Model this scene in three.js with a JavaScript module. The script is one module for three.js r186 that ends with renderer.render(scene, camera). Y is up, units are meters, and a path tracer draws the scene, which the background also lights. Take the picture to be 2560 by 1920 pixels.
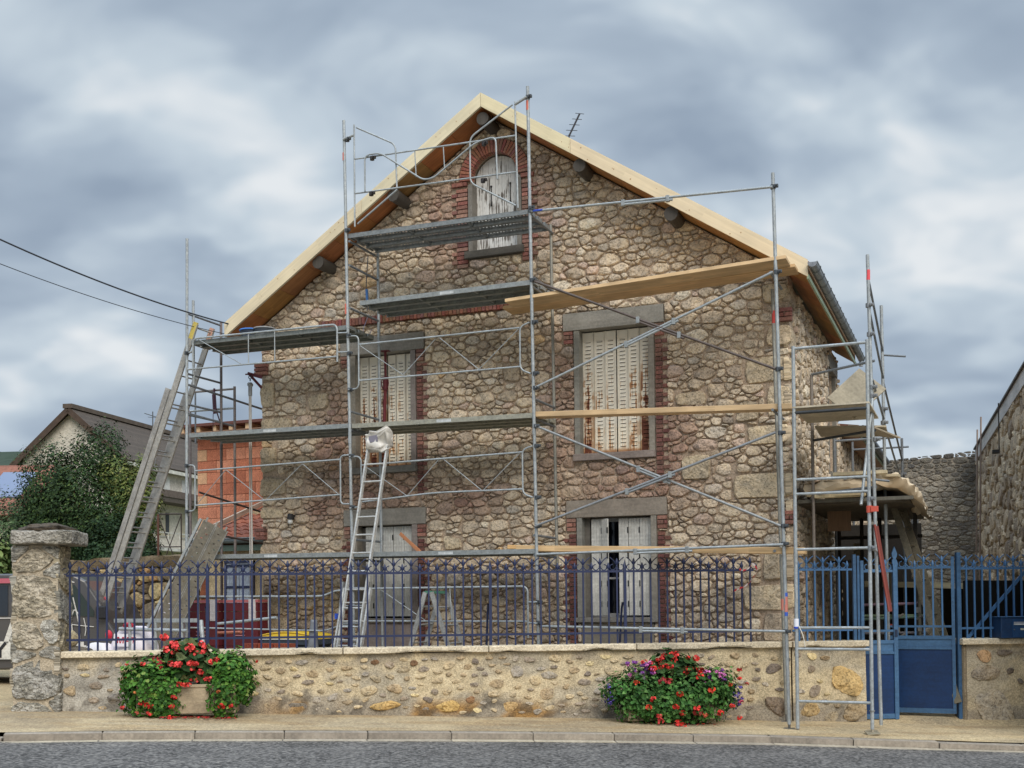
import * as THREE from 'three';
import { mergeGeometries, mergeVertices, toCreasedNormals } from 'three/addons/utils/BufferGeometryUtils.js';
import { RoundedBoxGeometry } from 'three/addons/geometries/RoundedBoxGeometry.js';

// ------------------------------------------------------------------ camera, sky, sun, exposure
const scene = new THREE.Scene();
const camera = new THREE.PerspectiveCamera(52.97, 4 / 3, 0.1, 3000);
camera.position.set(0, 1.78, 0);
camera.rotation.order = 'YXZ';
camera.rotation.set(THREE.MathUtils.degToRad(1.10), THREE.MathUtils.degToRad(22.04), THREE.MathUtils.degToRad(-0.59));
camera.setViewOffset(3840, 2880, 640, 0, 2560, 1920);
const renderer = new THREE.WebGLRenderer({ antialias: true });
renderer.toneMapping = THREE.LinearToneMapping;
const EXPO = 1.85; // exposed for the walls, as a phone does under a bright sky
renderer.toneMappingExposure = EXPO;
renderer.shadowMap.enabled = true;
renderer.shadowMap.type = THREE.PCFSoftShadowMap;

const sun = new THREE.DirectionalLight(0xfff6ea, 1.4);
sun.position.set(9, 24, 3);
sun.target.position.set(-7, 2, -17);
sun.castShadow = true;
sun.shadow.radius = 75;
sun.shadow.mapSize.set(2048, 2048);
Object.assign(sun.shadow.camera, { left: -26, right: 26, top: 26, bottom: -26, near: 1, far: 90 });
scene.add(sun, sun.target);

// ------------------------------------------------------------------ numbers and noise
function RNG(seed) { let a = seed >>> 0; return () => { a = (a + 0x6D2B79F5) >>> 0; let t = Math.imul(a ^ (a >>> 15), 1 | a); t = (t + Math.imul(t ^ (t >>> 7), 61 | t)) ^ t; return ((t ^ (t >>> 14)) >>> 0) / 4294967296; }; }
const clamp = (x, a = 0, b = 1) => x < a ? a : x > b ? b : x;
const mix = (a, b, t) => a + (b - a) * t;
const mix3 = (a, b, t) => [mix(a[0], b[0], t), mix(a[1], b[1], t), mix(a[2], b[2], t)];
const sstep = (a, b, x) => { const t = clamp((x - a) / (b - a)); return t * t * (3 - 2 * t); };
const hash = (x, y, z) => { let h = (Math.imul(x, 374761393) + Math.imul(y, 668265263) + Math.imul(z, 2147483647 ^ 0x5bd1e995)) | 0; h = Math.imul(h ^ (h >>> 13), 1274126177); return ((h ^ (h >>> 16)) >>> 0) / 4294967296; };
function noise(x, y, z = 0, per = 0) {
  const xi = Math.floor(x), yi = Math.floor(y), zi = Math.floor(z), xf = x - xi, yf = y - yi, zf = z - zi;
  const u = xf * xf * (3 - 2 * xf), v = yf * yf * (3 - 2 * yf), w = zf * zf * (3 - 2 * zf);
  const P = per ? (k) => ((k % per) + per) % per : (k) => k;
  const x0 = P(xi), x1 = P(xi + 1), y0 = P(yi), y1 = P(yi + 1);
  const a = mix(mix(hash(x0, y0, zi), hash(x1, y0, zi), u), mix(hash(x0, y1, zi), hash(x1, y1, zi), u), v);
  if (zf === 0) return a;
  const b = mix(mix(hash(x0, y0, zi + 1), hash(x1, y0, zi + 1), u), mix(hash(x0, y1, zi + 1), hash(x1, y1, zi + 1), u), v);
  return mix(a, b, w);
}
function fbm(x, y, z = 0, oct = 4, per = 0) { let s = 0, a = 0.5, n = 0; for (let i = 0; i < oct; i++) { s += a * noise(x, y, z + i * 17.0, per); n += a; a *= 0.5; x *= 2; y *= 2; per *= 2; } return s / n; }
const lin = (c) => c <= 0.04045 ? c / 12.92 : Math.pow((c + 0.055) / 1.055, 2.4);
const L = (r, g, b) => [lin(r / 255), lin(g / 255), lin(b / 255)];

// ------------------------------------------------------------------ overcast sky, computed
function skyColour(dx, sy, dz) {
  if (sy < -0.02) return [0.2, 0.19, 0.17];
  const el = Math.asin(sy), h = Math.max(sy, 0) + 0.26, rel = Math.atan2(dx * 0.927 - dz * 0.3752, -(dx * 0.3752 + dz * 0.927)); // rel: 0 along the street view, + to the right
  const a = dx * 0.927 - dz * 0.3752, b = -(dx * 0.3752 + dz * 0.927), px = a / h * 1.9, pz = b / h * 2.3;
  const wx = fbm(px * 0.9 + 3.1, pz * 0.9 + 9.2, 5, 4) - 0.5, wz = fbm(px * 0.9 + 31.7, pz * 0.9 + 2.9, 7, 4) - 0.5;
  const big = fbm(px * 0.55 + wx * 1.2 + 11.3, pz * 0.6 + wz * 1.2 + 4.7, 1, 5), fine = fbm(px * 1.7 + wx * 1.7 + 1.7, pz * 1.9 + wz * 1.7 + 8.1, 2, 5), wisp = fbm(px * 4.4 + wx * 4 + 21, pz * 4.6 + wz * 4, 3, 4);
  let d = big * 0.44 + fine * 0.36 + wisp * 0.20; const G = (x, y, w, k) => Math.exp(-(((rel - x) / w) ** 2) - (((el - y) / k) ** 2)); // cloud banks where the picture has them
  d += 0.09 * G(-0.34, 0.33, 0.16, 0.06) + 0.09 * G(-0.22, 0.27, 0.10, 0.035) + 0.08 * G(0.1, 0.44, 0.4, 0.08) + 0.06 * G(0.27, 0.36, 0.14, 0.06) + 0.07 * G(-0.17, 0.20, 0.08, 0.03) + 0.06 * G(0.36, 0.20, 0.12, 0.03);
  d -= 0.10 * G(-0.36, 0.19, 0.14, 0.05) + 0.07 * G(-0.2, 0.355, 0.06, 0.02) + 0.05 * G(0.4, 0.30, 0.1, 0.05) + 0.05 * G(-0.36, 0.40, 0.12, 0.03) + 0.05 * G(0.35, 0.13, 0.14, 0.03);
  const q = clamp((d - 0.315) / 0.29), dark = L(148, 164, 183), mid = L(171, 186, 202), pale = L(196, 209, 220), bright = L(228, 233, 237);
  let c = q < 0.26 ? mix3(bright, pale, q / 0.26) : q < 0.55 ? mix3(pale, mid, (q - 0.26) / 0.29) : mix3(mid, dark, (q - 0.55) / 0.45);
  c = mix3(c, L(196, 210, 222), sstep(0.14, 0.0, sy) * 0.55);      // thinner, evener air low down
  const up = (1 + SKY_UP * sstep(0.44, 0.95, sy)) / EXPO;                // an overcast sky brightens towards the zenith
  return [c[0] * up, c[1] * up, c[2] * up];
}
const SKY_UP = 2.6;
{
  const W = 2048, H = 1024, data = new Float32Array(W * H * 4);
  for (let j = 0; j < H; j++) {
    const el = ((j + 0.5) / H - 0.5) * Math.PI, sy = Math.sin(el), cy = Math.cos(el);
    for (let i = 0; i < W; i++) {
      const az = ((i + 0.5) / W - 0.5) * 2 * Math.PI, dx = Math.cos(az) * cy, dz = Math.sin(az) * cy, o = (j * W + i) * 4;
      const c = skyColour(dx, sy, dz);
      data[o] = c[0]; data[o + 1] = c[1]; data[o + 2] = c[2]; data[o + 3] = 1;
    }
  }
  const sky = new THREE.DataTexture(data, W, H, THREE.RGBAFormat, THREE.FloatType);
  sky.mapping = THREE.EquirectangularReflectionMapping; sky.magFilter = THREE.LinearFilter; sky.minFilter = THREE.LinearFilter; sky.wrapS = THREE.RepeatWrapping; sky.needsUpdate = true;
  scene.background = sky; scene.environment = sky;
}

// ------------------------------------------------------------------ scene graph helpers
const used = {};
function numbered(name) { const n = used[name] = (used[name] ?? -1) + 1; return n ? `${name}_${String(n).padStart(3, '0')}` : name; }
function tag(o, label, category, group, kind) { if (label) o.userData.label = label; if (category) o.userData.category = category; if (group) o.userData.group = group; if (kind) o.userData.kind = kind; return o; }
function thing(name, label, category, p = [0, 0, 0], turn = 0, group) { const o = new THREE.Group(); o.name = numbered(name); o.position.set(...p); o.rotation.y = turn; scene.add(o); return tag(o, label, category, group, 'thing'); }
function mesh(name, geo, mat, parent) { const m = new THREE.Mesh(geo, mat); m.name = parent ? name : numbered(name); m.castShadow = m.receiveShadow = true; (parent ?? scene).add(m); return m; }
const structure = (name, geo, mat, label) => { const m = mesh(name, geo, mat); m.userData.kind = 'structure'; if (label) m.userData.label = label; return m; };
const V = (x, y, z) => new THREE.Vector3(x, y, z);

// street frame: s along the boundary wall, t towards the camera
const FO = V(-11.31, 0, -12.14), FE = V(0.885, 0, -0.4656), FN = V(0.4656, 0, 0.885), FANG = Math.atan2(0.4656, 0.885);
const FP = (s, y, t) => V(FO.x + FE.x * s + FN.x * t, y, FO.z + FE.z * s + FN.z * t);
const gY = (s) => 0.32 - 0.0337 * clamp(s, -4, 17);
const ST = (x, z) => [(x - FO.x) * FE.x + (z - FO.z) * FE.z, (x - FO.x) * FN.x + (z - FO.z) * FN.z];
const groundAt = (x, z) => { const [s, t] = ST(x, z); return gY(s) + 0.0; };

// geometry collector: every piece non-indexed with position, normal, uv (metres) and linear vertex colour
function uvBox(g, off = [0, 0]) {
  const p = g.attributes.position, n = g.attributes.normal, uv = new Float32Array(p.count * 2);
  for (let i = 0; i < p.count; i++) {
    const ax = Math.abs(n.getX(i)), ay = Math.abs(n.getY(i)), az = Math.abs(n.getZ(i));
    let a, b;
    if (ay >= ax && ay >= az) { a = p.getX(i); b = p.getZ(i); } else if (ax >= az) { a = p.getZ(i); b = p.getY(i); } else { a = p.getX(i); b = p.getY(i); }
    uv[2 * i] = a + off[0]; uv[2 * i + 1] = b + off[1];
  }
  g.setAttribute('uv', new THREE.BufferAttribute(uv, 2)); return g;
}
function uvGrain(g, off) { // v along the length (z)
  const p = g.attributes.position, n = g.attributes.normal, uv = new Float32Array(p.count * 2);
  for (let i = 0; i < p.count; i++) { const ax = Math.abs(n.getX(i)), ay = Math.abs(n.getY(i)), az = Math.abs(n.getZ(i)); uv[2 * i] = (ay >= ax && ay >= az ? p.getX(i) : ax >= az ? p.getY(i) + 0.37 : p.getX(i)) + off[0]; uv[2 * i + 1] = (az > ax && az > ay ? p.getY(i) * 0.2 : p.getZ(i)) + off[1]; }
  g.setAttribute('uv', new THREE.BufferAttribute(uv, 2)); return g;
}
function tint(g, c) { const n = g.attributes.position.count, a = new Float32Array(n * 3); for (let i = 0; i < n; i++) { a[3 * i] = c[0]; a[3 * i + 1] = c[1]; a[3 * i + 2] = c[2]; } g.setAttribute('color', new THREE.BufferAttribute(a, 3)); return g; }
function flat(g) { return g.index ? g.toNonIndexed() : g; }
class MB {
  constructor(c = [1, 1, 1]) { this.c = c; this.list = []; }
  add(g, m, c, keepUV) { g = flat(g); if (m) g = g.clone().applyMatrix4(m); for (const k of Object.keys(g.attributes)) if (!['position', 'normal', 'uv', 'color'].includes(k)) g.deleteAttribute(k); if (!keepUV) uvBox(g); if (!g.attributes.color || c) tint(g, c ?? this.c); this.list.push(g); return this; }
  box(x0, x1, y0, y1, z0, z1, c, bevel = 0) {
    const w = x1 - x0, h = y1 - y0, d = z1 - z0, g = bevel ? new RoundedBoxGeometry(w, h, d, 1, Math.min(bevel, w * 0.45, h * 0.45, d * 0.45)) : new THREE.BoxGeometry(w, h, d);
    return this.add(g, new THREE.Matrix4().makeTranslation((x0 + x1) / 2, (y0 + y1) / 2, (z0 + z1) / 2), c);
  }
  obox(center, size, quat, c, bevel = 0) { const g = bevel ? new RoundedBoxGeometry(...size, 1, bevel) : new THREE.BoxGeometry(...size); uvBox(flat(g)); return this.add(flat(g), new THREE.Matrix4().compose(center, quat, V(1, 1, 1)), c, false); }
  beam(a, b, w, h, c, up = V(0, 1, 0), bevel = 0) { // a box from a to b: w across, h along up; the grain runs along it
    const z = b.clone().sub(a), len = z.length(); z.normalize(); const x = up.clone().cross(z).normalize(), y = z.clone().cross(x);
    let g = bevel ? new RoundedBoxGeometry(w, h, len, 1, bevel) : new THREE.BoxGeometry(w, h, len); g = uvGrain(flat(g), [a.x * 3.1 + a.y, a.y * 1.7]);
    return this.add(g, new THREE.Matrix4().makeBasis(x, y, z).setPosition(a.clone().add(b).multiplyScalar(0.5)), c, true);
  }
  tube(a, b, r, c, seg = 10, r2 = r, cap = true) {
    const d = b.clone().sub(a), len = d.length(), g = new THREE.CylinderGeometry(r2, r, len, seg, 1, !cap);
    const uv = g.attributes.uv; for (let i = 0; i < uv.count; i++) uv.setXY(i, uv.getX(i) * r * 6 + a.x, uv.getY(i) * len + a.y);
    return this.add(g, new THREE.Matrix4().compose(a.clone().add(b).multiplyScalar(0.5), new THREE.Quaternion().setFromUnitVectors(V(0, 1, 0), d.normalize()), V(1, 1, 1)), c, true);
  }
  path(pts, r, c, seg = 8, fillet = 0.08, closed = false) { // tube along a polyline with rounded corners
    const cp = new THREE.CurvePath(); let prev = pts[0];
    for (let i = 1; i < pts.length; i++) {
      if (i < pts.length - 1) {
        const p = pts[i], d0 = prev.clone().sub(p), d1 = pts[i + 1].clone().sub(p), f = Math.min(fillet, pts[i - 1].distanceTo(p) * 0.48, d1.length() * 0.48);
        const a = p.clone().add(d0.normalize().multiplyScalar(f)), b = p.clone().add(d1.normalize().multiplyScalar(f));
        cp.add(new THREE.LineCurve3(prev, a)); cp.add(new THREE.QuadraticBezierCurve3(a, p, b)); prev = b;
      } else cp.add(new THREE.LineCurve3(prev, pts[i]));
    }
    for (const cv of cp.curves) { const n = cv.isLineCurve3 ? 1 : 6; if (cv.getLength() < 1e-4) continue; const g = new THREE.TubeGeometry(cv, n, r, seg, false); const uv = g.attributes.uv, len = cv.getLength(); for (let i = 0; i < uv.count; i++) uv.setXY(i, uv.getY(i) * r * 6 + pts[0].x, uv.getX(i) * len + pts[0].y); this.add(g, null, c, true); }
    return this;
  }
  get geo() { const g = mergeGeometries(this.list); return g; }
  build(name, mat, parent) { return mesh(name, this.geo, mat, parent); }
}
const one = (fn, c) => { const m = new MB(c); fn(m); return m; };

// ------------------------------------------------------------------ procedural surfaces (maps tile in metres)
function tex(size, metres, fn, srgb = true) {
  const d = new Uint8Array(size * size * 4);
  for (let j = 0; j < size; j++) for (let i = 0; i < size; i++) { const c = fn(i / size, j / size), o = (j * size + i) * 4; const q = typeof c === 'number' ? [c, c, c] : c; d[o] = clamp(q[0]) * 255; d[o + 1] = clamp(q[1]) * 255; d[o + 2] = clamp(q[2]) * 255; d[o + 3] = 255; }
  const t = new THREE.DataTexture(d, size, size, THREE.RGBAFormat); t.wrapS = t.wrapT = THREE.RepeatWrapping; t.magFilter = THREE.LinearFilter; t.minFilter = THREE.LinearMipmapLinearFilter; t.generateMipmaps = true; t.repeat.set(1 / metres, 1 / metres); if (srgb) t.colorSpace = THREE.SRGBColorSpace; t.needsUpdate = true; return t;
}
const N = (u, v, f, z = 0, o = 4) => fbm(u * f, v * f, z, o, f);
const stoneMap = tex(512, 1.1, (u, v) => { const a = N(u, v, 8, 1, 5), b = N(u, v, 40, 2, 3), pit = N(u, v, 64, 5, 2); let k = 0.95 + 0.30 * (a - 0.5) + 0.30 * (b - 0.5); if (pit < 0.34) k *= 0.80; return [k, k * (0.99 - 0.05 * (a - 0.5)), k * (0.97 - 0.14 * (a - 0.5))]; });
const stoneBump = tex(512, 1.1, (u, v) => { const p = N(u, v, 48, 5, 3); return 0.55 * N(u, v, 14, 3, 4) + 0.45 * sstep(0.25, 0.6, p); }, false);
const mortarMap = tex(512, 1.3, (u, v) => { const k = 0.90 + 0.30 * (N(u, v, 6, 11, 5) - 0.5) + 0.34 * (N(u, v, 90, 12, 2) - 0.5); return [k, k * 0.985, k * 0.96]; });
const grainBump = tex(256, 0.45, (u, v) => N(u, v, 40, 21, 3), false);
const woodMap = tex(512, 1.4, (u, v) => { const w = v + 0.02 * Math.sin(u * 6.283 * 2) + 0.05 * N(u, v, 4, 31, 3); const g = N(u * 1, w * 1, 4, 32, 2); const f = fbm(u * 110, w * 5, 33, 3, 0) * 0.5 + 0.5 * fbm(u * 36 + 0.8 * g, w * 2, 34, 2, 0); let k = 0.90 + 0.30 * (f - 0.5) + 0.25 * (N(u, v, 5, 35, 3) - 0.5); return [k * 1.0, k * 0.985, k * 0.95]; });
const steelMap = tex(512, 0.9, (u, v) => { const a = N(u, v, 10, 41, 4), b = N(u, v, 46, 42, 3), c = N(u, v, 24, 43, 3); let k = 0.86 + 0.24 * (a - 0.5) + 0.22 * (b - 0.5); const w = sstep(0.62, 0.74, c); return [mix(k, 0.9, w * 0.7), mix(k * 1.0, 0.89, w * 0.7), mix(k * 1.0, 0.86, w * 0.7)]; });
const concreteMap = tex(512, 1.6, (u, v) => { const a = N(u, v, 5, 51, 5), b = N(u, v, 70, 52, 2), s = fbm(u * 5, v * 60, 53, 3, 0); const k = 0.90 + 0.26 * (a - 0.5) + 0.14 * (b - 0.5) + 0.12 * (s - 0.5); return [k, k * 0.995, k * 0.98]; });
const roadMap = tex(1024, 2.6, (u, v) => { const a = N(u, v, 6, 61, 4), b = N(u, v, 90, 62, 3), c = N(u, v, 80, 63, 2); let k = 0.70 + 0.34 * (a - 0.5) + 1.1 * (b - 0.5); if (c > 0.68) k += 0.4; return [k, k * 1.0, k * 1.02]; });
const gravelMap = tex(1024, 2.2, (u, v) => { const a = N(u, v, 4, 71, 5), b = N(u, v, 150, 72, 2), c = N(u, v, 60, 73, 3); let k = 0.86 + 0.22 * (a - 0.5) + 0.40 * (b - 0.5) + 0.22 * (c - 0.5); return [k, k * mix(0.97, 0.94, a), k * mix(0.9, 0.82, a)]; });
const std = (o) => new THREE.MeshStandardMaterial({ vertexColors: true, roughness: 0.9, metalness: 0, ...o });
const M = {
  stone: std({ map: stoneMap, bumpMap: stoneBump, bumpScale: 0.013, roughness: 0.95 }),
  mortar: std({ map: mortarMap, bumpMap: grainBump, bumpScale: 0.008, roughness: 1 }),
  brick: std({ map: mortarMap, bumpMap: grainBump, bumpScale: 0.004, roughness: 0.92 }),
  concrete: std({ map: concreteMap, bumpMap: grainBump, bumpScale: 0.003 }),
  wood: std({ map: woodMap, roughness: 0.75 }),
  steel: std({ map: steelMap, roughness: 0.5, metalness: 0.25 }),
  alu: std({ map: steelMap, roughness: 0.42, metalness: 0.3 }),
  paint: std({ map: concreteMap, roughness: 0.5 }),
  plain: std({ roughness: 0.7 }),
  road: std({ map: roadMap, bumpMap: roadMap, bumpScale: 0.006, roughness: 0.93 }),
  gravel: std({ map: gravelMap, bumpMap: gravelMap, bumpScale: 0.006, roughness: 1 }),
  pine: std({ map: tex(512, 1.4, (u, v) => { const f = fbm(u * 60, v * 3, 133, 3, 0), k = 0.93 + 0.10 * (f - 0.5) + 0.1 * (N(u, v, 4, 135, 3) - 0.5); return [k, k * 0.99, k * 0.965]; }), roughness: 0.75 }),
  leaf: new THREE.MeshPhysicalMaterial({ vertexColors: true, roughness: 0.6, side: THREE.DoubleSide, transmission: 0, specularIntensity: 0.35 }),
  petal: std({ roughness: 0.65, side: THREE.DoubleSide }),
  black: std({ roughness: 0.8 }),
  glass: new THREE.MeshPhysicalMaterial({ color: 0x9fb0bd, roughness: 0.05, metalness: 0, transmission: 0.85, thickness: 0, ior: 1.5 }),
};
// ------------------------------------------------------------------ masonry: rubble laid as a power diagram, each stone its own solid
function clipHalf(poly, nx, ny, d) { // keep nx*x + ny*y <= d
  const out = []; for (let i = 0; i < poly.length; i++) { const a = poly[i], b = poly[(i + 1) % poly.length], da = nx * a[0] + ny * a[1] - d, db = nx * b[0] + ny * b[1] - d; if (da <= 0) out.push(a); if ((da < 0 && db > 0) || (da > 0 && db < 0)) { const t = da / (da - db); out.push([mix(a[0], b[0], t), mix(a[1], b[1], t)]); } } return out;
}
const areaOf = (p) => { let a = 0; for (let i = 0; i < p.length; i++) { const q = p[(i + 1) % p.length]; a += p[i][0] * q[1] - q[0] * p[i][1]; } return a / 2; };
const centre = (p) => { let x = 0, y = 0, A = 0; for (let i = 0; i < p.length; i++) { const q = p[(i + 1) % p.length], k = p[i][0] * q[1] - q[0] * p[i][1]; x += (p[i][0] + q[0]) * k; y += (p[i][1] + q[1]) * k; A += k; } return [x / (3 * A), y / (3 * A)]; };
function inset(poly, d) { let out = poly; const n = poly.length, s = Math.sign(areaOf(poly)); for (let i = 0; i < n && out.length > 2; i++) { const a = poly[i], b = poly[(i + 1) % n], ex = b[0] - a[0], ey = b[1] - a[1], l = Math.hypot(ex, ey); if (l < 1e-5) continue; const nx = ey / l * s, ny = -ex / l * s; out = clipHalf(out, nx, ny, nx * a[0] + ny * a[1] - d); } return out; }
function chaikin(p, it, f = 0.2) { for (let k = 0; k < it; k++) { const o = []; for (let i = 0; i < p.length; i++) { const a = p[i], b = p[(i + 1) % p.length]; o.push([mix(a[0], b[0], f), mix(a[1], b[1], f)], [mix(a[0], b[0], 1 - f), mix(a[1], b[1], 1 - f)]); } p = o; } return p; }
function resample(p, n) { let per = 0; const l = p.map((a, i) => { const b = p[(i + 1) % p.length], d = Math.hypot(b[0] - a[0], b[1] - a[1]); per += d; return d; }); const out = []; let i = 0, acc = 0; for (let k = 0; k < n; k++) { const t = k * per / n; while (i < l.length - 1 && acc + l[i] < t) acc += l[i++]; const f = l[i] > 0 ? (t - acc) / l[i] : 0, a = p[i], b = p[(i + 1) % p.length]; out.push([mix(a[0], b[0], f), mix(a[1], b[1], f)]); } return out; }

function cells({ poly, rects = [], circles = [], r0 = 0.1, spread = [0.6, 1.5], asp = 1.5, fixed = [], tries = 30000, seed = 1, gap = 0.86, course = 0 }) {
  const rnd = RNG(seed), xs = poly.map((p) => p[0]), ys = poly.map((p) => p[1]), x0 = Math.min(...xs), x1 = Math.max(...xs), y0 = Math.min(...ys), y1 = Math.max(...ys), s = Math.sign(areaOf(poly));
  const edges = poly.map((a, i) => { const b = poly[(i + 1) % poly.length], l = Math.hypot(b[0] - a[0], b[1] - a[1]), nx = (b[1] - a[1]) / l * s, ny = -(b[0] - a[0]) / l * s; return [nx, ny, nx * a[0] + ny * a[1]]; });
  const inside = (x, y, m) => edges.every(([nx, ny, d]) => nx * x + ny * y < d - m), free = (x, y, m) => rects.every((r) => x < r[0] - m || x > r[1] + m || y < r[2] - m || y > r[3] + m) && circles.every((c) => Math.hypot(x - c[0], y - c[1]) > c[2] + m);
  const G = r0 * 3, grid = new Map(), key = (i, j) => i * 10007 + j, seeds = [];
  const near = (X, Y, R, f) => { const n = Math.ceil(R / G), ci = Math.floor(X / G), cj = Math.floor(Y / G); for (let i = ci - n; i <= ci + n; i++) for (let j = cj - n; j <= cj + n; j++) for (const q of grid.get(key(i, j)) ?? []) if (f(q) === false) return false; return true; };
  const put = (x, y, r, f) => { const q = { x, y, X: x / asp, Y: y, r, f }; seeds.push(q); const k = key(Math.floor(q.X / G), Math.floor(q.Y / G)); if (!grid.has(k)) grid.set(k, []); grid.get(k).push(q); };
  for (const f of fixed) put(...f, true);
  for (let n = 0; n < tries; n++) {
    const x = mix(x0, x1, rnd()); let y = mix(y0, y1, rnd()); const k = n / tries;
    if (course && rnd() < 0.75) y = (Math.round(y / course + 0.5 * Math.sin(x * 0.7)) - 0.5 * Math.sin(x * 0.7)) * course + course * 0.36 * (rnd() - 0.5);
    const r = r0 * mix(spread[0], spread[1], Math.pow(rnd(), 0.7 + k * 3)) * (1 - 0.25 * k);
    if (!inside(x, y, r * 0.3) || !free(x, y, r * 0.35)) continue;
    const X = x / asp; if (near(X, y, 4 * r0, (q) => Math.hypot(q.X - X, q.Y - y) > gap * (q.r + r))) put(x, y, r);
  }
  const out = [];
  for (const q of seeds) {
    let p = [[q.X - 1, q.Y - 1], [q.X + 1, q.Y - 1], [q.X + 1, q.Y + 1], [q.X - 1, q.Y + 1]];
    near(q.X, q.Y, 6 * r0, (o) => { if (o === q) return; const dx = o.X - q.X, dy = o.Y - q.Y, d2 = dx * dx + dy * dy; if (d2 > 1.2) return; const k = (d2 + q.r * q.r - o.r * o.r) / 2; p = clipHalf(p, dx, dy, dx * q.X + dy * q.Y + k); });
    p = p.map((a) => [a[0] * asp, a[1]]);
    for (const e of edges) p = clipHalf(p, ...e);
    for (const r of rects) { const dd = [r[0] - q.x, q.x - r[1], r[2] - q.y, q.y - r[3]], m = Math.max(...dd), i = dd.indexOf(m); p = i === 0 ? clipHalf(p, 1, 0, r[0]) : i === 1 ? clipHalf(p, -1, 0, -r[1]) : i === 2 ? ((p.some((a) => a[0] > r[0] && a[0] < r[1])) ? clipHalf(p, 0, 1, r[2]) : p) : ((p.some((a) => a[0] > r[0] && a[0] < r[1])) ? clipHalf(p, 0, -1, -r[3]) : p); if ((i < 2) && !p.length) break; }
    for (const c of circles) { const dx = q.x - c[0], dy = q.y - c[1], l = Math.hypot(dx, dy); if (l < c[2] + 0.6) p = clipHalf(p, -dx / l, -dy / l, -(dx * c[0] + dy * c[1]) / l - c[2]); }
    if (p.length > 2 && Math.abs(areaOf(p)) > 0.0008) out.push({ poly: p, r: q.r, fixed: q.f, rnd: rnd() });
  }
  return out;
}
// one stone: outline rounded and chipped, face swelling out of the mortar. place(u, v, h) -> Vector3
function stoneGeo(poly, place, { joint = 0.012, h = 0.04, rnd, col, n = 14, deep = 0.04, round = 2, rough = 0.012, flatness = 0.86, uvo, irr = 1, crease = 0.62 }) {
  let p = inset(poly, joint); if (p.length < 3 || Math.abs(areaOf(p)) < 0.0006) return null;
  if (round < 2) p = p.map(([x, y]) => [x + 0.014 * irr * (noise(x * 21, y * 21, 3.3) - 0.5) * 2, y + 0.014 * irr * (noise(x * 21, y * 21, 9.1) - 0.5) * 2]);
  p = resample(chaikin(p, 1, 0.1 + 0.13 * rnd()), n); const c = centre(p), s = Math.sign(areaOf(p)), off = uvo ?? [rnd() * 7, rnd() * 7], tx = (rnd() - 0.5) * 0.16, ty = (rnd() - 0.5) * 0.22, zo = rnd() * 40;
  p = p.map(([x, y], i) => { const k = 1 - 0.12 * noise(x * 22, y * 22, zo) * irr; return [mix(c[0], x, k), mix(c[1], y, k)]; });
  const rings = [[1.0, -deep], [0.99, h * 0.35], [flatness, h * 0.9], [0.5, h]], pos = [], uv = [];
  for (const [k, z] of rings) for (const [x, y] of p) { const u = mix(c[0], x, k), v = mix(c[1], y, k); const b = z > 0 ? z + (u - c[0]) * tx + (v - c[1]) * ty + rough * (noise(u * 16, v * 16, zo) - 0.5) * 2 : z; const P = place(u, v, b); pos.push(P.x, P.y, P.z); uv.push(u + off[0], v + off[1]); }
  { const P = place(c[0], c[1], h + rough * (rnd() - 0.4)); pos.push(P.x, P.y, P.z); uv.push(c[0] + off[0], c[1] + off[1]); }
  const idx = [], tri = (a, b, d) => s > 0 ? idx.push(a, b, d) : idx.push(a, d, b);
  for (let r = 0; r < 3; r++) for (let i = 0; i < n; i++) { const j = (i + 1) % n, a = r * n + i, b = r * n + j, d = a + n, e = b + n; tri(a, b, e); tri(a, e, d); }
  for (let i = 0; i < n; i++) tri(3 * n + i, 3 * n + (i + 1) % n, 4 * n);
  const g = new THREE.BufferGeometry(); g.setAttribute('position', new THREE.Float32BufferAttribute(pos, 3)); g.setAttribute('uv', new THREE.Float32BufferAttribute(uv, 2)); g.setIndex(idx); const o = toCreasedNormals(g, crease); tint(o, col); return o;
}
function laid(parent, list, max, name, restName, mat) { // the largest as parts of their own, the rest joined
  list.sort((a, b) => b.show - a.show);
  list.slice(0, max).forEach((o) => mesh(name, o.geo, mat, parent));
  const rest = list.slice(max).map((o) => o.geo); if (rest.length) { const m = mesh(restName, mergeGeometries(rest), mat, parent); m.userData.kind = 'stuff'; }
}
const pal = (rnd, list) => { let k = rnd() * list.reduce((a, b) => a + b[0], 0); for (const [w, c] of list) { if ((k -= w) <= 0) { const f = 0.88 + 0.24 * rnd(); return c.map((x) => x * f); } } return list[0][1]; };
const rubble = [[6, L(222, 206, 184)], [6, L(213, 197, 175)], [4, L(203, 187, 166)], [2, L(190, 174, 156)], [1.2, L(204, 194, 180)], [0.1, L(208, 180, 142)], [1.6, L(230, 218, 198)], [1, L(210, 188, 172)]];

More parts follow.
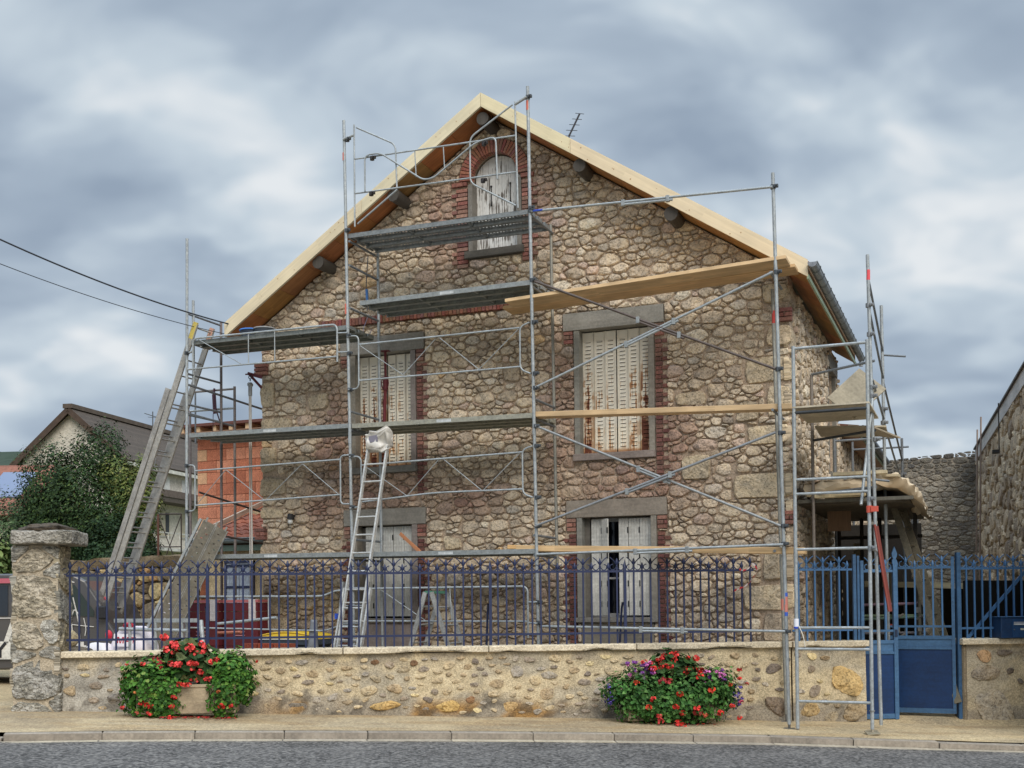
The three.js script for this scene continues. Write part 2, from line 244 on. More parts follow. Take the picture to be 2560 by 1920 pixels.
// ------------------------------------------------------------------ the house
const ZF = -16.9, XL = -11.5, XR = -2.5, ZB = -29.2, RX = -7.08, SL = 0.655, roofY = (x) => 9.44 - SL * Math.abs(x - RX);
const house = thing('stone_house', 'old rubble stone house with new pale timber verge boards, wrapped in scaffolding', 'house');
const opens = { UL: [-9.63, -8.60, 3.98, 5.87], UR: [-5.68, -4.585, 3.99, 5.91], LL: [-9.62, -8.60, 1.47, 3.01], LR: [-5.67, -4.58, 1.47, 3.01] };
const arch = { x0: -7.47, x1: -6.68, xc: -7.075, y0: 7.35, ys: 8.50, r: 0.40, R: 0.60 };
const brickRects = [], brickPieces = [];
{ // wall body: mortar with the openings cut through it
  const sh = new THREE.Shape([[XL, -0.4], [XR, -0.4], [XR, roofY(XR) - 0.02], [RX, 9.42], [XL, roofY(XL) - 0.02]].map((p) => new THREE.Vector2(...p)));
  for (const [a0, a1, b0, b1] of Object.values(opens)) { const x0 = a0 - 0.03, x1 = a1 + 0.03, y0 = b0 - 0.03, y1 = b1 + 0.03; sh.holes.push(new THREE.Path([[x0, y0], [x0, y1], [x1, y1], [x1, y0]].map((p) => new THREE.Vector2(...p)))); }
  const ap = new THREE.Path(); ap.moveTo(arch.x0 - 0.03, arch.y0 - 0.02); ap.lineTo(arch.x0 - 0.03, arch.ys); ap.absarc(arch.xc, arch.ys, arch.r + 0.03, Math.PI, 0, true); ap.lineTo(arch.x1 + 0.03, arch.y0 - 0.02); sh.holes.push(ap);
  const front = new THREE.ExtrudeGeometry(sh, { depth: 0.42, bevelEnabled: false, curveSegments: 16 }); front.translate(0, 0, ZF - 0.454);
  const b = new MB(L(196, 178, 160)); b.add(front);
  const side = new THREE.Shape([[16.95, -0.4], [29.2, -0.4], [29.2, 4.95], [23.05, 4.95], [23.05, 6.4], [16.95, 6.4]].map((p) => new THREE.Vector2(...p)));
  side.holes.push(new THREE.Path([[21.45, 4.0], [22.45, 4.0], [22.45, 5.9], [21.45, 5.9]].map((p) => new THREE.Vector2(...p))));
  const sg = new THREE.ExtrudeGeometry(side, { depth: 0.38, bevelEnabled: false }); sg.rotateY(Math.PI / 2); sg.translate(XR - 0.42, 0, 0); b.add(sg);
  b.box(XL + 0.03, XL + 0.4, -0.4, 6.4, -22.9, ZF - 0.46); b.box(XL + 0.4, XR - 0.45, -0.4, 6.4, -23.05, -22.7); b.box(XL + 0.41, XR - 0.45, -0.4, 4.95, ZB, ZB + 0.3);
  const g = b.geo, p = g.attributes.position, c = g.attributes.color; // brick dust and old render stain the mortar
  b.list = [g]; b.build('wall', M.mortar, house);
  one((m) => m.box(XL + 0.5, XR - 0.5, -0.3, 0.6, -22.5, -17.5), L(30, 28, 26)).build('ground_floor', M.plain, house);
}
const pink = (x, y) => { let k = 0; for (const [cx, cy, w, h] of [[-9.2, 3.62, 1.1, 0.36], [-4.9, 3.55, 1.2, 0.40], [-10.05, 4.6, 0.35, 1.0], [-5.98, 4.6, 0.3, 1.2], [-4.2, 3.9, 0.35, 0.8], [-7.9, 7.8, 0.4, 0.8], [-6.35, 7.9, 0.3, 0.7], [-10.2, 3.5, 0.5, 0.5], [-7.6, 3.4, 0.5, 0.3]]) k = Math.max(k, Math.exp(-(((x - cx) / w) ** 4) - (((y - cy) / h) ** 4))); return clamp(k * (0.35 + 0.9 * fbm(x * 2.2, y * 2.2, 8, 3))); };
const stoneParts = [];
function bricks(x0, x1, y0, y1, { pitch = 0.068, toothL = 0, toothR = 0, dark = 1, seed = 1, proud = 0.012, z = ZF, smear = 0 } = {}) {
  const rnd = RNG(seed); let i = 0; brickRects.push([x0 - (toothL ? toothL * 0.5 : 0.01), x1 + (toothR ? toothR * 0.5 : 0.01), y0, y1]);
  for (let y = y0; y < y1 - 0.03; y += pitch, i++) {
    const t = i % 2, a = x0 - (t ? toothL : 0), e = x1 + (t ? toothR : 0); let x = a + (t ? 0 : 0);
    while (x < e - 0.03) {
      let w = Math.min(t && x === a ? 0.105 : 0.205, e - x); if (e - x - w < 0.05) w = e - x;
      const k = (0.75 + 0.5 * rnd()) * dark, base = rnd() < 0.25 ? L(160, 110, 100) : rnd() < 0.5 ? L(130, 84, 82) : L(142, 92, 86), c = mix3(base, L(164, 142, 126), smear * rnd()).map((q) => q * k);
      const m = new MB(c); m.box(x + 0.005, x + w - 0.006, y + 0.006, Math.min(y + pitch - 0.006, y1), z - 0.05, z + proud + (rnd() - 0.5) * 0.012, c, 0.004);
      brickPieces.push({ geo: m.geo, show: w * pitch * (0.9 + 0.2 * rnd()) }); x += w;
    }
  }
}
// window surrounds of grey cement: lintel, jambs, sill; bricks beside them
function surround(k, [x0, x1, y0, y1], lintel, opt) {
  const cc = L(152, 148, 141), rnd = RNG(k.length + x0 * 31), g = (m) => mesh(m[0], m[1], M.concrete, house);
  const piece = (name, a, b, c, d, z0, z1, bev = 0.006) => { const m = new MB(cc.map((q) => q * (0.92 + 0.16 * rnd()))); m.box(a, b, c, d, z0, z1, undefined, bev); mesh(name, m.geo, M.concrete, house); };
  piece('lintel', lintel[0], lintel[1], y1, lintel[2], ZF - 0.3, ZF + 0.022);
  piece('jamb', x0 - opt.jl, x0, y0, y1 - 0.002, ZF - 0.3, ZF + 0.012); piece('jamb', x1, x1 + opt.jr, y0, y1 - 0.002, ZF - 0.3, ZF + 0.012);
  piece('sill', x0 - 0.11, x1 + 0.1, y0 - (opt.sh ?? 0.11), y0 - 0.001, ZF - 0.26, ZF + 0.06, 0.012);
  brickRects.push([lintel[0], lintel[1], y1, lintel[2] + 0.01], [x0 - opt.jl, x1 + opt.jr, y0 - (opt.sh ?? 0.11), y1]);
  if (opt.panel) { piece('panel', x0 - 0.02, x1 + 0.03, 0.1, y0 - (opt.sh ?? 0.11) - 0.002, ZF - 0.2, ZF + 0.004); brickRects.push([x0 - 0.02, x1 + 0.03, 0, y0 - 0.1]); }
}
surround('UL', opens.UL, [-9.91, -8.35, 6.15], { jl: 0.1, jr: 0.09 });
surround('UR', opens.UR, [-5.94, -4.34, 6.18], { jl: 0.09, jr: 0.09 });
surround('LL', opens.LL, [-9.87, -8.34, 3.28], { jl: 0.09, jr: 0.1, sh: 0.07, panel: true });
surround('LR', opens.LR, [-5.92, -4.325, 3.275], { jl: 0.085, jr: 0.09, sh: 0.075, panel: true });
{ let sd = 40; const P = { smear: 0.55 };
  for (const [k, l, r] of [['UL', -9.91, -8.35], ['UR', -5.94, -4.34], ['LL', -9.87, -8.34], ['LR', -5.92, -4.325]]) {
    const o = opens[k], up = k[0] === 'U', jl = up ? 0.1 : 0.09, yb = o[3] - (up ? 0.2 : 0.21);
    bricks(l, o[0] - jl - 0.002, yb, o[3] - 0.004, { seed: sd++, smear: 0.7, proud: 0.014 }); bricks(o[1] + 0.1, r, yb, o[3] - 0.004, { seed: sd++, smear: up ? 0.8 : 0.35, proud: 0.014 });
    if (!up) bricks(o[0] - jl - 0.13, o[0] - jl - 0.002, up ? o[2] - 0.5 : 0.25, yb - 0.03, { toothL: 0.11, seed: sd++, dark: up ? 0.75 : 0.72, smear: up ? 0.5 : 0.1, proud: -0.004 });
    bricks(o[1] + 0.1, o[1] + 0.22, up ? o[2] - 0.5 : 0.25, yb - 0.03, { toothR: 0.11, seed: sd++, dark: up ? 0.85 : 0.72, smear: up ? 0.4 : 0.08, proud: -0.004 });
  }
  bricks(-11.61, -11.36, 5.68, 5.89, { seed: 91, smear: 0.25, proud: 0.06 }); bricks(-11.62, -11.41, 2.83, 3.04, { seed: 92, smear: 0.3, proud: 0.06 });
  bricks(-2.66, -2.44, 5.73, 5.94, { seed: 93, smear: 0.3, proud: 0.05 }); bricks(-2.63, -2.44, 2.80, 3.01, { seed: 94, smear: 0.2, proud: 0.05 });
  bricks(arch.x0 - 0.28, arch.x0 - 0.075, 7.1, 8.42, { seed: 95, smear: 0.6, toothL: 0.08, dark: 1.1 }); bricks(arch.x1 + 0.07, arch.x1 + 0.26, 7.1, 8.42, { seed: 96, smear: 0.6, toothR: 0.08, dark: 1.1 });
  const rnd = RNG(77); // soldier course across the wall, and the arch ring
  for (let x = -10.3; x < -5.2; x += 0.064) { const m = new MB(mix3(L(150, 92, 78), L(172, 132, 116), rnd() * 0.5).map((q) => q * (0.8 + 0.4 * rnd()))); m.box(x, x + 0.055, 6.362 + rnd() * 0.008, 6.482 + rnd() * 0.008, ZF - 0.05, ZF + 0.05 + rnd() * 0.02, undefined, 0.004); brickPieces.push({ geo: m.geo, show: 0.02 }); }
  brickRects.push([-10.3, -5.2, 6.355, 6.49]);
  for (let i = 0; i < 30; i++) { const a = Math.PI * (i + 0.5) / 30, c = mix3(L(160, 104, 90), L(184, 140, 124), rnd() * 0.7).map((q) => q * (0.85 + 0.3 * rnd())), m = new MB(c), g = new THREE.BoxGeometry(0.205, 0.0485, 0.13); const pp = g.attributes.position; for (let q = 0; q < pp.count; q++) if (pp.getX(q) < 0) pp.setY(q, pp.getY(q) * 0.7); m.add(g, new THREE.Matrix4().makeRotationZ(a).setPosition(arch.xc + 0.5 * Math.cos(a), arch.ys + 0.5 * Math.sin(a), ZF - 0.035 + rnd() * 0.012), c); brickPieces.push({ geo: m.geo, show: 0.03 }); }
  bricks(-7.82, -7.55, 8.42, 8.50, { seed: 97, pitch: 0.075, proud: 0.03 }); bricks(-6.62, -6.40, 8.42, 8.50, { seed: 98, pitch: 0.075, proud: 0.03 });
  laid(house, brickPieces, 290, 'brick', 'small_brick', M.brick);
  const cc = L(132, 128, 122); one((m) => { m.box(arch.x0 - 0.12, arch.x1 + 0.11, 7.23, 7.35, ZF - 0.3, ZF + 0.07, undefined, 0.012); }, L(96, 93, 88)).build('sill', M.concrete, house);
  one((m) => m.box(arch.x0 - 0.065, arch.x0 + 0.012, 7.352, 8.44, ZF - 0.3, ZF + 0.014, undefined, 0.005), cc).build('jamb', M.concrete, house); one((m) => m.box(arch.x1 - 0.012, arch.x1 + 0.065, 7.352, 8.44, ZF - 0.3, ZF + 0.014, undefined, 0.005), cc).build('jamb', M.concrete, house);
  brickRects.push([arch.x0 - 0.12, arch.x1 + 0.12, 7.22, 8.5]);
}
{ // facade stones
  const rnd = RNG(5), place = (u, v, h) => V(u, v, ZF - 0.03 + h), place2 = (u, v, h) => V(XR - 0.03 + h, v, -u), sideRects = [[21.3, 22.6, 3.8, 6.15]], blocks = [];
  const block = (x0, x1, y0, y1, pl, rects, bump) => { // squared corner stone with broken arrises
    if (brickRects.some((r) => x1 > r[0] && x0 < r[1] && y1 > r[2] && y0 < r[3]) && rects === brickRects) return;
    const w = x1 - x0, h = y1 - y0, pts = []; for (const [a, b] of [[0, 0], [0.3, 0], [0.7, 0], [1, 0], [1, 0.5], [1, 1], [0.65, 1], [0.3, 1], [0, 1], [0, 0.5]]) pts.push([x0 + w * a + (rnd() - 0.5) * 0.05, y0 + h * b + (rnd() - 0.5) * 0.04]);
    blocks.push({ rects, r: [x0, x1, y0, y1], poly: pts, pl, bump });
  };
  let y = 0.1; for (let i = 0; y < 6.1; i++) { const h = 0.22 + 0.26 * rnd(); if (rnd() < 0.75) block(XL - 0.03, XL + (i % 2 ? 0.34 : 0.62) * (0.8 + 0.5 * rnd()), y, y + h, place, brickRects, 1); y += h + 0.012 + (rnd() < 0.3 ? 0.14 : 0); }
  y = 0.05; for (let i = 0; y < 6.1; i++) { const h = 0.26 + 0.26 * rnd(), a = i % 2; if (rnd() < 0.86) { block(XR - (a ? 0.78 : 0.4) * (0.8 + 0.4 * rnd()), XR + 0.035, y, y + h, place, brickRects, 1); block(16.86, 16.9 + (a ? 0.36 : 0.66) * (0.8 + 0.4 * rnd()), y, y + h, place2, sideRects, 1); } y += h + 0.012 + (rnd() < 0.2 ? 0.1 : 0); }
  for (const [x0, x1, y0, y1] of [[-4.1, -3.66, 3.52, 3.92], [-3.3, -2.95, 4.32, 4.62], [-6.95, -6.66, 5.18, 5.5], [-4.2, -3.7, 4.62, 4.84], [-8.05, -7.7, 2.55, 2.82], [-10.6, -10.15, 5.0, 5.32]]) block(x0, x1, y0, y1, place, brickRects, 1);
  for (const b of blocks) { b.rects.push(b.r); const g = stoneGeo(b.poly, b.pl, { joint: 0.004, h: 0.04 + 0.02 * rnd(), rnd, col: pal(rnd, [[3, L(210, 194, 168)], [2, L(198, 182, 158)], [1, L(186, 170, 150)]]), n: 30, rough: 0.02, flatness: 0.93, round: 1, irr: 0.5, crease: 0.5 }); if (g) stoneParts.push({ geo: g, show: (b.r[1] - b.r[0]) * (b.r[3] - b.r[2]) * (b.pl === place ? 1 : 0.2) }); }
  const list = cells({ poly: [[XL, 0], [XR, 0], [XR, roofY(XR) - 0.02], [RX, 9.40], [XL, roofY(XL) - 0.02]], rects: brickRects, circles: [[arch.xc, arch.ys, arch.R + 0.01]], r0: 0.060, spread: [0.5, 1.9], asp: 1.75, fixed: [], tries: 110000, seed: 11, gap: 0.78, course: 0.12 });
  for (const c of list) {
    const [x, y] = centre(c.poly), pk = pink(x, y), A = Math.abs(areaOf(c.poly)); let col = pal(rnd, rubble);
    col = mix3(col, L(150, 108, 98), pk * 0.75); const buried = fbm(x * 1.1, y * 1.1, 33, 2), low = clamp((buried - 0.5) * 3.2);
    const g = stoneGeo(c.poly, place, { joint: mix(0.0015, 0.006, rnd()) + (low > 0.5 ? 0.003 : 0), h: mix(0.032 + 0.032 * rnd(), 0.016 + 0.014 * rnd(), low), rnd, col, n: A > 0.05 ? 22 : A > 0.015 ? 14 : 10, rough: A > 0.05 ? 0.022 : 0.016, flatness: mix(0.74, 0.92, rnd()), round: 1 });
    if (g) stoneParts.push({ geo: g, show: A });
  }
  // side wall to the right, looking along it
  const sideList = cells({ poly: [[16.9, 0], [22.95, 0], [22.95, 6.3], [16.9, 6.3]], rects: sideRects, r0: 0.085, spread: [0.55, 1.7], asp: 1.3, fixed: [], tries: 30000, seed: 12, gap: 0.8, course: 0.14 }).concat(cells({ poly: [[22.97, 0], [29.1, 0], [29.1, 4.9], [22.97, 4.9]], r0: 0.125, spread: [0.7, 1.4], asp: 1.25, tries: 12000, seed: 13 }));
  for (const c of sideList) { const A = Math.abs(areaOf(c.poly)), g = stoneGeo(c.poly, place2, { joint: 0.009, h: 0.05 + 0.045 * rnd(), rnd, col: pal(rnd, rubble), n: 12, rough: 0.016 }); if (g) stoneParts.push({ geo: g, show: A * 0.16 }); }
  laid(house, stoneParts, 298, 'stone', 'small_stone', M.stone);
  console.log('stones', stoneParts.length, 'bricks', brickPieces.length);
}
// ------------------------------------------------------------------ roof: verge boards, soffit, purlin ends, eaves gutter
{
  const roof = new THREE.Group(); roof.name = 'roof'; house.add(roof);
  const pine = L(238, 224, 196), ZR = -16.43, rnd = RNG(21), top = (x) => 9.655 - 0.65 * Math.abs(x - RX), bot = (x) => 9.44 - SL * Math.abs(x - RX);
  const slab = (x0, x1, f0, f1, z0, z1) => { const g = new THREE.ExtrudeGeometry(new THREE.Shape([[x0, f0(x0)], [x1, f0(x1)], [x1, f1(x1)], [x0, f1(x0)]].map((p) => new THREE.Vector2(...p))), { depth: z1 - z0, bevelEnabled: false }); g.translate(0, 0, z0); return g; };
  const along = (g, s) => { const p = g.attributes.position, n = g.attributes.normal, uv = g.attributes.uv, c = Math.cos(Math.atan(SL)) , q = Math.sin(Math.atan(SL)) * s, o = rnd() * 5; for (let i = 0; i < p.count; i++) { const l = p.getX(i) * c - p.getY(i) * q, w = Math.abs(n.getZ(i)) > 0.7 ? p.getX(i) * q + p.getY(i) * c : p.getZ(i); uv.setXY(i, w + o, l); } return g; };
  const verge = (x0, x1, s) => { const m = new MB(pine.map((q) => q * (0.95 + 0.1 * rnd()))); m.add(along(flat(slab(x0, x1, bot, top, ZR, ZR + 0.045)), s), null, undefined, true); m.build('verge_board', M.pine, roof); };
  verge(-11.885, -9.20, -1); verge(-9.195, RX - 0.003, -1); verge(RX + 0.003, -5.62, 1); verge(-5.614, -2.15, 1);
  { const k = new MB(L(170, 132, 90)); for (let i = 0; i < 34; i++) { const x = mix(-11.6, -2.4, rnd()), y = mix(bot(x) + 0.03, top(x) - 0.03, rnd()), g = new THREE.CircleGeometry(0.005 + 0.006 * rnd(), 8); g.translate(x, y, ZR + 0.047); k.add(g); } k.build('wood_knot', M.plain, roof).userData.kind = 'stuff'; }
  const up = (f, d) => (x) => f(x) + d;
  for (const [a, b, s] of [[-11.88, RX, -1], [RX, -2.16, 1]]) {
    const m = new MB(L(150, 118, 80)); m.add(slab(a, b, up(bot, 0.03), up(top, -0.03), -23.1, ZR - 0.003)); m.build('roof_deck', M.wood, roof);
    const c = new MB(L(120, 70, 54)); c.add(slab(a - (s < 0 ? 0.02 : 0), b + (s > 0 ? 0.02 : 0), up(top, -0.028), up(top, 0.0), -23.12, ZR - 0.06)); c.build('roof_covering', M.plain, roof);
    const n = 9; for (let i = 0; i < n; i++) { const x0 = mix(a, b, i / n) + 0.003, x1 = mix(a, b, (i + 1) / n) - 0.003, q = new MB(L(178, 122, 72).map((v) => v * (0.82 + 0.4 * rnd()))); q.add(along(flat(slab(x0, x1, bot, up(bot, 0.026), ZF - 0.02, ZR - 0.004)), s), null, undefined, true); q.build('soffit_board', M.wood, roof); }
  }
  for (let z = -22.95; z < ZR - 0.4; z += 1.1) { const q = new MB(L(178, 122, 72).map((v) => v * (0.85 + 0.3 * rnd()))); q.add(slab(-2.52, -2.165, bot, up(bot, 0.026), z, Math.min(z + 1.095, -16.93))); q.build('soffit_board', M.wood, roof); }
  one((m) => m.box(-2.163, -2.135, bot(-2.15) - 0.03, bot(-2.15) + 0.03, -23.1, ZR + 0.04, undefined), L(168, 190, 160)).build('fascia', M.paint, roof);
  const gz0 = -23.45, gz1 = -16.3, gx = -2.075, gy = 6.385, r = 0.066, gm = new MB(L(170, 178, 186));
  { const half = (rr, z0, z1) => { const g = new THREE.CylinderGeometry(rr, rr, z1 - z0, 14, 1, true, 0, Math.PI); g.rotateX(Math.PI / 2); g.rotateZ(-Math.PI / 2); g.translate(gx, gy, (z0 + z1) / 2); return g; };
    gm.add(half(r, gz0, gz1)); gm.add(half(r - 0.004, gz0, gz1)); gm.tube(V(gx + r, gy, gz0), V(gx + r, gy, gz1), 0.009, undefined, 8);
    for (let z = gz0 + 0.1; z < gz1; z += 0.42) gm.add(half(r + 0.007, z, z + 0.028), null, L(120, 126, 132)), gm.box(gx + r - 0.006, gx + r + 0.014, gy - 0.004, gy + 0.016, z, z + 0.028, L(92, 98, 104));
    const cap = new THREE.CircleGeometry(r, 14, Math.PI, Math.PI); gm.add(cap, new THREE.Matrix4().makeTranslation(gx, gy, gz1), L(150, 156, 164)); gm.tube(V(gx, gy - r, gz0 + 0.12), V(gx, gy - r - 0.1, gz0 + 0.12), 0.04, L(196, 204, 210)); }
  const steelD = M.steel.clone(); steelD.side = THREE.DoubleSide; gm.build('gutter', steelD, roof);
  for (const [x, dy] of [[-10.07, 0.1], [-8.66, 0.1], [RX, 0.16], [-5.5, 0.1], [-4.1, 0.1]]) {
    const y = roofY(x) - dy - 0.005, g = new THREE.CylinderGeometry(0.105, 0.1, 0.46, 11, 5); g.rotateX(Math.PI / 2); const p = g.attributes.position;
    for (let i = 0; i < p.count; i++) { const k = 1 + 0.22 * (noise(p.getX(i) * 9 + x, p.getY(i) * 9, p.getZ(i) * 7) - 0.5); p.setXYZ(i, p.getX(i) * k, p.getY(i) * k, p.getZ(i)); } g.translate(x, y, ZF + 0.215); g.computeVertexNormals();
    one((m) => m.add(g), L(82, 78, 74)).build('purlin', M.wood, roof);
  }
  // lower rear wing, only its eaves show on the right
  one((m) => { const f = (x) => 5.05 + 0.62 * (-2.12 - x), s = slab(-11.5, -2.12, (x) => Math.min(f(x), 6.35) - 0.14, (x) => Math.min(f(x), 6.35), -29.4, -23.12); m.add(s); }, L(112, 74, 58)).build('rear_roof', M.plain, roof);
  one((m) => { m.tube(V(-2.05, 4.98, -23.2), V(-2.05, 4.98, -29.3), 0.075, undefined, 12); m.box(-2.45, -2.12, 4.86, 4.9, -29.3, -23.2, L(170, 120, 76)); m.box(-2.13, -2.1, 4.86, 5.02, -29.3, -23.2, L(168, 190, 160)); }, L(112, 120, 128)).build('rear_gutter', M.steel, roof);
}

// ------------------------------------------------------------------ windows and shutters
function windowMap(w, h, fn) { const d = new Uint8Array(w * h * 4); for (let j = 0; j < h; j++) for (let i = 0; i < w; i++) { const c = fn((i + 0.5) / w, (j + 0.5) / h), o = (j * w + i) * 4; for (let k = 0; k < 3; k++) d[o + k] = clamp(c[k]) * 255; d[o + 3] = 255; } const t = new THREE.DataTexture(d, w, h); t.colorSpace = THREE.SRGBColorSpace; t.magFilter = THREE.LinearFilter; t.minFilter = THREE.LinearMipmapLinearFilter; t.generateMipmaps = true; t.needsUpdate = true; return t; }
function rustMap(seed, heavy) { return windowMap(512, 1024, (u, v) => {
  const col = Math.floor(u * 6), wgt = [0.35, 0.75, 1, 1, 0.55, 0.5][(col + seed) % 6], base = 0.90 + 0.05 * fbm(u * 9, v * 14, seed, 3);
  const st = fbm(u * 70, v * 5, seed + 2, 3), blot = fbm(u * 14, v * 26, seed + 4, 4), edge = Math.abs((u * 6) % 1 - 0.42) < 0.3 ? 1 : 0.45;
  let k = sstep(0.50, 0.72, 0.55 * st + 0.45 * blot + 0.30 * (1 - v) * wgt - 0.06) * edge * wgt * heavy * sstep(0.95, 0.45, v); k = Math.max(k, sstep(0.06, 0.0, v) * 0.9 * (0.5 + 0.6 * blot)); k = clamp(k);
  const yel = clamp(0.35 * fbm(u * 5, v * 7, seed + 6, 3) * (1.2 - v) + 0.3 * k);
  let c = [base, base * (0.975 - 0.06 * yel), base * (0.915 - 0.16 * yel)]; c = mix3(c, [0.62, 0.40, 0.22], sstep(0.05, 0.6, k) * 0.75); c = mix3(c, [0.40, 0.20, 0.11], sstep(0.55, 1, k)); return c; }); }
function metalShutters(o, seed, heavy) {
  const win = new THREE.Group(); win.name = 'window'; house.add(win);
  const mat = new THREE.MeshStandardMaterial({ map: rustMap(seed, heavy), vertexColors: true, roughness: 0.62 }), [x0, x1, y0, y1] = o, w = (x1 - x0) / 6, rows = 29, ph = (y1 - y0 - 0.22) / rows;
  const setUV = (g) => { const p = g.attributes.position, uv = new Float32Array(p.count * 2); for (let i = 0; i < p.count; i++) { uv[2 * i] = (p.getX(i) - x0) / (x1 - x0); uv[2 * i + 1] = (p.getY(i) - y0) / (y1 - y0); } g.setAttribute('uv', new THREE.BufferAttribute(uv, 2)); return g; };
  for (let k = 0; k < 6; k++) {
    const a = x0 + k * w + (k === 3 ? 0.008 : 0.002), b = x0 + (k + 1) * w - (k === 2 ? 0.006 : 0.002), zf = ZF - 0.16 - (k % 2) * 0.012, sh = new THREE.Shape([[a, y0 + 0.012], [b, y0 + 0.012], [b, y1 - 0.02], [a, y1 - 0.02]].map((p) => new THREE.Vector2(...p))), c = a + (b - a) * 0.5, hw = 0.043, m = new MB();
    for (let r = 0; r < rows; r++) { const y = y0 + 0.1 + r * ph; sh.holes.push(new THREE.Path([[c - hw, y], [c - hw, y + 0.024], [c + hw, y + 0.024], [c + hw, y]].map((p) => new THREE.Vector2(...p)))); const g = new THREE.BoxGeometry(hw * 2, 0.024, 0.003); g.rotateX(-0.55); g.translate(c, y + 0.018, zf + 0.012); m.add(setUV(flat(g)), null, undefined, true); }
    const g = new THREE.ExtrudeGeometry(sh, { depth: 0.006, bevelEnabled: false }); g.translate(0, 0, zf); m.add(setUV(flat(g)), null, undefined, true);
    for (const q of [a + 0.006, b - 0.006, c - hw - 0.03, c + hw + 0.03]) { const e = new THREE.BoxGeometry(0.008, y1 - y0 - 0.036, 0.018); e.translate(q, (y0 + y1) / 2, zf + 0.006); m.add(setUV(flat(e)), null, undefined, true); }
    m.build('shutter_leaf', mat, win);
  }
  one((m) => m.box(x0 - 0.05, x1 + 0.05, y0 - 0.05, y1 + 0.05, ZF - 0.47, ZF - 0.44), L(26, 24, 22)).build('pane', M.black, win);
  return win;
}
metalShutters(opens.UL, 1, 1.15); metalShutters(opens.UR, 3, 0.95);
function pvcLeaf(parent, x0, x1, y0, y1, z, turn = 0, hinge = true) { // white boards, V-jointed, with dark hinges on one edge
  const m = new MB(L(226, 226, 222)), w = x1 - x0, n = Math.max(2, Math.round(w / 0.045)), g = new THREE.Group();
  for (let i = 0; i < n; i++) m.box(i * w / n + 0.0012, (i + 1) * w / n - 0.0012, 0, y1 - y0, -0.028, 0, undefined, 0.004);
  m.box(0.004, w - 0.004, 0.004, y1 - y0 - 0.004, -0.022, -0.006); const k = m.build('shutter_leaf', M.paint, parent); k.position.set(x0, y0, z); k.rotation.y = turn;
  if (hinge) { const h = new MB(L(52, 52, 52)); for (const t of [0.12, 0.33, 0.62, 0.88]) h.box(w - 0.012, w + 0.008, t * (y1 - y0) - 0.045, t * (y1 - y0) + 0.045, -0.006, 0.012, undefined, 0.003); h.build('hinge', M.plain, k); }
  return k;
}
{ const [x0, x1, y0, y1] = opens.LL, win = new THREE.Group(); win.name = 'window'; house.add(win); const e = [x0 + 0.1, -9.37, -9.19, -9.0, -8.80, x1 - 0.005]; for (let i = 0; i < 5; i++) pvcLeaf(win, e[i] + 0.003, e[i + 1] - 0.003, y0 + 0.03, y1 - 0.025, ZF - 0.1 - 0.006 * (i % 2), 0, i !== 4);
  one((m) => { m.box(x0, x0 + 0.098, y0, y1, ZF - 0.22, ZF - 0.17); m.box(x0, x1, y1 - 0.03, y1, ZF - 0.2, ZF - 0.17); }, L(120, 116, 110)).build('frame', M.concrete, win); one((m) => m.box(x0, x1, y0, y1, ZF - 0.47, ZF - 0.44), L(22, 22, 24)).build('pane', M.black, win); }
{ const [x0, x1, y0, y1] = opens.LR, win = new THREE.Group(); win.name = 'window'; house.add(win); const z = ZF - 0.1, a = y0 + 0.03, b = y1 - 0.03;
  pvcLeaf(win, -5.555, -5.385, a, b, z); pvcLeaf(win, -5.375, -5.235, a, b, z + 0.05, -0.55); pvcLeaf(win, -5.115, -4.965, a, b, z); pvcLeaf(win, -4.96, -4.785, a, b, z - 0.006); pvcLeaf(win, -4.78, -4.60, a, b, z, 0, false);
  one((m) => m.box(x0, x0 + 0.085, y0, y1, ZF - 0.22, ZF - 0.15), L(120, 116, 110)).build('frame', M.concrete, win);
  one((m) => { const zz = ZF - 0.34; for (const [p, q, r, s] of [[x0, x1, y0, y0 + 0.06], [x0, x1, y1 - 0.06, y1], [-5.17, -5.09, y0, y1], [x0, x1, 2.06, 2.09], [x0, x0 + 0.05, y0, y1], [x1 - 0.05, x1, y0, y1]]) m.box(p, q, r, s, zz - 0.03, zz + (p === -5.17 ? 0.004 : 0)); }, L(212, 214, 218)).build('casement', M.paint, win);
  one((m) => m.box(x0, x1, y0, y1, ZF - 0.385, ZF - 0.38), L(10, 14, 30)).build('pane', new THREE.MeshStandardMaterial({ color: 0x060a18, roughness: 0.12 }), win); }
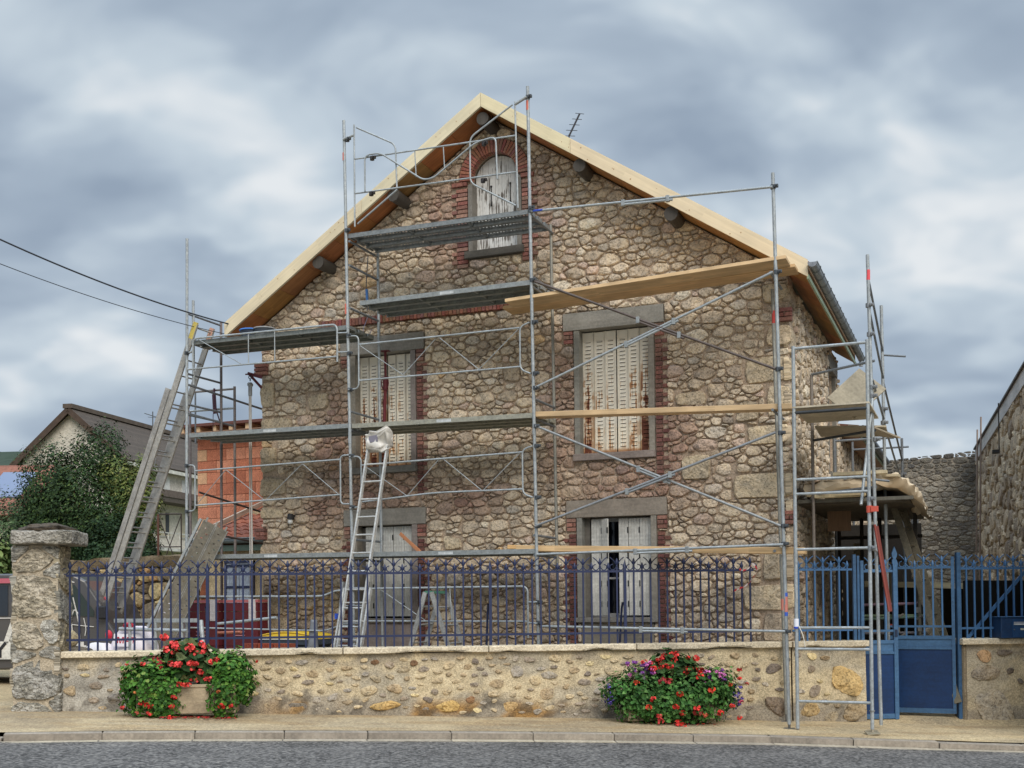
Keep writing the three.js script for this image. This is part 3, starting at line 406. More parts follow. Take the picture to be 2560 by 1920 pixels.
{ // attic shutter: old boards with flaking white paint
  const win = new THREE.Group(); win.name = 'window'; house.add(win);
  const peel = windowMap(512, 1024, (u, v) => { const st = fbm(u * 60, v * 7, 3, 3), b = fbm(u * 8, v * 12, 5, 4), k = sstep(0.56, 0.68, 0.62 * st + 0.38 * b + 0.10 * (0.75 - v)); const p = 0.82 + 0.08 * fbm(u * 20, v * 40, 6, 2); return mix3([p, p * 0.995, p * 0.975], mix3([0.50, 0.48, 0.45], [0.34, 0.31, 0.28], st), k * 0.9); });
  const mat = new THREE.MeshStandardMaterial({ map: peel, vertexColors: true, roughness: 0.85 }), n = 7, r = arch.r + 0.0, yT = (x) => arch.ys + Math.sqrt(Math.max(0.0004, r * r - (x - arch.xc) ** 2)), rnd = RNG(9);
  for (let i = 0; i < n; i++) { const a = mix(arch.x0, arch.x1, i / n) + 0.0025, b = mix(arch.x0, arch.x1, (i + 1) / n) - 0.0025, pts = [[a, arch.y0 + 0.015], [b, arch.y0 + 0.015]]; for (let k = 0; k <= 5; k++) { const x = mix(b, a, k / 5); pts.push([x, yT(x)]); } const g = flat(new THREE.ExtrudeGeometry(new THREE.Shape(pts.map((p) => new THREE.Vector2(...p))), { depth: 0.025, bevelEnabled: false })); g.translate(0, 0, ZF - 0.2 - 0.004 * rnd()); const p = g.attributes.position, uv = g.attributes.uv; for (let q = 0; q < p.count; q++) uv.setXY(q, (p.getX(q) - arch.x0) / 0.8, (p.getY(q) - arch.y0) / 1.56); one((m) => m.add(g, null, [1, 1, 1], true)).build('board', mat, win); }
  for (const [x, y0, y1] of [[-7.20, 8.12, 8.42], [-6.87, 8.14, 8.43]]) one((m) => { m.tube(V(x, y0, ZF - 0.165), V(x, y1, ZF - 0.165), 0.0085); for (const y of [y0, y1]) m.add(new THREE.SphereGeometry(0.018, 8, 6), new THREE.Matrix4().makeTranslation(x, y, ZF - 0.165)); }, L(36, 36, 38)).build('bolt', M.plain, win);
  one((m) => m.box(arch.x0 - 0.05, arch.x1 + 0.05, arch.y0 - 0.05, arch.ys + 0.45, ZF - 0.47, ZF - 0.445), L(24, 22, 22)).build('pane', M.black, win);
}
{ // upper window in the side wall
  const win = new THREE.Group(); win.name = 'window'; house.add(win);
  one((m) => { m.box(XR - 0.3, XR + 0.05, 5.9, 6.16, -22.65, -21.3); m.box(XR - 0.3, XR + 0.03, 4.0, 5.9, -21.449, -21.35); m.box(XR - 0.3, XR + 0.03, 4.0, 5.9, -22.55, -22.451); m.box(XR - 0.3, XR + 0.07, 3.88, 3.999, -22.6, -21.3); }, L(140, 136, 128)).build('frame', M.concrete, win);
  one((m) => { for (let z = -22.45; z < -21.5; z += 0.25) m.box(XR - 0.2, XR - 0.17, 4.0, 5.9, z + 0.003, z + 0.247); }, L(206, 200, 186)).build('shutter_leaf', M.paint, win);
}
one((m) => { const p = V(-10.86, 3.19, ZF + 0.02); m.add(new THREE.CylinderGeometry(0.045, 0.06, 0.09, 10), new THREE.Matrix4().makeTranslation(p.x, p.y + 0.02, p.z + 0.08), L(40, 40, 42)); m.add(new THREE.SphereGeometry(0.045, 10, 8), new THREE.Matrix4().makeTranslation(p.x, p.y - 0.07, p.z + 0.08), L(210, 210, 206)); m.box(p.x - 0.02, p.x + 0.02, p.y - 0.02, p.y + 0.05, p.z - 0.06, p.z + 0.06, L(40, 40, 42)); }).build('wall_lamp', M.plain, house);
{ // television aerial on the roof behind the ridge
  const a = thing('roof_aerial', 'thin television aerial tilted above the right roof slope', 'aerial', [-6.55, 9.35, -19]);
  one((m) => m.tube(V(0, -0.2, 0), V(0.02, 0.52, 0), 0.012), L(70, 72, 76)).build('mast', M.steel, a);
  one((m) => { m.tube(V(0.02, 0.5, 0), V(0.22, 0.86, 0.0), 0.016); for (let i = 0; i < 5; i++) { const q = V(0.02 + 0.05 * i, 0.5 + 0.09 * i, 0); m.tube(q.clone().add(V(-0.11 + 0.008 * i, 0.02, 0)), q.clone().add(V(0.11 - 0.008 * i, -0.02, 0)), 0.006, undefined, 5); } }, L(78, 80, 86)).build('antenna', M.steel, a);
}
// ------------------------------------------------------------------ ground, road, pavement, kerb
const kerbPts = [[-60, 3.4], [-6, 2.95], [0, 2.62], [1.3, 2.30], [3, 2.10], [5.5, 1.90], [7.3, 1.88], [9, 1.94], [10.3, 2.2], [11.7, 2.46], [16, 3.0], [80, 3.4]];
const kerbT = (s) => { for (let i = 1; i < kerbPts.length; i++) if (s <= kerbPts[i][0]) { const [a, b] = [kerbPts[i - 1], kerbPts[i]]; return mix(a[1], b[1], (s - a[0]) / (b[0] - a[0])); } return 3.4; };
function sheet(s0, s1, ns, ts, y, col, bump = 0) { // grid in street coordinates; ts(s) -> list of t
  const pos = [], uv = [], cl = [], idx = [], nt = ts(s0).length;
  for (let i = 0; i <= ns; i++) { const s = typeof s0 === 'object' ? s0[i] : mix(s0, s1, i / ns); ts(s).forEach((t) => { const p = FP(s, y(s, t), t); pos.push(p.x, p.y, p.z); uv.push(s, t); cl.push(...col(s, t)); }); }
  for (let i = 0; i < ns; i++) for (let j = 0; j < nt - 1; j++) { const a = i * nt + j, b = a + 1, c = a + nt, d = c + 1; idx.push(a, b, d, a, d, c); }
  const g = new THREE.BufferGeometry(); g.setAttribute('position', new THREE.Float32BufferAttribute(pos, 3)); g.setAttribute('uv', new THREE.Float32BufferAttribute(uv, 2)); g.setAttribute('color', new THREE.Float32BufferAttribute(cl, 3)); g.setIndex(idx); g.computeVertexNormals(); return g;
}
const lerpN = (a, b, n) => Array.from({ length: n + 1 }, (_, i) => mix(a, b, i / n));
{
  const gravel = L(206, 194, 172), earth = L(176, 162, 138), grass = L(92, 104, 60);
  const far = [-900, -300, -120, -60, -30, -16, -8, -4, -2, 0, 2, 4, 6, 8, 10, 12, 14, 17, 24, 40, 90, 300, 900];
  const g = sheet(far, 0, far.length - 1, () => [-900, -400, -200, -100, -60, -40, -28, -20, -15, -11, -8, -6, -4, -2, -0.15, 1.5, 10, 20, 40, 120, 900], (s, t) => (t > 0 ? gY(s) - 0.25 : Math.max(gY(s), 0.02) - 0.03 + 0.05 * sstep(0, -6, t)) - (t > 10 ? 0.3 : 0), (s, t) => t < -22 ? grass : mix3(gravel, earth, clamp(fbm(s, t, 3, 2) * 1.4 - 0.3)));
  structure('ground', g, M.gravel);
  structure('pavement', sheet(-8, 15, 184, (s) => [-1.6, -0.8, -0.3, 0.0, ...lerpN(0.12, kerbT(s) - 0.17, 14)], (s, t) => gY(s) + 0.008 + 0.014 * (fbm(s * 2.3, t * 2.3, 4, 3) - 0.5) * sstep(0, 0.4, t) * sstep(kerbT(s) - 0.17, kerbT(s) - 0.5, t),
    (s, t) => { const k = fbm(s * 1.3, t * 1.6, 9, 4), w = fbm(s * 0.5, t * 0.9, 19, 3), sand = clamp(sstep(7.4, 9.2, s) * (0.5 + w)); let c = mix3(L(198, 187, 168), L(178, 166, 148), sstep(0.42, 0.62, k)); c = mix3(c, L(216, 204, 180), sand * sstep(0.3, 0.6, k + 0.15) * 0.8); const rut = sstep(0.5, 0.62, fbm(s * 0.8, t * 5, 29, 3)); return mix3(c, L(170, 148, 116), rut * 0.5); }), M.gravel);
  structure('road', sheet(-60, 80, 280, (s) => [kerbT(s) - 0.01, kerbT(s) + 0.12, kerbT(s) + 0.3, kerbT(s) + 0.7, 4.5, 6, 7.5, 9.4], (s, t) => gY(s) - 0.082 + 0.03 * Math.sin(clamp((t - 2) / 7.4) * Math.PI),
    (s, t) => { const e = t - kerbT(s), w = fbm(s * 1.2, t * 2.4, 14, 3), d = clamp(1.2 * sstep(0.4, 0.0, e) * (0.3 + w)); return mix3(L(120, 117, 112).map((q) => q * (0.85 + 0.35 * w)), L(166, 154, 134), d * 0.8); }), M.road);
  structure('verge', sheet(-60, 80, 40, () => [9.41, 9.6, 12, 16, 22, 30], (s, t) => gY(s) + 0.0, () => L(150, 146, 136)), M.gravel);
  // kerb stones, one by one, and the flat channel stones at their foot
  const kerb = new THREE.Group(); kerb.name = 'kerb'; kerb.userData.kind = 'structure'; scene.add(kerb); const rnd = RNG(31);
  for (let s = -6.0; s < 15.5;) {
    const l = 0.98 + 0.04 * rnd(), e = s + l, low = s > 10.0 ? 0.012 : s < -0.2 ? mix(0.02, 0.05, clamp((s + 6) / 6)) : 0, a = FP(s + 0.0035, 0, kerbT(s) - 0.09), b = FP(e - 0.0035, 0, kerbT(e) - 0.09), m = new MB(mix3(L(160, 150, 138), L(172, 161, 147), rnd()));
    a.y = gY(s) - 0.124 - low; b.y = gY(e) - 0.124 - low; m.beam(a, b, 0.17, 0.26, undefined, V(0, 1, 0), 0.012); m.build('kerb_stone', M.concrete, kerb);
    const c = new MB(mix3(L(176, 166, 150), L(196, 184, 162), rnd())), a2 = FP(s + 0.006, gY(s) - 0.111, kerbT(s) + 0.09), b2 = FP(e - 0.006, gY(e) - 0.111, kerbT(e) + 0.09); c.beam(a2, b2, 0.16, 0.075, undefined, V(0, 1, 0), 0.008); c.build('channel_stone', M.concrete, kerb); s = e;
  }
}
// ------------------------------------------------------------------ the low street wall, its coping, the piers beside the gate
const toStreet = (o) => { o.position.copy(FO); o.rotation.y = Math.atan2(-FE.z, FE.x); return o; }; // local x = s, z = t
function rough(s0, s1, y0f, y1, t0, t1, col, seed, step = 0.05, amp = 0.012) { // wall core with an uneven face
  const m = new MB(), nx = Math.ceil((s1 - s0) / step), ny = 20, pos = [], uv = [], cl = [], idx = [];
  for (let i = 0; i <= nx; i++) for (let j = 0; j <= ny; j++) { const s = mix(s0, s1, i / nx), yb = y0f(s), y = mix(yb, y1, j / ny), bulge = 0.035 * sstep(0.35, 0, y - gY(s)) * fbm(s * 1.7, 3, seed, 2); pos.push(s, y, t1 + bulge + amp * 2 * (fbm(s * 7, y * 7, seed, 4) - 0.5)); uv.push(s, y); cl.push(...col(s, y)); }
  for (let i = 0; i < nx; i++) for (let j = 0; j < ny; j++) { const a = i * (ny + 1) + j, b = a + 1, c = a + ny + 1; idx.push(a, c, c + 1, a, c + 1, b); }
  const g = new THREE.BufferGeometry(); g.setAttribute('position', new THREE.Float32BufferAttribute(pos, 3)); g.setAttribute('uv', new THREE.Float32BufferAttribute(uv, 2)); g.setAttribute('color', new THREE.Float32BufferAttribute(cl, 3)); g.setIndex(idx); g.computeVertexNormals(); m.add(g, null, undefined, true);
  m.box(s0, s1, y0f(s1) - 0.3, y1, t0, t1 - amp - 0.006, L(176, 160, 130)); return m.geo;
}
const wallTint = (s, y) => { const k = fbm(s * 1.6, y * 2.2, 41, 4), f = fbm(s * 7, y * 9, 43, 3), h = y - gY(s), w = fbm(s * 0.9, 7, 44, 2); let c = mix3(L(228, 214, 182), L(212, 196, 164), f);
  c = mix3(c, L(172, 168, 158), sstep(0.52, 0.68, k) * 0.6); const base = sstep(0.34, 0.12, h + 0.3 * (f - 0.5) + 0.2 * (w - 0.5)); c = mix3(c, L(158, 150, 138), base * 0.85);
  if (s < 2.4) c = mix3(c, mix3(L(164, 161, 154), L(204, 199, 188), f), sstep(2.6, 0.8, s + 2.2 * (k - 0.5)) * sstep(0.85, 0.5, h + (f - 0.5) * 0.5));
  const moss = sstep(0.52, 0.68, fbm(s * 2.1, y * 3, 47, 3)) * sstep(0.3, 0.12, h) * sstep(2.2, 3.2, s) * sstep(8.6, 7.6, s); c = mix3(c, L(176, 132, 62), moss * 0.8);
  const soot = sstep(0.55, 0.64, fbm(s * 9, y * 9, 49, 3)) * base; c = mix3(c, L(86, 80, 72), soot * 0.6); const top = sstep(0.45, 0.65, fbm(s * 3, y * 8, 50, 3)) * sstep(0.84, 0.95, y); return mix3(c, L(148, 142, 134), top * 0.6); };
const pebble = [[5, L(204, 186, 154)], [4, L(184, 164, 134)], [3, L(164, 150, 134)], [2, L(184, 174, 160)], [2.4, L(220, 202, 158)], [0.7, L(146, 112, 82)], [0.7, L(140, 128, 118)]];
function streetWall(label, s0, s1, seed, specials, n, scale = 1) {
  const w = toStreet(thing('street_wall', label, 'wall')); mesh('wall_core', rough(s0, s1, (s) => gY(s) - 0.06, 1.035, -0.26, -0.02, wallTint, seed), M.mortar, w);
  const rnd = RNG(seed), placed = specials.map((q) => ({ s: q[0], y: q[1], a: q[2], b: q[3], c: q[4] })); let tries = 0;
  while (placed.length < n && tries++ < 9000) { const a = scale * mix(0.05, 0.125, Math.pow(rnd(), 1.3)), b = a * mix(0.34, 0.8, rnd()), s = mix(s0 + a, s1 - a, rnd()), y = mix(gY(s) + 0.03 + b, 0.99 - b, rnd()); if (seed === 51 && s < 2.6 && rnd() < 0.75) continue; if (placed.every((q) => Math.hypot((q.s - s) / (q.a + a + 0.03), (q.y - y) / (q.b + b + 0.022)) > 1)) placed.push({ s, y, a, b, c: pal(rnd, pebble) }); }
  for (const q of placed) {
    const k = 9, poly = [], ph = rnd() * 6, sk = (rnd() - 0.5) * 1.1; for (let i = 0; i < k; i++) { const t = i / k * Math.PI * 2, r = 1 + 0.55 * (rnd() - 0.5); poly.push([q.s + Math.cos(t) * q.a * r + sk * Math.sin(t) * q.b, q.y + Math.sin(t) * q.b * r]); }
    const big = q.a > 0.15; const g = stoneGeo(poly, (u, v, h) => V(u, v, -0.02 + 0.012 + h), { joint: 0.001, irr: 0.7, h: big ? 0.024 : 0.004 + 0.012 * rnd(), rnd, col: q.c, n: big ? 26 : 13, deep: 0.06, rough: big ? 0.028 : 0.009, flatness: 0.8 }); if (g) mesh('stone', g, M.stone, w);
  }
  return w;
}
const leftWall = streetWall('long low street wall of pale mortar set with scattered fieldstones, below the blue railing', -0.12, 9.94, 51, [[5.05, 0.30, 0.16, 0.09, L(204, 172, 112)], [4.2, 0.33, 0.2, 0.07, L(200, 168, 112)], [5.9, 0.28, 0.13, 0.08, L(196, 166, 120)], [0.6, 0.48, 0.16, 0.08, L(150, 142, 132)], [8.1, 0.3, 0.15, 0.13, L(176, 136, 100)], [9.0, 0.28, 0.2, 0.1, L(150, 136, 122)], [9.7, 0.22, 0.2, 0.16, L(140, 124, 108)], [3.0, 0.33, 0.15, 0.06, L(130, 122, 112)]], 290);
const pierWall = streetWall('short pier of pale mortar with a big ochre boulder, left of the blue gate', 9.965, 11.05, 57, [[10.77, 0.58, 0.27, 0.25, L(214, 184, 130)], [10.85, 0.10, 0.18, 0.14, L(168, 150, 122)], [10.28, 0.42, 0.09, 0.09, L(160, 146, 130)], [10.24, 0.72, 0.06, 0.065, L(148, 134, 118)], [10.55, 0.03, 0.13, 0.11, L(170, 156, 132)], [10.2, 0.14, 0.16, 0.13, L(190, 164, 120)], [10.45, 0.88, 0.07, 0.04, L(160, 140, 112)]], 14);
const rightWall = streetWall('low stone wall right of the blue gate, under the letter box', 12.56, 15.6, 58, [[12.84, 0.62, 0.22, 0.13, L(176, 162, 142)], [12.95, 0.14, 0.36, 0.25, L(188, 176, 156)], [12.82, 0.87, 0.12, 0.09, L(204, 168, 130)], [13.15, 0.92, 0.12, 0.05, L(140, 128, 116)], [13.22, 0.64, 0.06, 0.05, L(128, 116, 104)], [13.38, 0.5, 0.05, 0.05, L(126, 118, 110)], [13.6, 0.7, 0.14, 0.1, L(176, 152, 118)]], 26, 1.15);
function copingRow(w, edges, y = 1.035) { const rnd = RNG(edges.length * 7 + 3); for (let i = 0; i < edges.length - 1; i++) { const g = new RoundedBoxGeometry(edges[i + 1] - edges[i] - 0.008, 0.088, 0.36, 2, 0.016); const n = toFine(g); const p = n.attributes.position; for (let k = 0; k < p.count; k++) { const x = p.getX(k) + edges[i], yy = p.getY(k); const chip = yy < -0.02 && p.getZ(k) > 0.1 ? 0.022 * sstep(0.62, 0.8, noise(x * 3.1, 7.7)) : 0; p.setXYZ(k, p.getX(k), yy + chip + 0.006 * (noise(x * 4, yy * 9, p.getZ(k) * 5) - 0.5), p.getZ(k)); } n.computeVertexNormals(); const m = new MB(mix3(L(236, 224, 200), L(218, 208, 186), rnd())); m.add(n, new THREE.Matrix4().makeTranslation((edges[i] + edges[i + 1]) / 2, y + 0.044 + 0.003 * rnd(), -0.125)); m.build('coping_slab', M.stone2, w); } }
function toFine(g) { g = flat(g); for (let it = 0; it < 7; it++) { const p = g.attributes.position, out = []; for (let i = 0; i < p.count; i += 3) { const a = V().fromBufferAttribute(p, i), b = V().fromBufferAttribute(p, i + 1), c = V().fromBufferAttribute(p, i + 2), L2 = [a.distanceTo(b), b.distanceTo(c), c.distanceTo(a)], mx = Math.max(...L2); if (mx < 0.09) { out.push(a, b, c); continue; } const q = L2.indexOf(mx), T = [[a, b, c], [b, c, a], [c, a, b]][q], md = T[0].clone().add(T[1]).multiplyScalar(0.5); out.push(T[0], md, T[2], md, T[1], T[2]); } g = new THREE.BufferGeometry().setFromPoints(out); } g = mergeVertices(g, 1e-4); g.computeVertexNormals(); return g; }
M.stone2 = std({ map: mortarMap, bumpMap: stoneBump, bumpScale: 0.006, roughness: 0.95 });
copingRow(leftWall, [-0.22, 1.9, 3.62, 5.62, 7.7, 9.945]); copingRow(pierWall, [9.955, 11.09]); copingRow(rightWall, [12.47, 14.2, 15.7]);
{ // end faces of the wall beside the gate
  one((m) => m.box(12.5, 12.57, gY(12.5) - 0.1, 1.03, -0.28, -0.012, undefined, 0.02), L(150, 138, 118)).build('wall_end', M.mortar, rightWall);
}
// ------------------------------------------------------------------ the big pillar at the left
{
  const p = toStreet(thing('stone_pillar', 'weathered lichened stone pillar with mossy capstone at the left end of the railing', 'pillar')), rnd = RNG(61);
  const x0 = -0.74, x1 = -0.10, z0 = -0.5, z1 = 0.12, yb = 0.2, yt = 2.55;
  one((m) => m.box(x0 + 0.03, x1 - 0.03, yb, yt, z0 + 0.03, z1 - 0.03), L(196, 184, 164)).build('core', M.mortar, p);
  const lich = [[5, L(190, 187, 179)], [2, L(198, 188, 170)], [2, L(176, 173, 166)], [1, L(206, 194, 168)]], parts = [];
  const face = (poly, place, fixed, seed) => { for (const c of cells({ poly, r0: 0.2, spread: [0.75, 1.3], asp: 1.4, fixed, tries: 3000, seed, gap: 0.8 })) { const g = stoneGeo(c.poly, place, { joint: 0.006, h: 0.035, rnd, col: pal(rnd, lich), n: 30, rough: 0.018, flatness: 0.95, round: 1 }); if (g) parts.push({ geo: g, show: Math.abs(areaOf(c.poly)) }); } };
  face([[x0, yb], [x1, yb], [x1, yt], [x0, yt]], (u, v, h) => V(u, v, z1 - 0.04 + h), [[-0.42, 1.85, 0.32], [-0.5, 1.35, 0.22], [-0.25, 1.4, 0.2], [-0.4, 0.75, 0.3], [-0.4, 2.35, 0.16]], 62);
  face([[z0, yb], [z1, yb], [z1, yt], [z0, yt]].map(([a, b]) => [-a, b]).reverse(), (u, v, h) => V(x1 - 0.04 + h, v, -u), [], 63);
  face([[z0, yb], [z1, yb], [z1, yt], [z0, yt]], (u, v, h) => V(x0 + 0.04 - h, v, u), [], 64);
  laid(p, parts, 290, 'stone', 'small_stone', M.pillar = std({ map: tex(512, 0.9, (u, v) => { const a = N(u, v, 6, 81, 5), wp = 0.06 * (N(u, v, 8, 85, 3) - 0.5), b = fbm((u + wp) * 16, (v + wp) * 44, 82, 4, 0), c = N(u, v, 30, 83, 4), f = N(u, v, 90, 84, 2); let k = 0.78 + 0.45 * (a - 0.5) + 0.75 * (b - 0.5) + 0.25 * (f - 0.5); const w = sstep(0.60, 0.70, c) * sstep(0.45, 0.6, a) * 0.9; return [mix(k, 0.93, w), mix(k * 0.99, 0.93, w), mix(k * mix(0.93, 0.99, a), 0.92, w)]; }), bumpMap: stoneBump, bumpScale: 0.03, roughness: 1 }));
  { const g = toFine(new RoundedBoxGeometry(0.80, 0.19, 0.80, 2, 0.03)), q = g.attributes.position; for (let i = 0; i < q.count; i++) { const k = 0.02 * (fbm(q.getX(i) * 5, q.getY(i) * 8, q.getZ(i) * 5, 3) - 0.5); q.setXYZ(i, q.getX(i) + k, q.getY(i) + k, q.getZ(i) + k); } g.computeVertexNormals(); one((m) => m.add(g, new THREE.Matrix4().makeTranslation(-0.30, 2.65, -0.16)), L(176, 172, 164)).build('capstone', M.pillar, p); }
  { const g = new THREE.SphereGeometry(1, 40, 14, 0, Math.PI * 2, 0, Math.PI / 2), q = g.attributes.position; for (let i = 0; i < q.count; i++) { const x = q.getX(i), y = q.getY(i), z = q.getZ(i), k = 0.75 + 0.5 * fbm(x * 3, y * 3, z * 3 + 4, 3); q.setXYZ(i, x * 0.36 * k, y * 0.125 * k + 0.004 * 0, z * 0.36 * k); } g.computeVertexNormals(); one((m) => m.add(g, new THREE.Matrix4().makeTranslation(-0.34, 2.735, -0.16)), L(82, 72, 60)).build('moss', M.stone, p); }
}
// ------------------------------------------------------------------ wrought-iron railing on the wall, the gate
const ironMat = std({ roughness: 0.45 }), NAVY = L(34, 44, 78), BLUE = L(62, 102, 144);
const sharedGeo = {};
function barGeo(y0, tip, c, key) { return sharedGeo[key] ??= one((m) => { m.box(-0.0115, 0.0115, y0, tip - 0.12, -0.0115, 0.0115); const sp = new THREE.LatheGeometry([[0.001, -0.13], [0.016, -0.128], [0.018, -0.115], [0.012, -0.108], [0.013, -0.1], [0.024, -0.075], [0.02, -0.045], [0.009, -0.012], [0.0, 0]].map((p) => new THREE.Vector2(...p)), 6); m.add(sp, new THREE.Matrix4().makeTranslation(0, tip, 0)); }, c).geo; }
function scrollGeo(c, key) { return sharedGeo[key] ??= (() => { const g = new THREE.TubeGeometry(new THREE.CatmullRomCurve3([[-0.058, 0.085], [-0.088, 0.074], [-0.1, 0.045], [-0.085, 0.014], [-0.05, 0.004], [-0.018, 0.03], [0.004, 0.075], [0.03, 0.12], [0.062, 0.155], [0.1, 0.185]].map(([x, y]) => V(x, y, 0))), 22, 0.0075, 5); return one((m) => m.add(g), c).geo; })(); }
function railing(root, s0, n, pitch, c, key, z, { y0 = 1.115, r1 = 2.145, r2 = 1.275, first = 0, skip = [], tipT = 2.335, tipS = 2.275, ends } = {}) {
  const [a, b] = ends ?? [s0 - 0.05, s0 + (n - 1) * pitch + 0.05];
  for (const [y, h] of [[r1, 0.03], [r2, 0.03]]) one((m) => m.box(a, b, y - h / 2, y + h / 2, z - 0.009, z + 0.009), c).build('rail', ironMat, root);
  for (let i = 0; i < n; i++) { const tall = (i + first) % 2 === 0, x = s0 + i * pitch; if (skip.includes(i)) continue; const m = mesh('bar', tall ? barGeo(y0, tipT, c, key + 't' + y0) : barGeo(y0, tipS, c, key + 's' + y0), ironMat, root); m.position.set(x, 0, z);
    if (tall) for (const k of [1, -1]) { if (x + k * 0.1 > b + 0.02 || x + k * 0.1 < a - 0.02) continue; const q = mesh('scroll', scrollGeo(c, key), ironMat, root); q.position.set(x, r1 + 0.014, z + 0.004 * k); q.scale.x = k; } }
}
{
  const f = toStreet(thing('iron_railing', 'long navy blue iron railing with spear tips and scrolls on the low street wall', 'railing'));
  railing(f, -0.027, 79, 0.1207, NAVY, 'n', -0.1, { skip: [15, 31, 47, 63] });
  for (const s of [1.79, 3.73, 5.66, 7.57]) one((m) => { m.box(s - 0.02, s + 0.02, 1.115, 2.2, -0.12, -0.08); m.add(new THREE.ConeGeometry(0.03, 0.12, 4), new THREE.Matrix4().makeTranslation(s, 2.26, -0.1)); m.path([V(s - 0.028, 1.7, -0.13), V(s - 0.03, 1.62, -0.2), V(s - 0.045, 1.1, -0.3)], 0.016, undefined, 6); }, NAVY).build('post', ironMat, f);
  const f2 = toStreet(thing('iron_railing', 'short blue iron railing on the pier between the house corner and the gate', 'railing')); railing(f2, 10.1, 7, 0.1207, BLUE, 'b', -0.1, { ends: [10.0, 10.9], first: 1 });
  const f3 = toStreet(thing('iron_railing', 'blue iron railing on the wall right of the gate, behind the letter box', 'railing')); railing(f3, 12.62, 22, 0.1207, BLUE, 'b', -0.1, { ends: [12.5, 15.3], first: 0 });
  one((m) => m.beam(V(12.66, 1.13, -0.16), V(13.75, 2.3, -0.16), 0.045, 0.02, undefined, V(0, 0, 1)), BLUE).build('brace', ironMat, f3);
  const panelMap = std({ map: concreteMap, roughness: 0.42 }), DP = L(14, 54, 104), LP = L(70, 110, 152);
  const leaf = (root, w, dir, key, spear) => { // local x from the hinge (0) to the free edge
    const X = (a, b) => dir > 0 ? [a, b] : [-b, -a];
    one((m) => { m.box(...X(0, 0.045), 0.02, 2.3, -0.02, 0.02); m.box(...X(0.045, w - 0.06), 2.13, 2.165, -0.014, 0.014); m.box(...X(0.045, w - 0.06), 1.27, 1.30, -0.014, 0.014); m.box(...X(0.045, w - 0.06), 1.10, 1.15, -0.018, 0.018); m.box(...X(0.045, w - 0.06), 0.95, 0.985, -0.018, 0.018); m.box(...X(0.045, w - 0.06), 0.02, 0.09, -0.018, 0.018); m.box(...X(w - 0.06, w), -0.0 + 0.01, 2.25, -0.026, 0.026); if (spear) { const sh = new THREE.Shape([[-0.035, 0], [0.035, 0], [0.035, 0.05], [0.018, 0.075], [0.035, 0.11], [0.04, 0.15], [0, 0.25], [-0.04, 0.15], [-0.035, 0.11], [-0.018, 0.075], [-0.035, 0.05]].map((p) => new THREE.Vector2(...p))); m.add(new THREE.ExtrudeGeometry(sh, { depth: 0.03, bevelEnabled: false }), new THREE.Matrix4().makeTranslation(dir * (w - 0.03), 2.25, -0.015)); } }, LP).build('frame', panelMap, root);
    one((m) => { m.box(...X(0.046, w - 0.061), 0.986, 1.10, -0.004, 0.002); }, LP).build('upper_panel', panelMap, root);
    one((m) => { m.box(...X(0.046, w - 0.061), 0.091, 0.949, -0.004, 0.002); }, DP).build('lower_panel', panelMap, root);
    const n = Math.round((w - 0.1) / 0.125); for (let i = 1; i < n; i++) { const x = dir * mix(0.045, w - 0.06, i / n), b = mesh('bar', barGeo(1.11, i % 2 ? 2.32 : 2.26, LP, key + (i % 2)), ironMat, root); b.position.x = x; if (i % 2) for (const k of [1, -1]) { const q = mesh('scroll', scrollGeo(LP, key), ironMat, root); q.position.set(x, 2.16, 0.004 * k); q.scale.x = k * 0.9; } }
  };
  const posts = toStreet(thing('gate_post', 'twin blue steel hinge posts at the left edge of the gateway', 'gate post')); one((m) => { m.box(10.905, 10.95, -0.1, 2.36, -0.12, -0.075); m.box(10.965, 11.0, -0.1, 2.34, -0.12, -0.075); }, BLUE).build('post', panelMap, posts);
  const g1 = thing('gate_leaf', 'narrow closed left leaf of the blue gate, with a spear-topped stile', 'gate', FP(11.01, -0.03, -0.08).toArray(), Math.atan2(-FE.z, FE.x)); leaf(g1, 0.545, 1, 'g', true); one((m) => m.box(0.495, 0.535, 1.2, 1.3, 0.026, 0.034), L(24, 40, 66)).build('lock', ironMat, g1);
  const g2 = thing('gate_leaf', 'wide right leaf of the blue gate standing ajar, dark blue lower panel', 'gate', FP(12.42, 0.02, -0.06).toArray(), Math.atan2(-FE.z, FE.x) - 0.5); leaf(g2, 0.98, -1, 'h', false);
  const p2 = toStreet(thing('gate_post', 'tall blue steel post at the right edge of the gateway', 'gate post')); one((m) => m.box(12.45, 12.51, -0.15, 2.38, -0.1, -0.04), BLUE).build('post', panelMap, p2);
  const mb = toStreet(thing('letter_box', 'blue metal letter box with white slot standing on the right wall', 'letter box')); // stands on the coping
  one((m) => m.box(13.02, 13.52, 1.128, 1.43, -0.2, 0.12, undefined, 0.012), L(22, 60, 104)).build('box', panelMap, mb); one((m) => m.box(13.19, 13.515, 1.14, 1.405, 0.1205, 0.128), L(30, 74, 124)).build('door', panelMap, mb); one((m) => { m.box(13.21, 13.375, 1.335, 1.365, 0.1285, 0.136, L(160, 166, 180)); m.box(13.21, 13.375, 1.322, 1.335, 0.1285, 0.142, L(232, 236, 240)); }).build('slot', M.paint, mb); one((m) => m.box(13.31, 13.385, 1.245, 1.272, 0.1285, 0.131), L(226, 228, 214)).build('name_plate', M.paint, mb); one((m) => m.box(13.01, 13.53, 1.43, 1.438, -0.21, 0.135), L(44, 92, 140)).build('lid', panelMap, mb); one((m) => m.add(new THREE.CylinderGeometry(0.009, 0.009, 0.01, 8).rotateX(Math.PI / 2), new THREE.Matrix4().makeTranslation(13.215, 1.255, 0.133)), L(120, 130, 140)).build('lock', M.steel, mb);
  const tp = toStreet(thing('warning_tape', 'torn red and white warning tape fluttering at the right end of the navy railing', 'tape')), rnd = RNG(8);
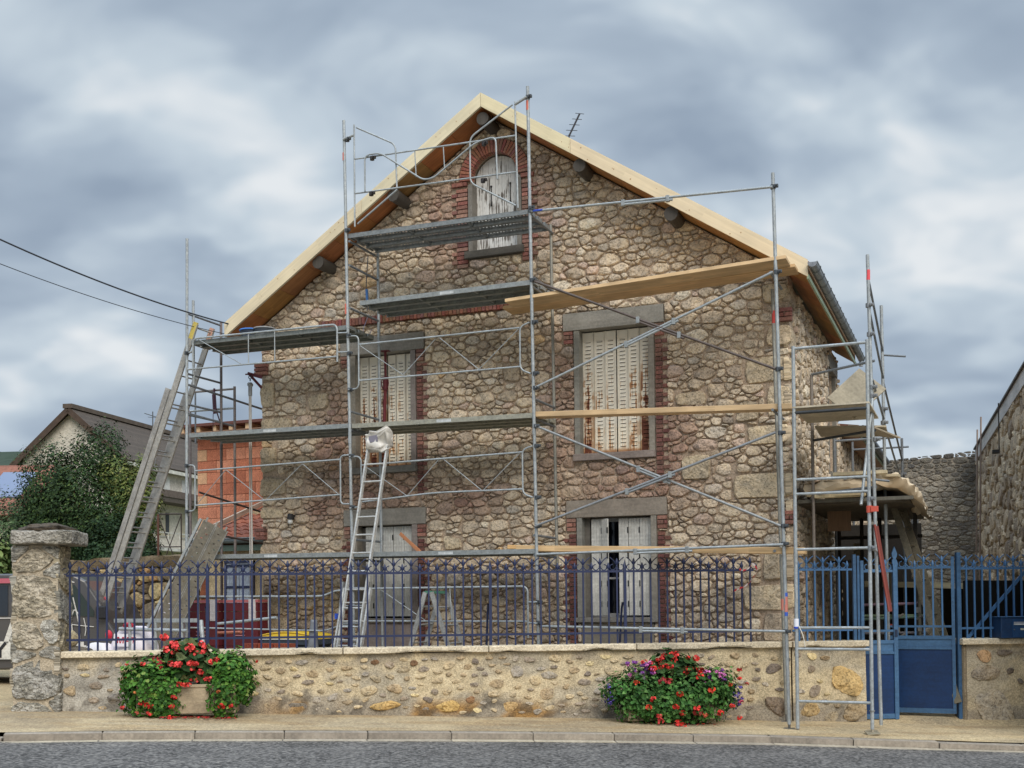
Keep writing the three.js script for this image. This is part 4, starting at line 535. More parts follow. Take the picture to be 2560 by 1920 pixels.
  for (const [pts, w] of [[[[9.40, 2.24], [9.36, 2.17], [9.28, 2.13], [9.22, 2.15]], 0.03], [[[9.40, 2.24], [9.47, 2.14], [9.42, 2.02], [9.36, 1.94]], 0.03], [[[9.40, 2.02], [9.33, 1.93], [9.22, 1.87], [9.14, 1.84]], 0.035]]) { const cv = new THREE.CatmullRomCurve3(pts.map(([x, y], i) => V(x, y, -0.07 + 0.03 * Math.sin(i * 2)))), pos = [], col = [], n = 24; for (let i = 0; i < n; i++) { const a = cv.getPoint(i / n), b = cv.getPoint((i + 1) / n), ta = w * (0.4 + 0.6 * Math.abs(Math.sin(i * 0.5))), tb = w * (0.4 + 0.6 * Math.abs(Math.sin((i + 1) * 0.5))), c = (i >> 2) % 2 ? L(196, 60, 66) : L(226, 214, 212); for (const q of [a, b, b.clone().add(V(0.01, tb, 0.01)), a, b.clone().add(V(0.01, tb, 0.01)), a.clone().add(V(0.01, ta, 0.01))]) { pos.push(q.x, q.y, q.z); col.push(...c); } } const g = new THREE.BufferGeometry(); g.setAttribute('position', new THREE.Float32BufferAttribute(pos, 3)); g.setAttribute('color', new THREE.Float32BufferAttribute(col, 3)); g.computeVertexNormals(); g.setAttribute('uv', new THREE.Float32BufferAttribute(new Float32Array(pos.length / 3 * 2), 2)); mesh('strip', g, M.petal, tp); }
}

// ------------------------------------------------------------------ tube scaffold along the facade
const GZ = L(186, 193, 196), GD = L(136, 142, 148), RT = 0.0242;
const sc = thing('facade_scaffold', 'galvanised tube scaffold with steel decks across the house front', 'scaffold');
const T = (name, a, b, r = RT, c = GZ, root = sc) => one((m) => m.tube(V(...a), V(...b), r, c, 10)).build(name, M.steel, root);
function coupler(root, p, c = L(92, 98, 104)) { one((m) => { m.tube(V(p[0], p[1] - 0.028, p[2]), V(p[0], p[1] + 0.028, p[2]), 0.036, c, 8); m.box(p[0] + 0.02, p[0] + 0.075, p[1] - 0.022, p[1] + 0.022, p[2] + 0.005, p[2] + 0.05, c, 0.006); m.tube(V(p[0] + 0.05, p[1], p[2] + 0.04), V(p[0] + 0.05, p[1], p[2] + 0.08), 0.012, c, 6); }).build('coupler', M.steel, root); }
const ZO = -15.7, ZI = -16.63;
function post(x0, y0, x1, y1, z, joints = [], c = GZ, root = sc) { const n = thing ? T('standard', [x0, y0, z], [x1, y1, z], RT, c, root) : 0; for (const y of joints) { const x = mix(x0, x1, (y - y0) / (y1 - y0)); one((m) => m.tube(V(x, y - 0.09, z), V(x, y + 0.09, z), RT + 0.0035, c.map((q) => q * 0.95), 10)).build('sleeve', M.steel, root); } return n; }
post(-12.175, 0.35, -12.12, 7.81, ZO, [2.35, 4.4]); post(-9.0, 0.35, -9.12, 9.29, ZO, [2.3, 4.3, 6.1]); post(-5.945, 0.35, -6.03, 9.28, ZO, [2.35, 4.25, 6.2]); post(-2.39, 0.06, -2.5, 7.48, ZO, [2.2, 4.15, 6.1]);
post(-12.15, 0.35, -12.13, 6.62, ZI, [4.4], L(140, 130, 128)); post(-9.01, 0.35, -9.04, 7.46, ZI, [4.3]); post(-5.97, 0.35, -6.03, 7.52, ZI, [4.3], L(168, 166, 156)); post(-2.57, 0.1, -2.68, 6.15, ZI, [2.2], L(166, 166, 158)); post(-12.14, 5.4, -12.14, 6.82, -15.88); post(-12.13, 0.35, -12.12, 5.56, -17.0, [], L(150, 140, 136));
{ // red paint bands and foot jacks
  const red = (x, y, z, h = 0.16, c = L(206, 110, 92)) => one((m) => m.tube(V(x, y - h / 2, z), V(x, y + h / 2, z), RT + 0.0012, c, 10)).build('paint_band', M.plain, sc);
  red(-9.1, 6.32, ZO); red(-9.12, 8.72, ZO, 0.12); red(-6.03, 9.0, ZO, 0.14); red(-2.67, 5.75, ZI, 0.18, L(186, 66, 62)); red(-2.41, 1.66, ZO, 0.2, L(206, 130, 116)); for (const y of [1.79, 1.53]) red(-2.41, y, ZO, 0.05, L(60, 96, 190)); red(-2.6, 1.65, ZI, 0.16, L(206, 130, 116));
  for (const [x, z] of [[-2.39, ZO], [-2.57, ZI]]) { one((m) => { m.tube(V(x, 0.0, z), V(x, 0.3, z), 0.017, L(120, 120, 118), 8); m.box(x - 0.07, x + 0.07, -0.012 + groundAt(x, z), groundAt(x, z) + 0.012, z - 0.07, z + 0.07, L(140, 136, 128)); }).build('foot_jack', M.steel, sc); }
}
const rungs = [[-12.14, [2.71, 4.88, 5.05, 5.56, 6.565]], [-9.04, [2.4, 2.72, 4.42, 4.71, 6.33, 7.0, 7.38]], [-6.0, [2.4, 2.69, 4.4, 4.69, 6.33, 6.48, 7.38]], [-2.55, [2.38, 4.28, 6.14]]];
for (const [x, ys] of rungs) for (const y of ys) T('transom', [x, y, ZO], [x, y, ZI], 0.019, GD);
// side ledgers running back along the left gable
T('ledger', [-12.14, 5.38, -15.75], [-12.1, 5.26, -18.3], 0.02, GD); T('ledger', [-12.14, 4.9, -15.73], [-12.14, 4.86, -17.0], 0.02, GD);
T('ledger', [-13.0, 5.53, -17], [-12.12, 5.52, -17], 0.02, L(160, 154, 150)); T('ledger', [-13.07, 5.19, -17], [-12.12, 5.18, -17], 0.02, GZ); T('standard', [-12.96, 4.6, -17], [-12.96, 5.54, -17], 0.016, GD); T('standard', [-13.08, 0.4, -17], [-13.08, 5.2, -17], RT, L(150, 140, 140)); T('brace', [-12.05, 3.6, -15.9], [-11.7, 3.2, -18.4], 0.018, L(80, 70, 66)); T('brace', [-12.05, 2.95, -15.9], [-11.7, 2.7, -18.4], 0.018, L(90, 76, 70));
// steel decks: three planks a bay, lipped edges; the top one perforated
const deckMat = std({ map: steelMap, roughness: 0.55, metalness: 0.35 });
function deck(x0, y0, x1, y1, name, { perf = false, n = 3, c = L(178, 184, 184), z0 = ZO - 0.0, depth = 0.88, label = true } = {}) {
  const g = new THREE.Group(); g.name = 'deck'; sc.add(g); const len = Math.hypot(x1 - x0, y1 - y0), w = depth / n; g.position.set(x0, y0, z0); g.rotation.z = Math.atan2(y1 - y0, x1 - x0);
  for (let i = 0; i < n; i++) {
    const za = -i * w - 0.006, zb = -(i + 1) * w + 0.006, m = new MB(c.map((q) => q * (0.9 + 0.05 * i)));
    if (perf) { const sh = new THREE.Shape([[0, 0], [len, 0], [len, w - 0.012], [0, w - 0.012]].map((p) => new THREE.Vector2(...p))); for (const zr of [0.06, w - 0.1]) for (let x = 0.1; x < len - 0.1; x += 0.056) sh.holes.push(new THREE.Path([[x, zr], [x, zr + 0.055], [x + 0.03, zr + 0.055], [x + 0.03, zr]].map((p) => new THREE.Vector2(...p)))); const e = new THREE.ExtrudeGeometry(sh, { depth: 0.003, bevelEnabled: false }); e.rotateX(-Math.PI / 2); e.translate(0, -0.004, za); m.add(e); }
    else { m.box(0, len, -0.006, 0, zb, za); for (let x = 0.12; x < len; x += 0.15) for (const k of [0.3, 0.7]) m.box(x, x + 0.05, 0, 0.004, mix(za, zb, k) - 0.02, mix(za, zb, k) + 0.02); }
    m.box(0, len, -0.066, -0.006, za - 0.0035, za); m.box(0, len, -0.066, -0.006, zb, zb + 0.0035); m.box(0, len, -0.069, -0.066, za - 0.03, za); m.box(0, len, -0.069, -0.066, zb, zb + 0.03); for (const x of [0.02, len * 0.33, len * 0.66, len - 0.04]) m.box(x, x + 0.03, -0.045, -0.007, zb + 0.004, za - 0.004);
    for (const x of [-0.03, len + 0.002]) m.box(x, x + 0.028, -0.05, 0.0, zb + 0.05, za - 0.05);
    m.build('deck_plank', deckMat, g);
  }
  if (label) one((m) => m.box(len * 0.48, len * 0.56, -0.058, -0.016, -0.0055, -0.0035), L(216, 222, 226)).build('sticker', M.paint, g);
}
deck(-9.06, 7.5, -6.05, 7.475, 'a', { perf: true, c: L(160, 166, 168), label: false }); deck(-8.86, 6.425, -6.0, 6.43, 'b', {}); deck(-12.05, 6.10, -9.1, 6.07, 'c', { c: L(160, 166, 164), label: false });
deck(-12.1, 4.565, -9.08, 4.53, 'd'); deck(-9.02, 4.52, -5.98, 4.48, 'e', { c: L(194, 192, 176) }); deck(-12.12, 2.55, -9.05, 2.52, 'f'); deck(-9.0, 2.515, -5.98, 2.495, 'g');
// guard frames
const P3 = (l, z = ZO + 0.03) => l.map(([x, y]) => V(x, y, z));
function guard(parts) { one((m) => { for (const [pts, r, f] of parts) m.path(P3(pts), r ?? 0.0135, GZ, 8, f ?? 0.1); }).build('guard_frame', M.steel, sc); }
guard([[[[-12.1, 5.9], [-11.99, 5.9], [-11.99, 6.12], [-9.25, 6.09], [-9.25, 5.5]], 0.0165], [[[-12.1, 5.62], [-11.98, 5.62]], 0.0165], [[[-11.99, 5.62], [-9.25, 5.585]]], [[[-11.99, 6.0], [-11.99, 5.6]]], [[[-10.9, 6.1], [-10.9, 5.6]], 0.009], [[[-10.4, 6.1], [-10.4, 5.6]], 0.009], [[[-11.88, 6.1], [-11.02, 5.61]], 0.007], [[[-9.25, 5.95], [-9.06, 5.94]]], [[[-9.25, 5.65], [-9.06, 5.64]]]]);
guard([[[[-9.06, 5.88], [-8.87, 5.88], [-8.87, 5.05], [-9.06, 5.05]]], [[[-8.87, 5.735], [-6.18, 5.735]]], [[[-8.87, 5.175], [-6.18, 5.165]]], [[[-6.03, 5.8], [-6.18, 5.75], [-6.18, 5.12], [-6.02, 5.05]]], [[[-8.85, 5.72], [-8.1, 5.2], [-7.55, 5.7]], 0.006, 0.02], [[[-7.48, 5.71], [-6.84, 5.18], [-6.2, 5.72]], 0.006, 0.02]]);
guard([[[[-12.13, 4.03], [-11.96, 4.03], [-11.96, 3.27], [-12.13, 3.27]]], [[[-11.96, 3.93], [-9.21, 3.97]]], [[[-11.96, 3.36], [-9.22, 3.42]]], [[[-9.05, 4.03], [-9.21, 4.03], [-9.21, 3.27], [-9.05, 3.27]]], [[[-11.9, 3.4], [-11.35, 3.92], [-10.6, 3.38], [-9.9, 3.94], [-9.25, 3.43]], 0.006, 0.02]]);
guard([[[[-9.05, 4.0], [-8.84, 4.0], [-8.84, 3.22], [-9.05, 3.2]]], [[[-8.84, 3.86], [-6.16, 3.91]]], [[[-8.84, 3.29], [-7.6, 3.38], [-6.16, 3.37]], undefined, 0.3], [[[-6.0, 3.99], [-6.16, 3.95], [-6.16, 3.3], [-6.0, 3.24]]], [[[-8.8, 3.86], [-8.05, 3.35], [-7.5, 3.89]], 0.006, 0.02], [[[-7.45, 3.89], [-6.8, 3.37], [-6.2, 3.9]], 0.006, 0.02]]);
guard([[[[-9.2, 1.93], [-8.6, 1.95], [-6.1, 1.95], [-6.1, 1.2]], 0.0165], [[[-8.9, 1.45], [-6.1, 1.44]]], [[[-7.35, 1.95], [-7.32, 1.45]], 0.009], [[[-8.55, 1.95], [-7.75, 1.45]], 0.006], [[[-6.1, 1.72], [-5.95, 1.72]]], [[[-6.1, 1.42], [-5.95, 1.41]]]]);
guard([[[[-12.15, 1.8], [-12.05, 1.86], [-9.55, 1.84], [-9.3, 1.93], [-9.05, 1.93]], 0.0165], [[[-12.1, 1.35], [-9.5, 1.3], [-9.25, 1.38], [-9.05, 1.38]]], [[[-11.9, 1.85], [-11.9, 1.3]], 0.011], [[[-10.55, 1.84], [-10.55, 1.32]], 0.009]]);
guard([[[[-8.92, 7.58], [-8.92, 9.18]]], [[[-6.19, 7.5], [-6.22, 9.08]]], [[[-9.12, 8.98], [-8.92, 9.02]], 0.02], [[[-6.03, 9.12], [-6.22, 9.04]], 0.024], [[[-8.92, 8.64], [-6.21, 8.575]]], [[[-8.92, 8.10], [-6.19, 8.035]]], [[[-8.88, 9.13], [-8.2, 8.76], [-8.18, 8.08]]], [[[-6.26, 9.04], [-6.95, 8.66], [-6.95, 7.98], [-6.22, 7.54]]], [[[-8.17, 8.06], [-8.87, 7.62]]], [[[-7.87, 8.62], [-7.85, 8.2]], 0.009], [[[-7.39, 8.6], [-7.37, 8.24]], 0.009]]);
one((m) => m.path(P3([[-8.72, 8.1], [-8.72, 8.66], [-8.45, 8.655], [-7.72, 8.13], [-7.55, 8.13], [-6.85, 8.56], [-6.52, 8.6], [-6.5, 7.96]], ZO + 0.06), 0.0135, GZ, 8, 0.1)).build('guard_frame', M.steel, sc);
for (const [x, y] of [[-8.6, 8.62], [-6.72, 8.55], [-8.62, 8.07], [-6.74, 8.0]]) coupler(sc, [x, y - 0.02, ZO + 0.04], L(66, 62, 62));
// telescopic tubes and cross braces over the right bay
function telescope(a, b, f0, f1, c = GZ, z = ZO + 0.035) { const A = V(a[0], a[1], z), B = V(b[0], b[1], z - 0.0), P = (f) => A.clone().lerp(B, f), d = V(0, -0.036, 0); one((m) => { m.tube(A, P(f1), 0.0185, c, 8); m.tube(P(f0).add(d), P(f1 + 0.02).add(d), 0.0185, c, 8); m.tube(P(f1), B, 0.0185, c, 8); for (const f of [f0, f1]) { const p = P(f); m.box(p.x - 0.025, p.x + 0.025, p.y - 0.062, p.y + 0.028, p.z - 0.028, p.z + 0.03, L(170, 176, 178), 0.006); } }).build('brace', M.steel, sc); }
telescope([-5.98, 7.42], [-2.5, 7.28], 0.40, 0.585); telescope([-5.94, 6.39], [-2.5, 4.82], 0.45, 0.62, L(110, 98, 92)); telescope([-5.94, 4.84], [-2.51, 6.13], 0.40, 0.60); telescope([-5.95, 4.28], [-2.46, 2.71], 0.44, 0.55, L(166, 170, 172), ZO + 0.03); telescope([-5.95, 2.82], [-2.5, 3.96], 0.40, 0.58, L(160, 164, 168), ZO + 0.075); telescope([-5.95, 2.41], [-2.43, 2.46], 0.42, 0.63); telescope([-5.9, 1.37], [-2.42, 1.30], 0.43, 0.60);
for (const p of [[-9.06, 8.98], [-6.03, 9.12], [-2.5, 7.29], [-9.08, 7.55], [-6.0, 7.48], [-6.0, 7.44], [-5.99, 6.42], [-5.97, 5.8], [-5.96, 5.05], [-5.96, 4.84], [-5.96, 4.28], [-5.95, 3.99], [-5.95, 3.24], [-5.95, 2.82], [-2.47, 6.13], [-2.47, 4.82], [-2.45, 3.96], [-2.43, 2.71], [-2.43, 2.47], [-2.42, 1.3], [-9.07, 5.9], [-9.06, 5.62], [-9.05, 5.05], [-9.04, 4.02], [-9.03, 3.22], [-12.14, 5.9], [-12.15, 4.03], [-12.15, 3.27], [-5.95, 1.72], [-5.95, 1.42]]) coupler(sc, [p[0], p[1], ZO]);
one((m) => m.tube(V(-5.95, 7.42, ZO + 0.035), V(-5.8, 7.415, ZO + 0.035), 0.0195, L(40, 70, 170), 8)).build('tape_wrap', M.plain, sc);
// timber planks laid between the scaffold bays, each one a thing
function plank(label, a, b, z0, depth, th, c, n = 1) { const o = thing('wooden_plank', label, 'plank'); tag(o, null, null, 'timber scaffold planks'); const m = new MB(c); m.beam(V(a[0], a[1] - th / 2, z0 - depth / 2), V(b[0], b[1] - th / 2, z0 - depth / 2), depth, th, undefined, V(0, 1, 0), 0.006); m.build('board', M.wood, o); return o; }
const pineC = L(226, 196, 156);
plank('front half of the wide timber walkway at the top of the right bay', [-6.42, 6.19], [-2.34, 6.345], -15.68, 0.40, 0.05, pineC); plank('rear half of the wide timber walkway, nearer the wall, top right bay', [-6.62, 6.2], [-2.28, 6.33], -16.085, 0.40, 0.05, L(214, 180, 138));
plank('narrow timber plank crossing in front of the rusty upper right shutter', [-6.0, 4.5], [-2.3, 4.355], -15.73, 0.23, 0.075, pineC); plank('timber plank crossing in front of the white lower right shutters', [-6.3, 2.555], [-2.16, 2.415], -15.73, 0.24, 0.085, L(232, 198, 152)); plank('short end of a second timber plank behind the long one, lower middle of the scaffold', [-6.55, 2.58], [-5.4, 2.52], -16.0, 0.2, 0.06, L(222, 180, 126));
{ const c = thing('timber_offcut', 'thin timber batten leaning on the lowest deck before the lower left window', 'batten'); one((m) => m.beam(V(-8.5, 2.82, -16.3), V(-7.95, 2.5, -15.9), 0.05, 0.02, undefined, V(0, 0, 1)), L(206, 140, 98)).build('batten', M.wood, c); }

// ------------------------------------------------------------------ scaffold at the right side wall
const s2 = thing('side_scaffold', 'tube scaffold tower beside the right house corner, standing over the pier and gate', 'scaffold');
const A = -15.6, T2 = (n, a, b, r, c) => T(n, a, b, r, c, s2);
post(-2.265, 0.02, -2.25, 5.09, A, [2.3, 4.1], GZ, s2); post(-1.32, 0.04, -1.31, 5.09, A, [2.2, 2.95], GZ, s2); post(-1.28, 0, -1.36, 6.45, -16.5, [2.6, 4.5], GZ, s2); post(-1.25, 0, -1.28, 6.03, -17.75, [3.0], GZ, s2); post(-1.26, 0, -1.27, 4.6, -22.0, [], GD, s2); post(-1.27, 0, -1.27, 4.0, -25, [], GD, s2); post(-1.27, 0, -1.27, 4.0, -27.3, [], GD, s2);
post(-2.22, 0, -2.22, 4.98, -17.15, [], L(150, 140, 130), s2); post(-2.2, 0, -2.22, 4.4, -19.9, [], GD, s2); post(-2.22, 0, -2.22, 4.7, -22.9, [], GD, s2);
for (const y of [5.055, 3.31, 3.12, 2.385, 1.35, 1.07, 0.38]) T2('transom', [-2.26, y, A], [-1.31, y, A], 0.0195, GZ); T2('transom', [-2.26, 4.20, A], [-1.31, 4.20, A], 0.022, L(70, 74, 78));
T2('ledger', [-1.31, 2.385, A], [-1.27, 2.35, -16.55], 0.019, GZ); for (const y of [4.98, 4.02, 3.24]) T2('transom', [-2.22, y, -17.15], [-1.3, y + 0.02, -16.6], 0.019, y === 4.02 ? L(70, 74, 78) : GD); for (const y of [4.35, 3.7, 3.2]) T2('transom', [-2.22, y, -19.9], [-1.27, y, -19.9], 0.019, GD); for (const y of [4.55, 3.9, 3.3]) T2('transom', [-2.22, y, -22.9], [-1.2, y, -22.9], 0.019, GD); for (const y of [3.95, 3.5]) T2('ledger', [-1.27, y, -22], [-1.27, y, -27.3], 0.017, GD);
for (const [a, b] of [[[-1.35, 6.1, -16.5], [-1.27, 5.35, -17.75]], [[-1.35, 5.7, -16.5], [-1.27, 4.95, -17.75]], [[-1.32, 4.72, -16.5], [-1.27, 4.35, -17.75]], [[-1.27, 4.9, -17.75], [-1.27, 4.2, -22]], [[-1.27, 4.3, -17.75], [-1.27, 3.75, -22]]]) T2('guard_tube', a, b, 0.016, GD);
T2('brace', [-1.32, 4.45, -16.45], [-1.42, 2.95, -15.65], 0.02, GZ); T2('transom', [-1.28, 5.3, -17.75], [-0.95, 5.25, -17.75], 0.016, GD); T2('transom', [-1.3, 3.35, -16.5], [-1.12, 3.32, -16.5], 0.016, GD);
for (const p of [[-1.36, 5.75, -16.5], [-1.35, 5.35, -16.5], [-1.33, 4.62, -16.5], [-1.33, 4.5, -16.5], [-1.3, 3.9, -16.5], [-1.28, 4.5, -17.75], [-1.28, 4.3, -17.75], [-1.31, 3.02, A], [-1.31, 2.385, A], [-1.27, 3.95, -22]]) coupler(s2, p, L(150, 154, 158));
one((m) => m.tube(V(-1.355, 6.1, -16.5), V(-1.353, 6.24, -16.5), RT + 0.0015, L(226, 84, 92), 10)).build('paint_band', M.plain, s2); one((m) => { m.tube(V(-1.315, 2.84, A), V(-1.315, 2.93, A), 0.038, undefined, 10); m.box(-1.29, -1.2, 2.85, 2.92, A, A + 0.05); }, L(196, 84, 66)).build('red_clamp', M.plain, s2);
one((m) => { m.tube(V(-1.32, -0.02, A), V(-1.32, 0.4, A), 0.019, L(190, 180, 160), 8); m.obox(V(-1.32, 0.0, A + 0.02), [0.16, 0.012, 0.22], new THREE.Quaternion().setFromEuler(new THREE.Euler(0.12, 0.3, 0.03)), L(176, 166, 142)); m.tube(V(-1.32, 0.27, A), V(-1.32, 0.285, A), 0.036, L(150, 150, 146), 8); }).build('foot_jack', M.steel, s2); one((m) => m.tube(V(-2.265, -0.02, A), V(-2.265, 0.3, A), 0.018, L(150, 146, 138), 8)).build('foot_jack', M.steel, s2);
one((m) => { m.tube(V(-2.263, 1.36, A), V(-2.263, 1.47, A), 0.034, L(228, 230, 238), 9); m.tube(V(-2.263, 1.34, A), V(-2.263, 1.365, A), 0.0345, L(50, 80, 190), 9); m.path([V(-2.23, 1.38, A + 0.03), V(-2.17, 1.25, A + 0.04), V(-2.15, 1.1, A + 0.03)], 0.006, L(226, 220, 206), 5); }).build('tied_rag', M.petal, s2);
// sheets lying and leaning on it
const sheetC = L(206, 196, 176), sheets = [['weathered plywood sheet lying flat on the side scaffold, front one', V(-1.78, 4.27, -16.3), [0.98, 0.022, 1.45], [0, 0, 0.0], sheetC], ['weathered plywood sheet lying flat on the side scaffold, rear one', V(-1.72, 4.2, -17.75), [0.98, 0.022, 1.4], [0.03, 0.06, -0.05], L(196, 186, 166)], ['stained plywood sheet tilted on edge above the side scaffold deck', V(-1.56, 4.6, -16.8), [0.5, 0.62, 0.02], [-0.35, 0.1, -0.75], L(186, 176, 156)], ['dirty plywood sheet slanting down at the rear of the side scaffold', V(-1.38, 4.12, -17.3), [0.42, 0.02, 0.9], [0.2, 0.5, -0.45], L(190, 178, 158)]];
for (const [l, p, sz, r, c] of sheets) { const o = thing('plywood_sheet', l, 'board', p.toArray()); o.rotation.set(...r); one((m) => m.box(-sz[0] / 2, sz[0] / 2, -sz[1] / 2, sz[1] / 2, -sz[2] / 2, sz[2] / 2, c)).build('sheet', std({ map: concreteMap, roughness: 0.9 }), o); }
// ------------------------------------------------------------------ things in the yard behind the railing
const PHI = THREE.MathUtils.degToRad(22.04), CO = Math.cos(PHI), SI = Math.sin(PHI), at = (x, d, y = 0) => V(x * CO - d * SI, y, -x * SI - d * CO); // x to the right of the street view's axis, d along it
function ladderParts(root, P0, P1, D, w, step, c, { stile = [0.065, 0.026], first = 0.25, rungR = 0.014, mat = M.alu } = {}) { // P0 -> P1 along the stile, D sideways unit
  const up = P1.clone().sub(P0), len = up.length(); up.normalize(); const n = up.clone().cross(D).normalize();
  for (const k of [0, 1]) one((m) => { m.beam(P0.clone().addScaledVector(D, k * w), P1.clone().addScaledVector(D, k * w), stile[1], stile[0], undefined, n); for (let l = first; l < len; l += step) { const p = P0.clone().addScaledVector(up, l).addScaledVector(D, k * w + (k ? 1 : -1) * (stile[1] / 2 + 0.001)); m.obox(p, [0.014, 0.014, 0.002], new THREE.Quaternion().setFromRotationMatrix(new THREE.Matrix4().makeBasis(up, n, D)), L(30, 30, 32)); } }, c).build('stile', mat, root);
  for (let l = first; l < len; l += step) { const p = P0.clone().addScaledVector(up, l); one((m) => m.tube(p, p.clone().addScaledVector(D, w), rungR, undefined, 6), c.map((q) => q * 0.95)).build('rung', mat, root); }
}
{
  const l = thing('extension_ladder', 'long aluminium extension ladder with yellow stile cap leaning left of the scaffold', 'ladder'), c = L(196, 192, 184);
  const dir = V(2.25, 5.46, 0).normalize(), base = V(-14.5, 0.42, -15.8), D = V(0, 0, -1);
  ladderParts(l, base, V(-12.03, 6.40, -15.8), D, 0.44, 0.28, c, { stile: [0.105, 0.032] });
  ladderParts(l, base.clone().add(V(-0.11, 0.03, 0.02)), V(-12.6, 5.36, -15.78).add(V(0.02, 0, 0)), D, 0.48, 0.28, L(186, 182, 176), { stile: [0.095, 0.03], first: 0.31 });
  one((m) => m.beam(V(-12.13, 6.16, -15.8), V(-12.02, 6.425, -15.8), 0.034, 0.08, undefined, V(0.92, -0.38, 0)), L(206, 186, 98)).build('yellow_cap', M.plain, l);
  one((m) => m.beam(V(-12.1, 6.22, -16.24), V(-12.02, 6.42, -16.24), 0.034, 0.08, undefined, V(0.92, -0.38, 0)), L(196, 150, 130)).build('red_cap', M.plain, l);
  one((m) => m.beam(V(-14.02, 1.63, -15.782), V(-13.92, 1.87, -15.782), 0.006, 0.05, undefined, V(0.92, -0.38, 0)), L(206, 90, 96)).build('sticker', M.plain, l);
  one((m) => m.tube(V(-12.95, 4.6, -16.0), V(-13.05, 4.1, -16.0), 0.006), L(200, 200, 200)).build('cord', M.plain, l);
}
{
  const l = thing('aluminium_ladder', 'bright aluminium ladder with wrapped top standing before the lower left window', 'ladder'), c = L(222, 222, 218);
  ladderParts(l, V(-8.72, 0.55, -14.55), V(-8.67, 4.12, -15.6), V(1, 0.0, 0.0), 0.33, 0.285, c, { stile: [0.06, 0.026], first: 0.3, rungR: 0.016 });
  ladderParts(l, V(-8.79, 0.36, -14.5), V(-8.745, 1.95, -14.98), V(1, 0, 0), 0.44, 0.285, c, { stile: [0.06, 0.026], first: 0.3, rungR: 0.014 });
  one((m) => m.box(-8.815, -8.79, 1.50, 1.58, -14.9, -14.8), L(50, 86, 190)).build('blue_tape', M.plain, l);
  const r = thing('rag_wrap', 'crumpled white plastic wrapped round the top of the bright ladder', 'wrap'), g = toFine(toFine(new RoundedBoxGeometry(0.46, 0.30, 0.17, 4, 0.07))), p = g.attributes.position;
  for (let i = 0; i < p.count; i++) { const x = p.getX(i), y = p.getY(i), z = p.getZ(i), k = 0.16 * (fbm(x * 9, y * 12, z * 9 + 3, 3) - 0.5) + 0.10 * (Math.abs(noise(x * 16 + y * 9, y * 7, z * 8)) - 0.5); p.setXYZ(i, x * (1 + k * 3), y * (1 + k * 3) - 0.05 * (x > 0.15 ? -1 : 0), z + k * 1.6); } g.computeVertexNormals();
  one((m) => m.add(g, new THREE.Matrix4().makeTranslation(-8.5, 4.18, -15.61)), L(214, 210, 202)).build('plastic', std({ roughness: 0.4 }), r); one((m) => m.obox(V(-8.54, 4.23, -15.515), [0.15, 0.10, 0.012], new THREE.Quaternion().setFromEuler(new THREE.Euler(-0.1, 0, 0.1))), L(120, 116, 128)).build('print_patch', M.plain, r);
}
{
  const l = thing('step_ladder', 'aluminium A-frame step ladder standing behind the navy railing', 'ladder'), c = L(196, 196, 192), top = V(-7.5, 1.88, 0), F = [V(-8.02, 0.36, 0), V(-6.94, 0.36, 0)];
  F.forEach((f, i) => { const D = V(0, 0, -1); const P0 = f.clone().setZ(-15.25), P1 = top.clone().add(V(i ? 0.05 : -0.05, 0, 0)).setZ(-15.25); ladderParts(l, P0, P1, D, 0.5, 0.28, c, { stile: [0.065, 0.026] }); });
  one((m) => m.box(-7.56, -7.44, 1.86, 1.9, -15.75, -15.24), L(70, 120, 100)).build('top_tray', M.plain, l); for (const z of [-15.27, -15.73]) one((m) => m.tube(V(-7.79, 0.98, z), V(-7.21, 0.98, z), 0.006, undefined, 5), L(120, 116, 110)).build('stay', M.steel, l);
  const s = thing('small_step', 'short aluminium step leaning behind the bright ladder', 'ladder'); ladderParts(s, V(-9.0, 0.4, -15.0), V(-8.95, 2.05, -15.3), V(1, 0, 0), 0.42, 0.27, L(170, 172, 172), { stile: [0.07, 0.03], first: 0.5, rungR: 0.02 });
}
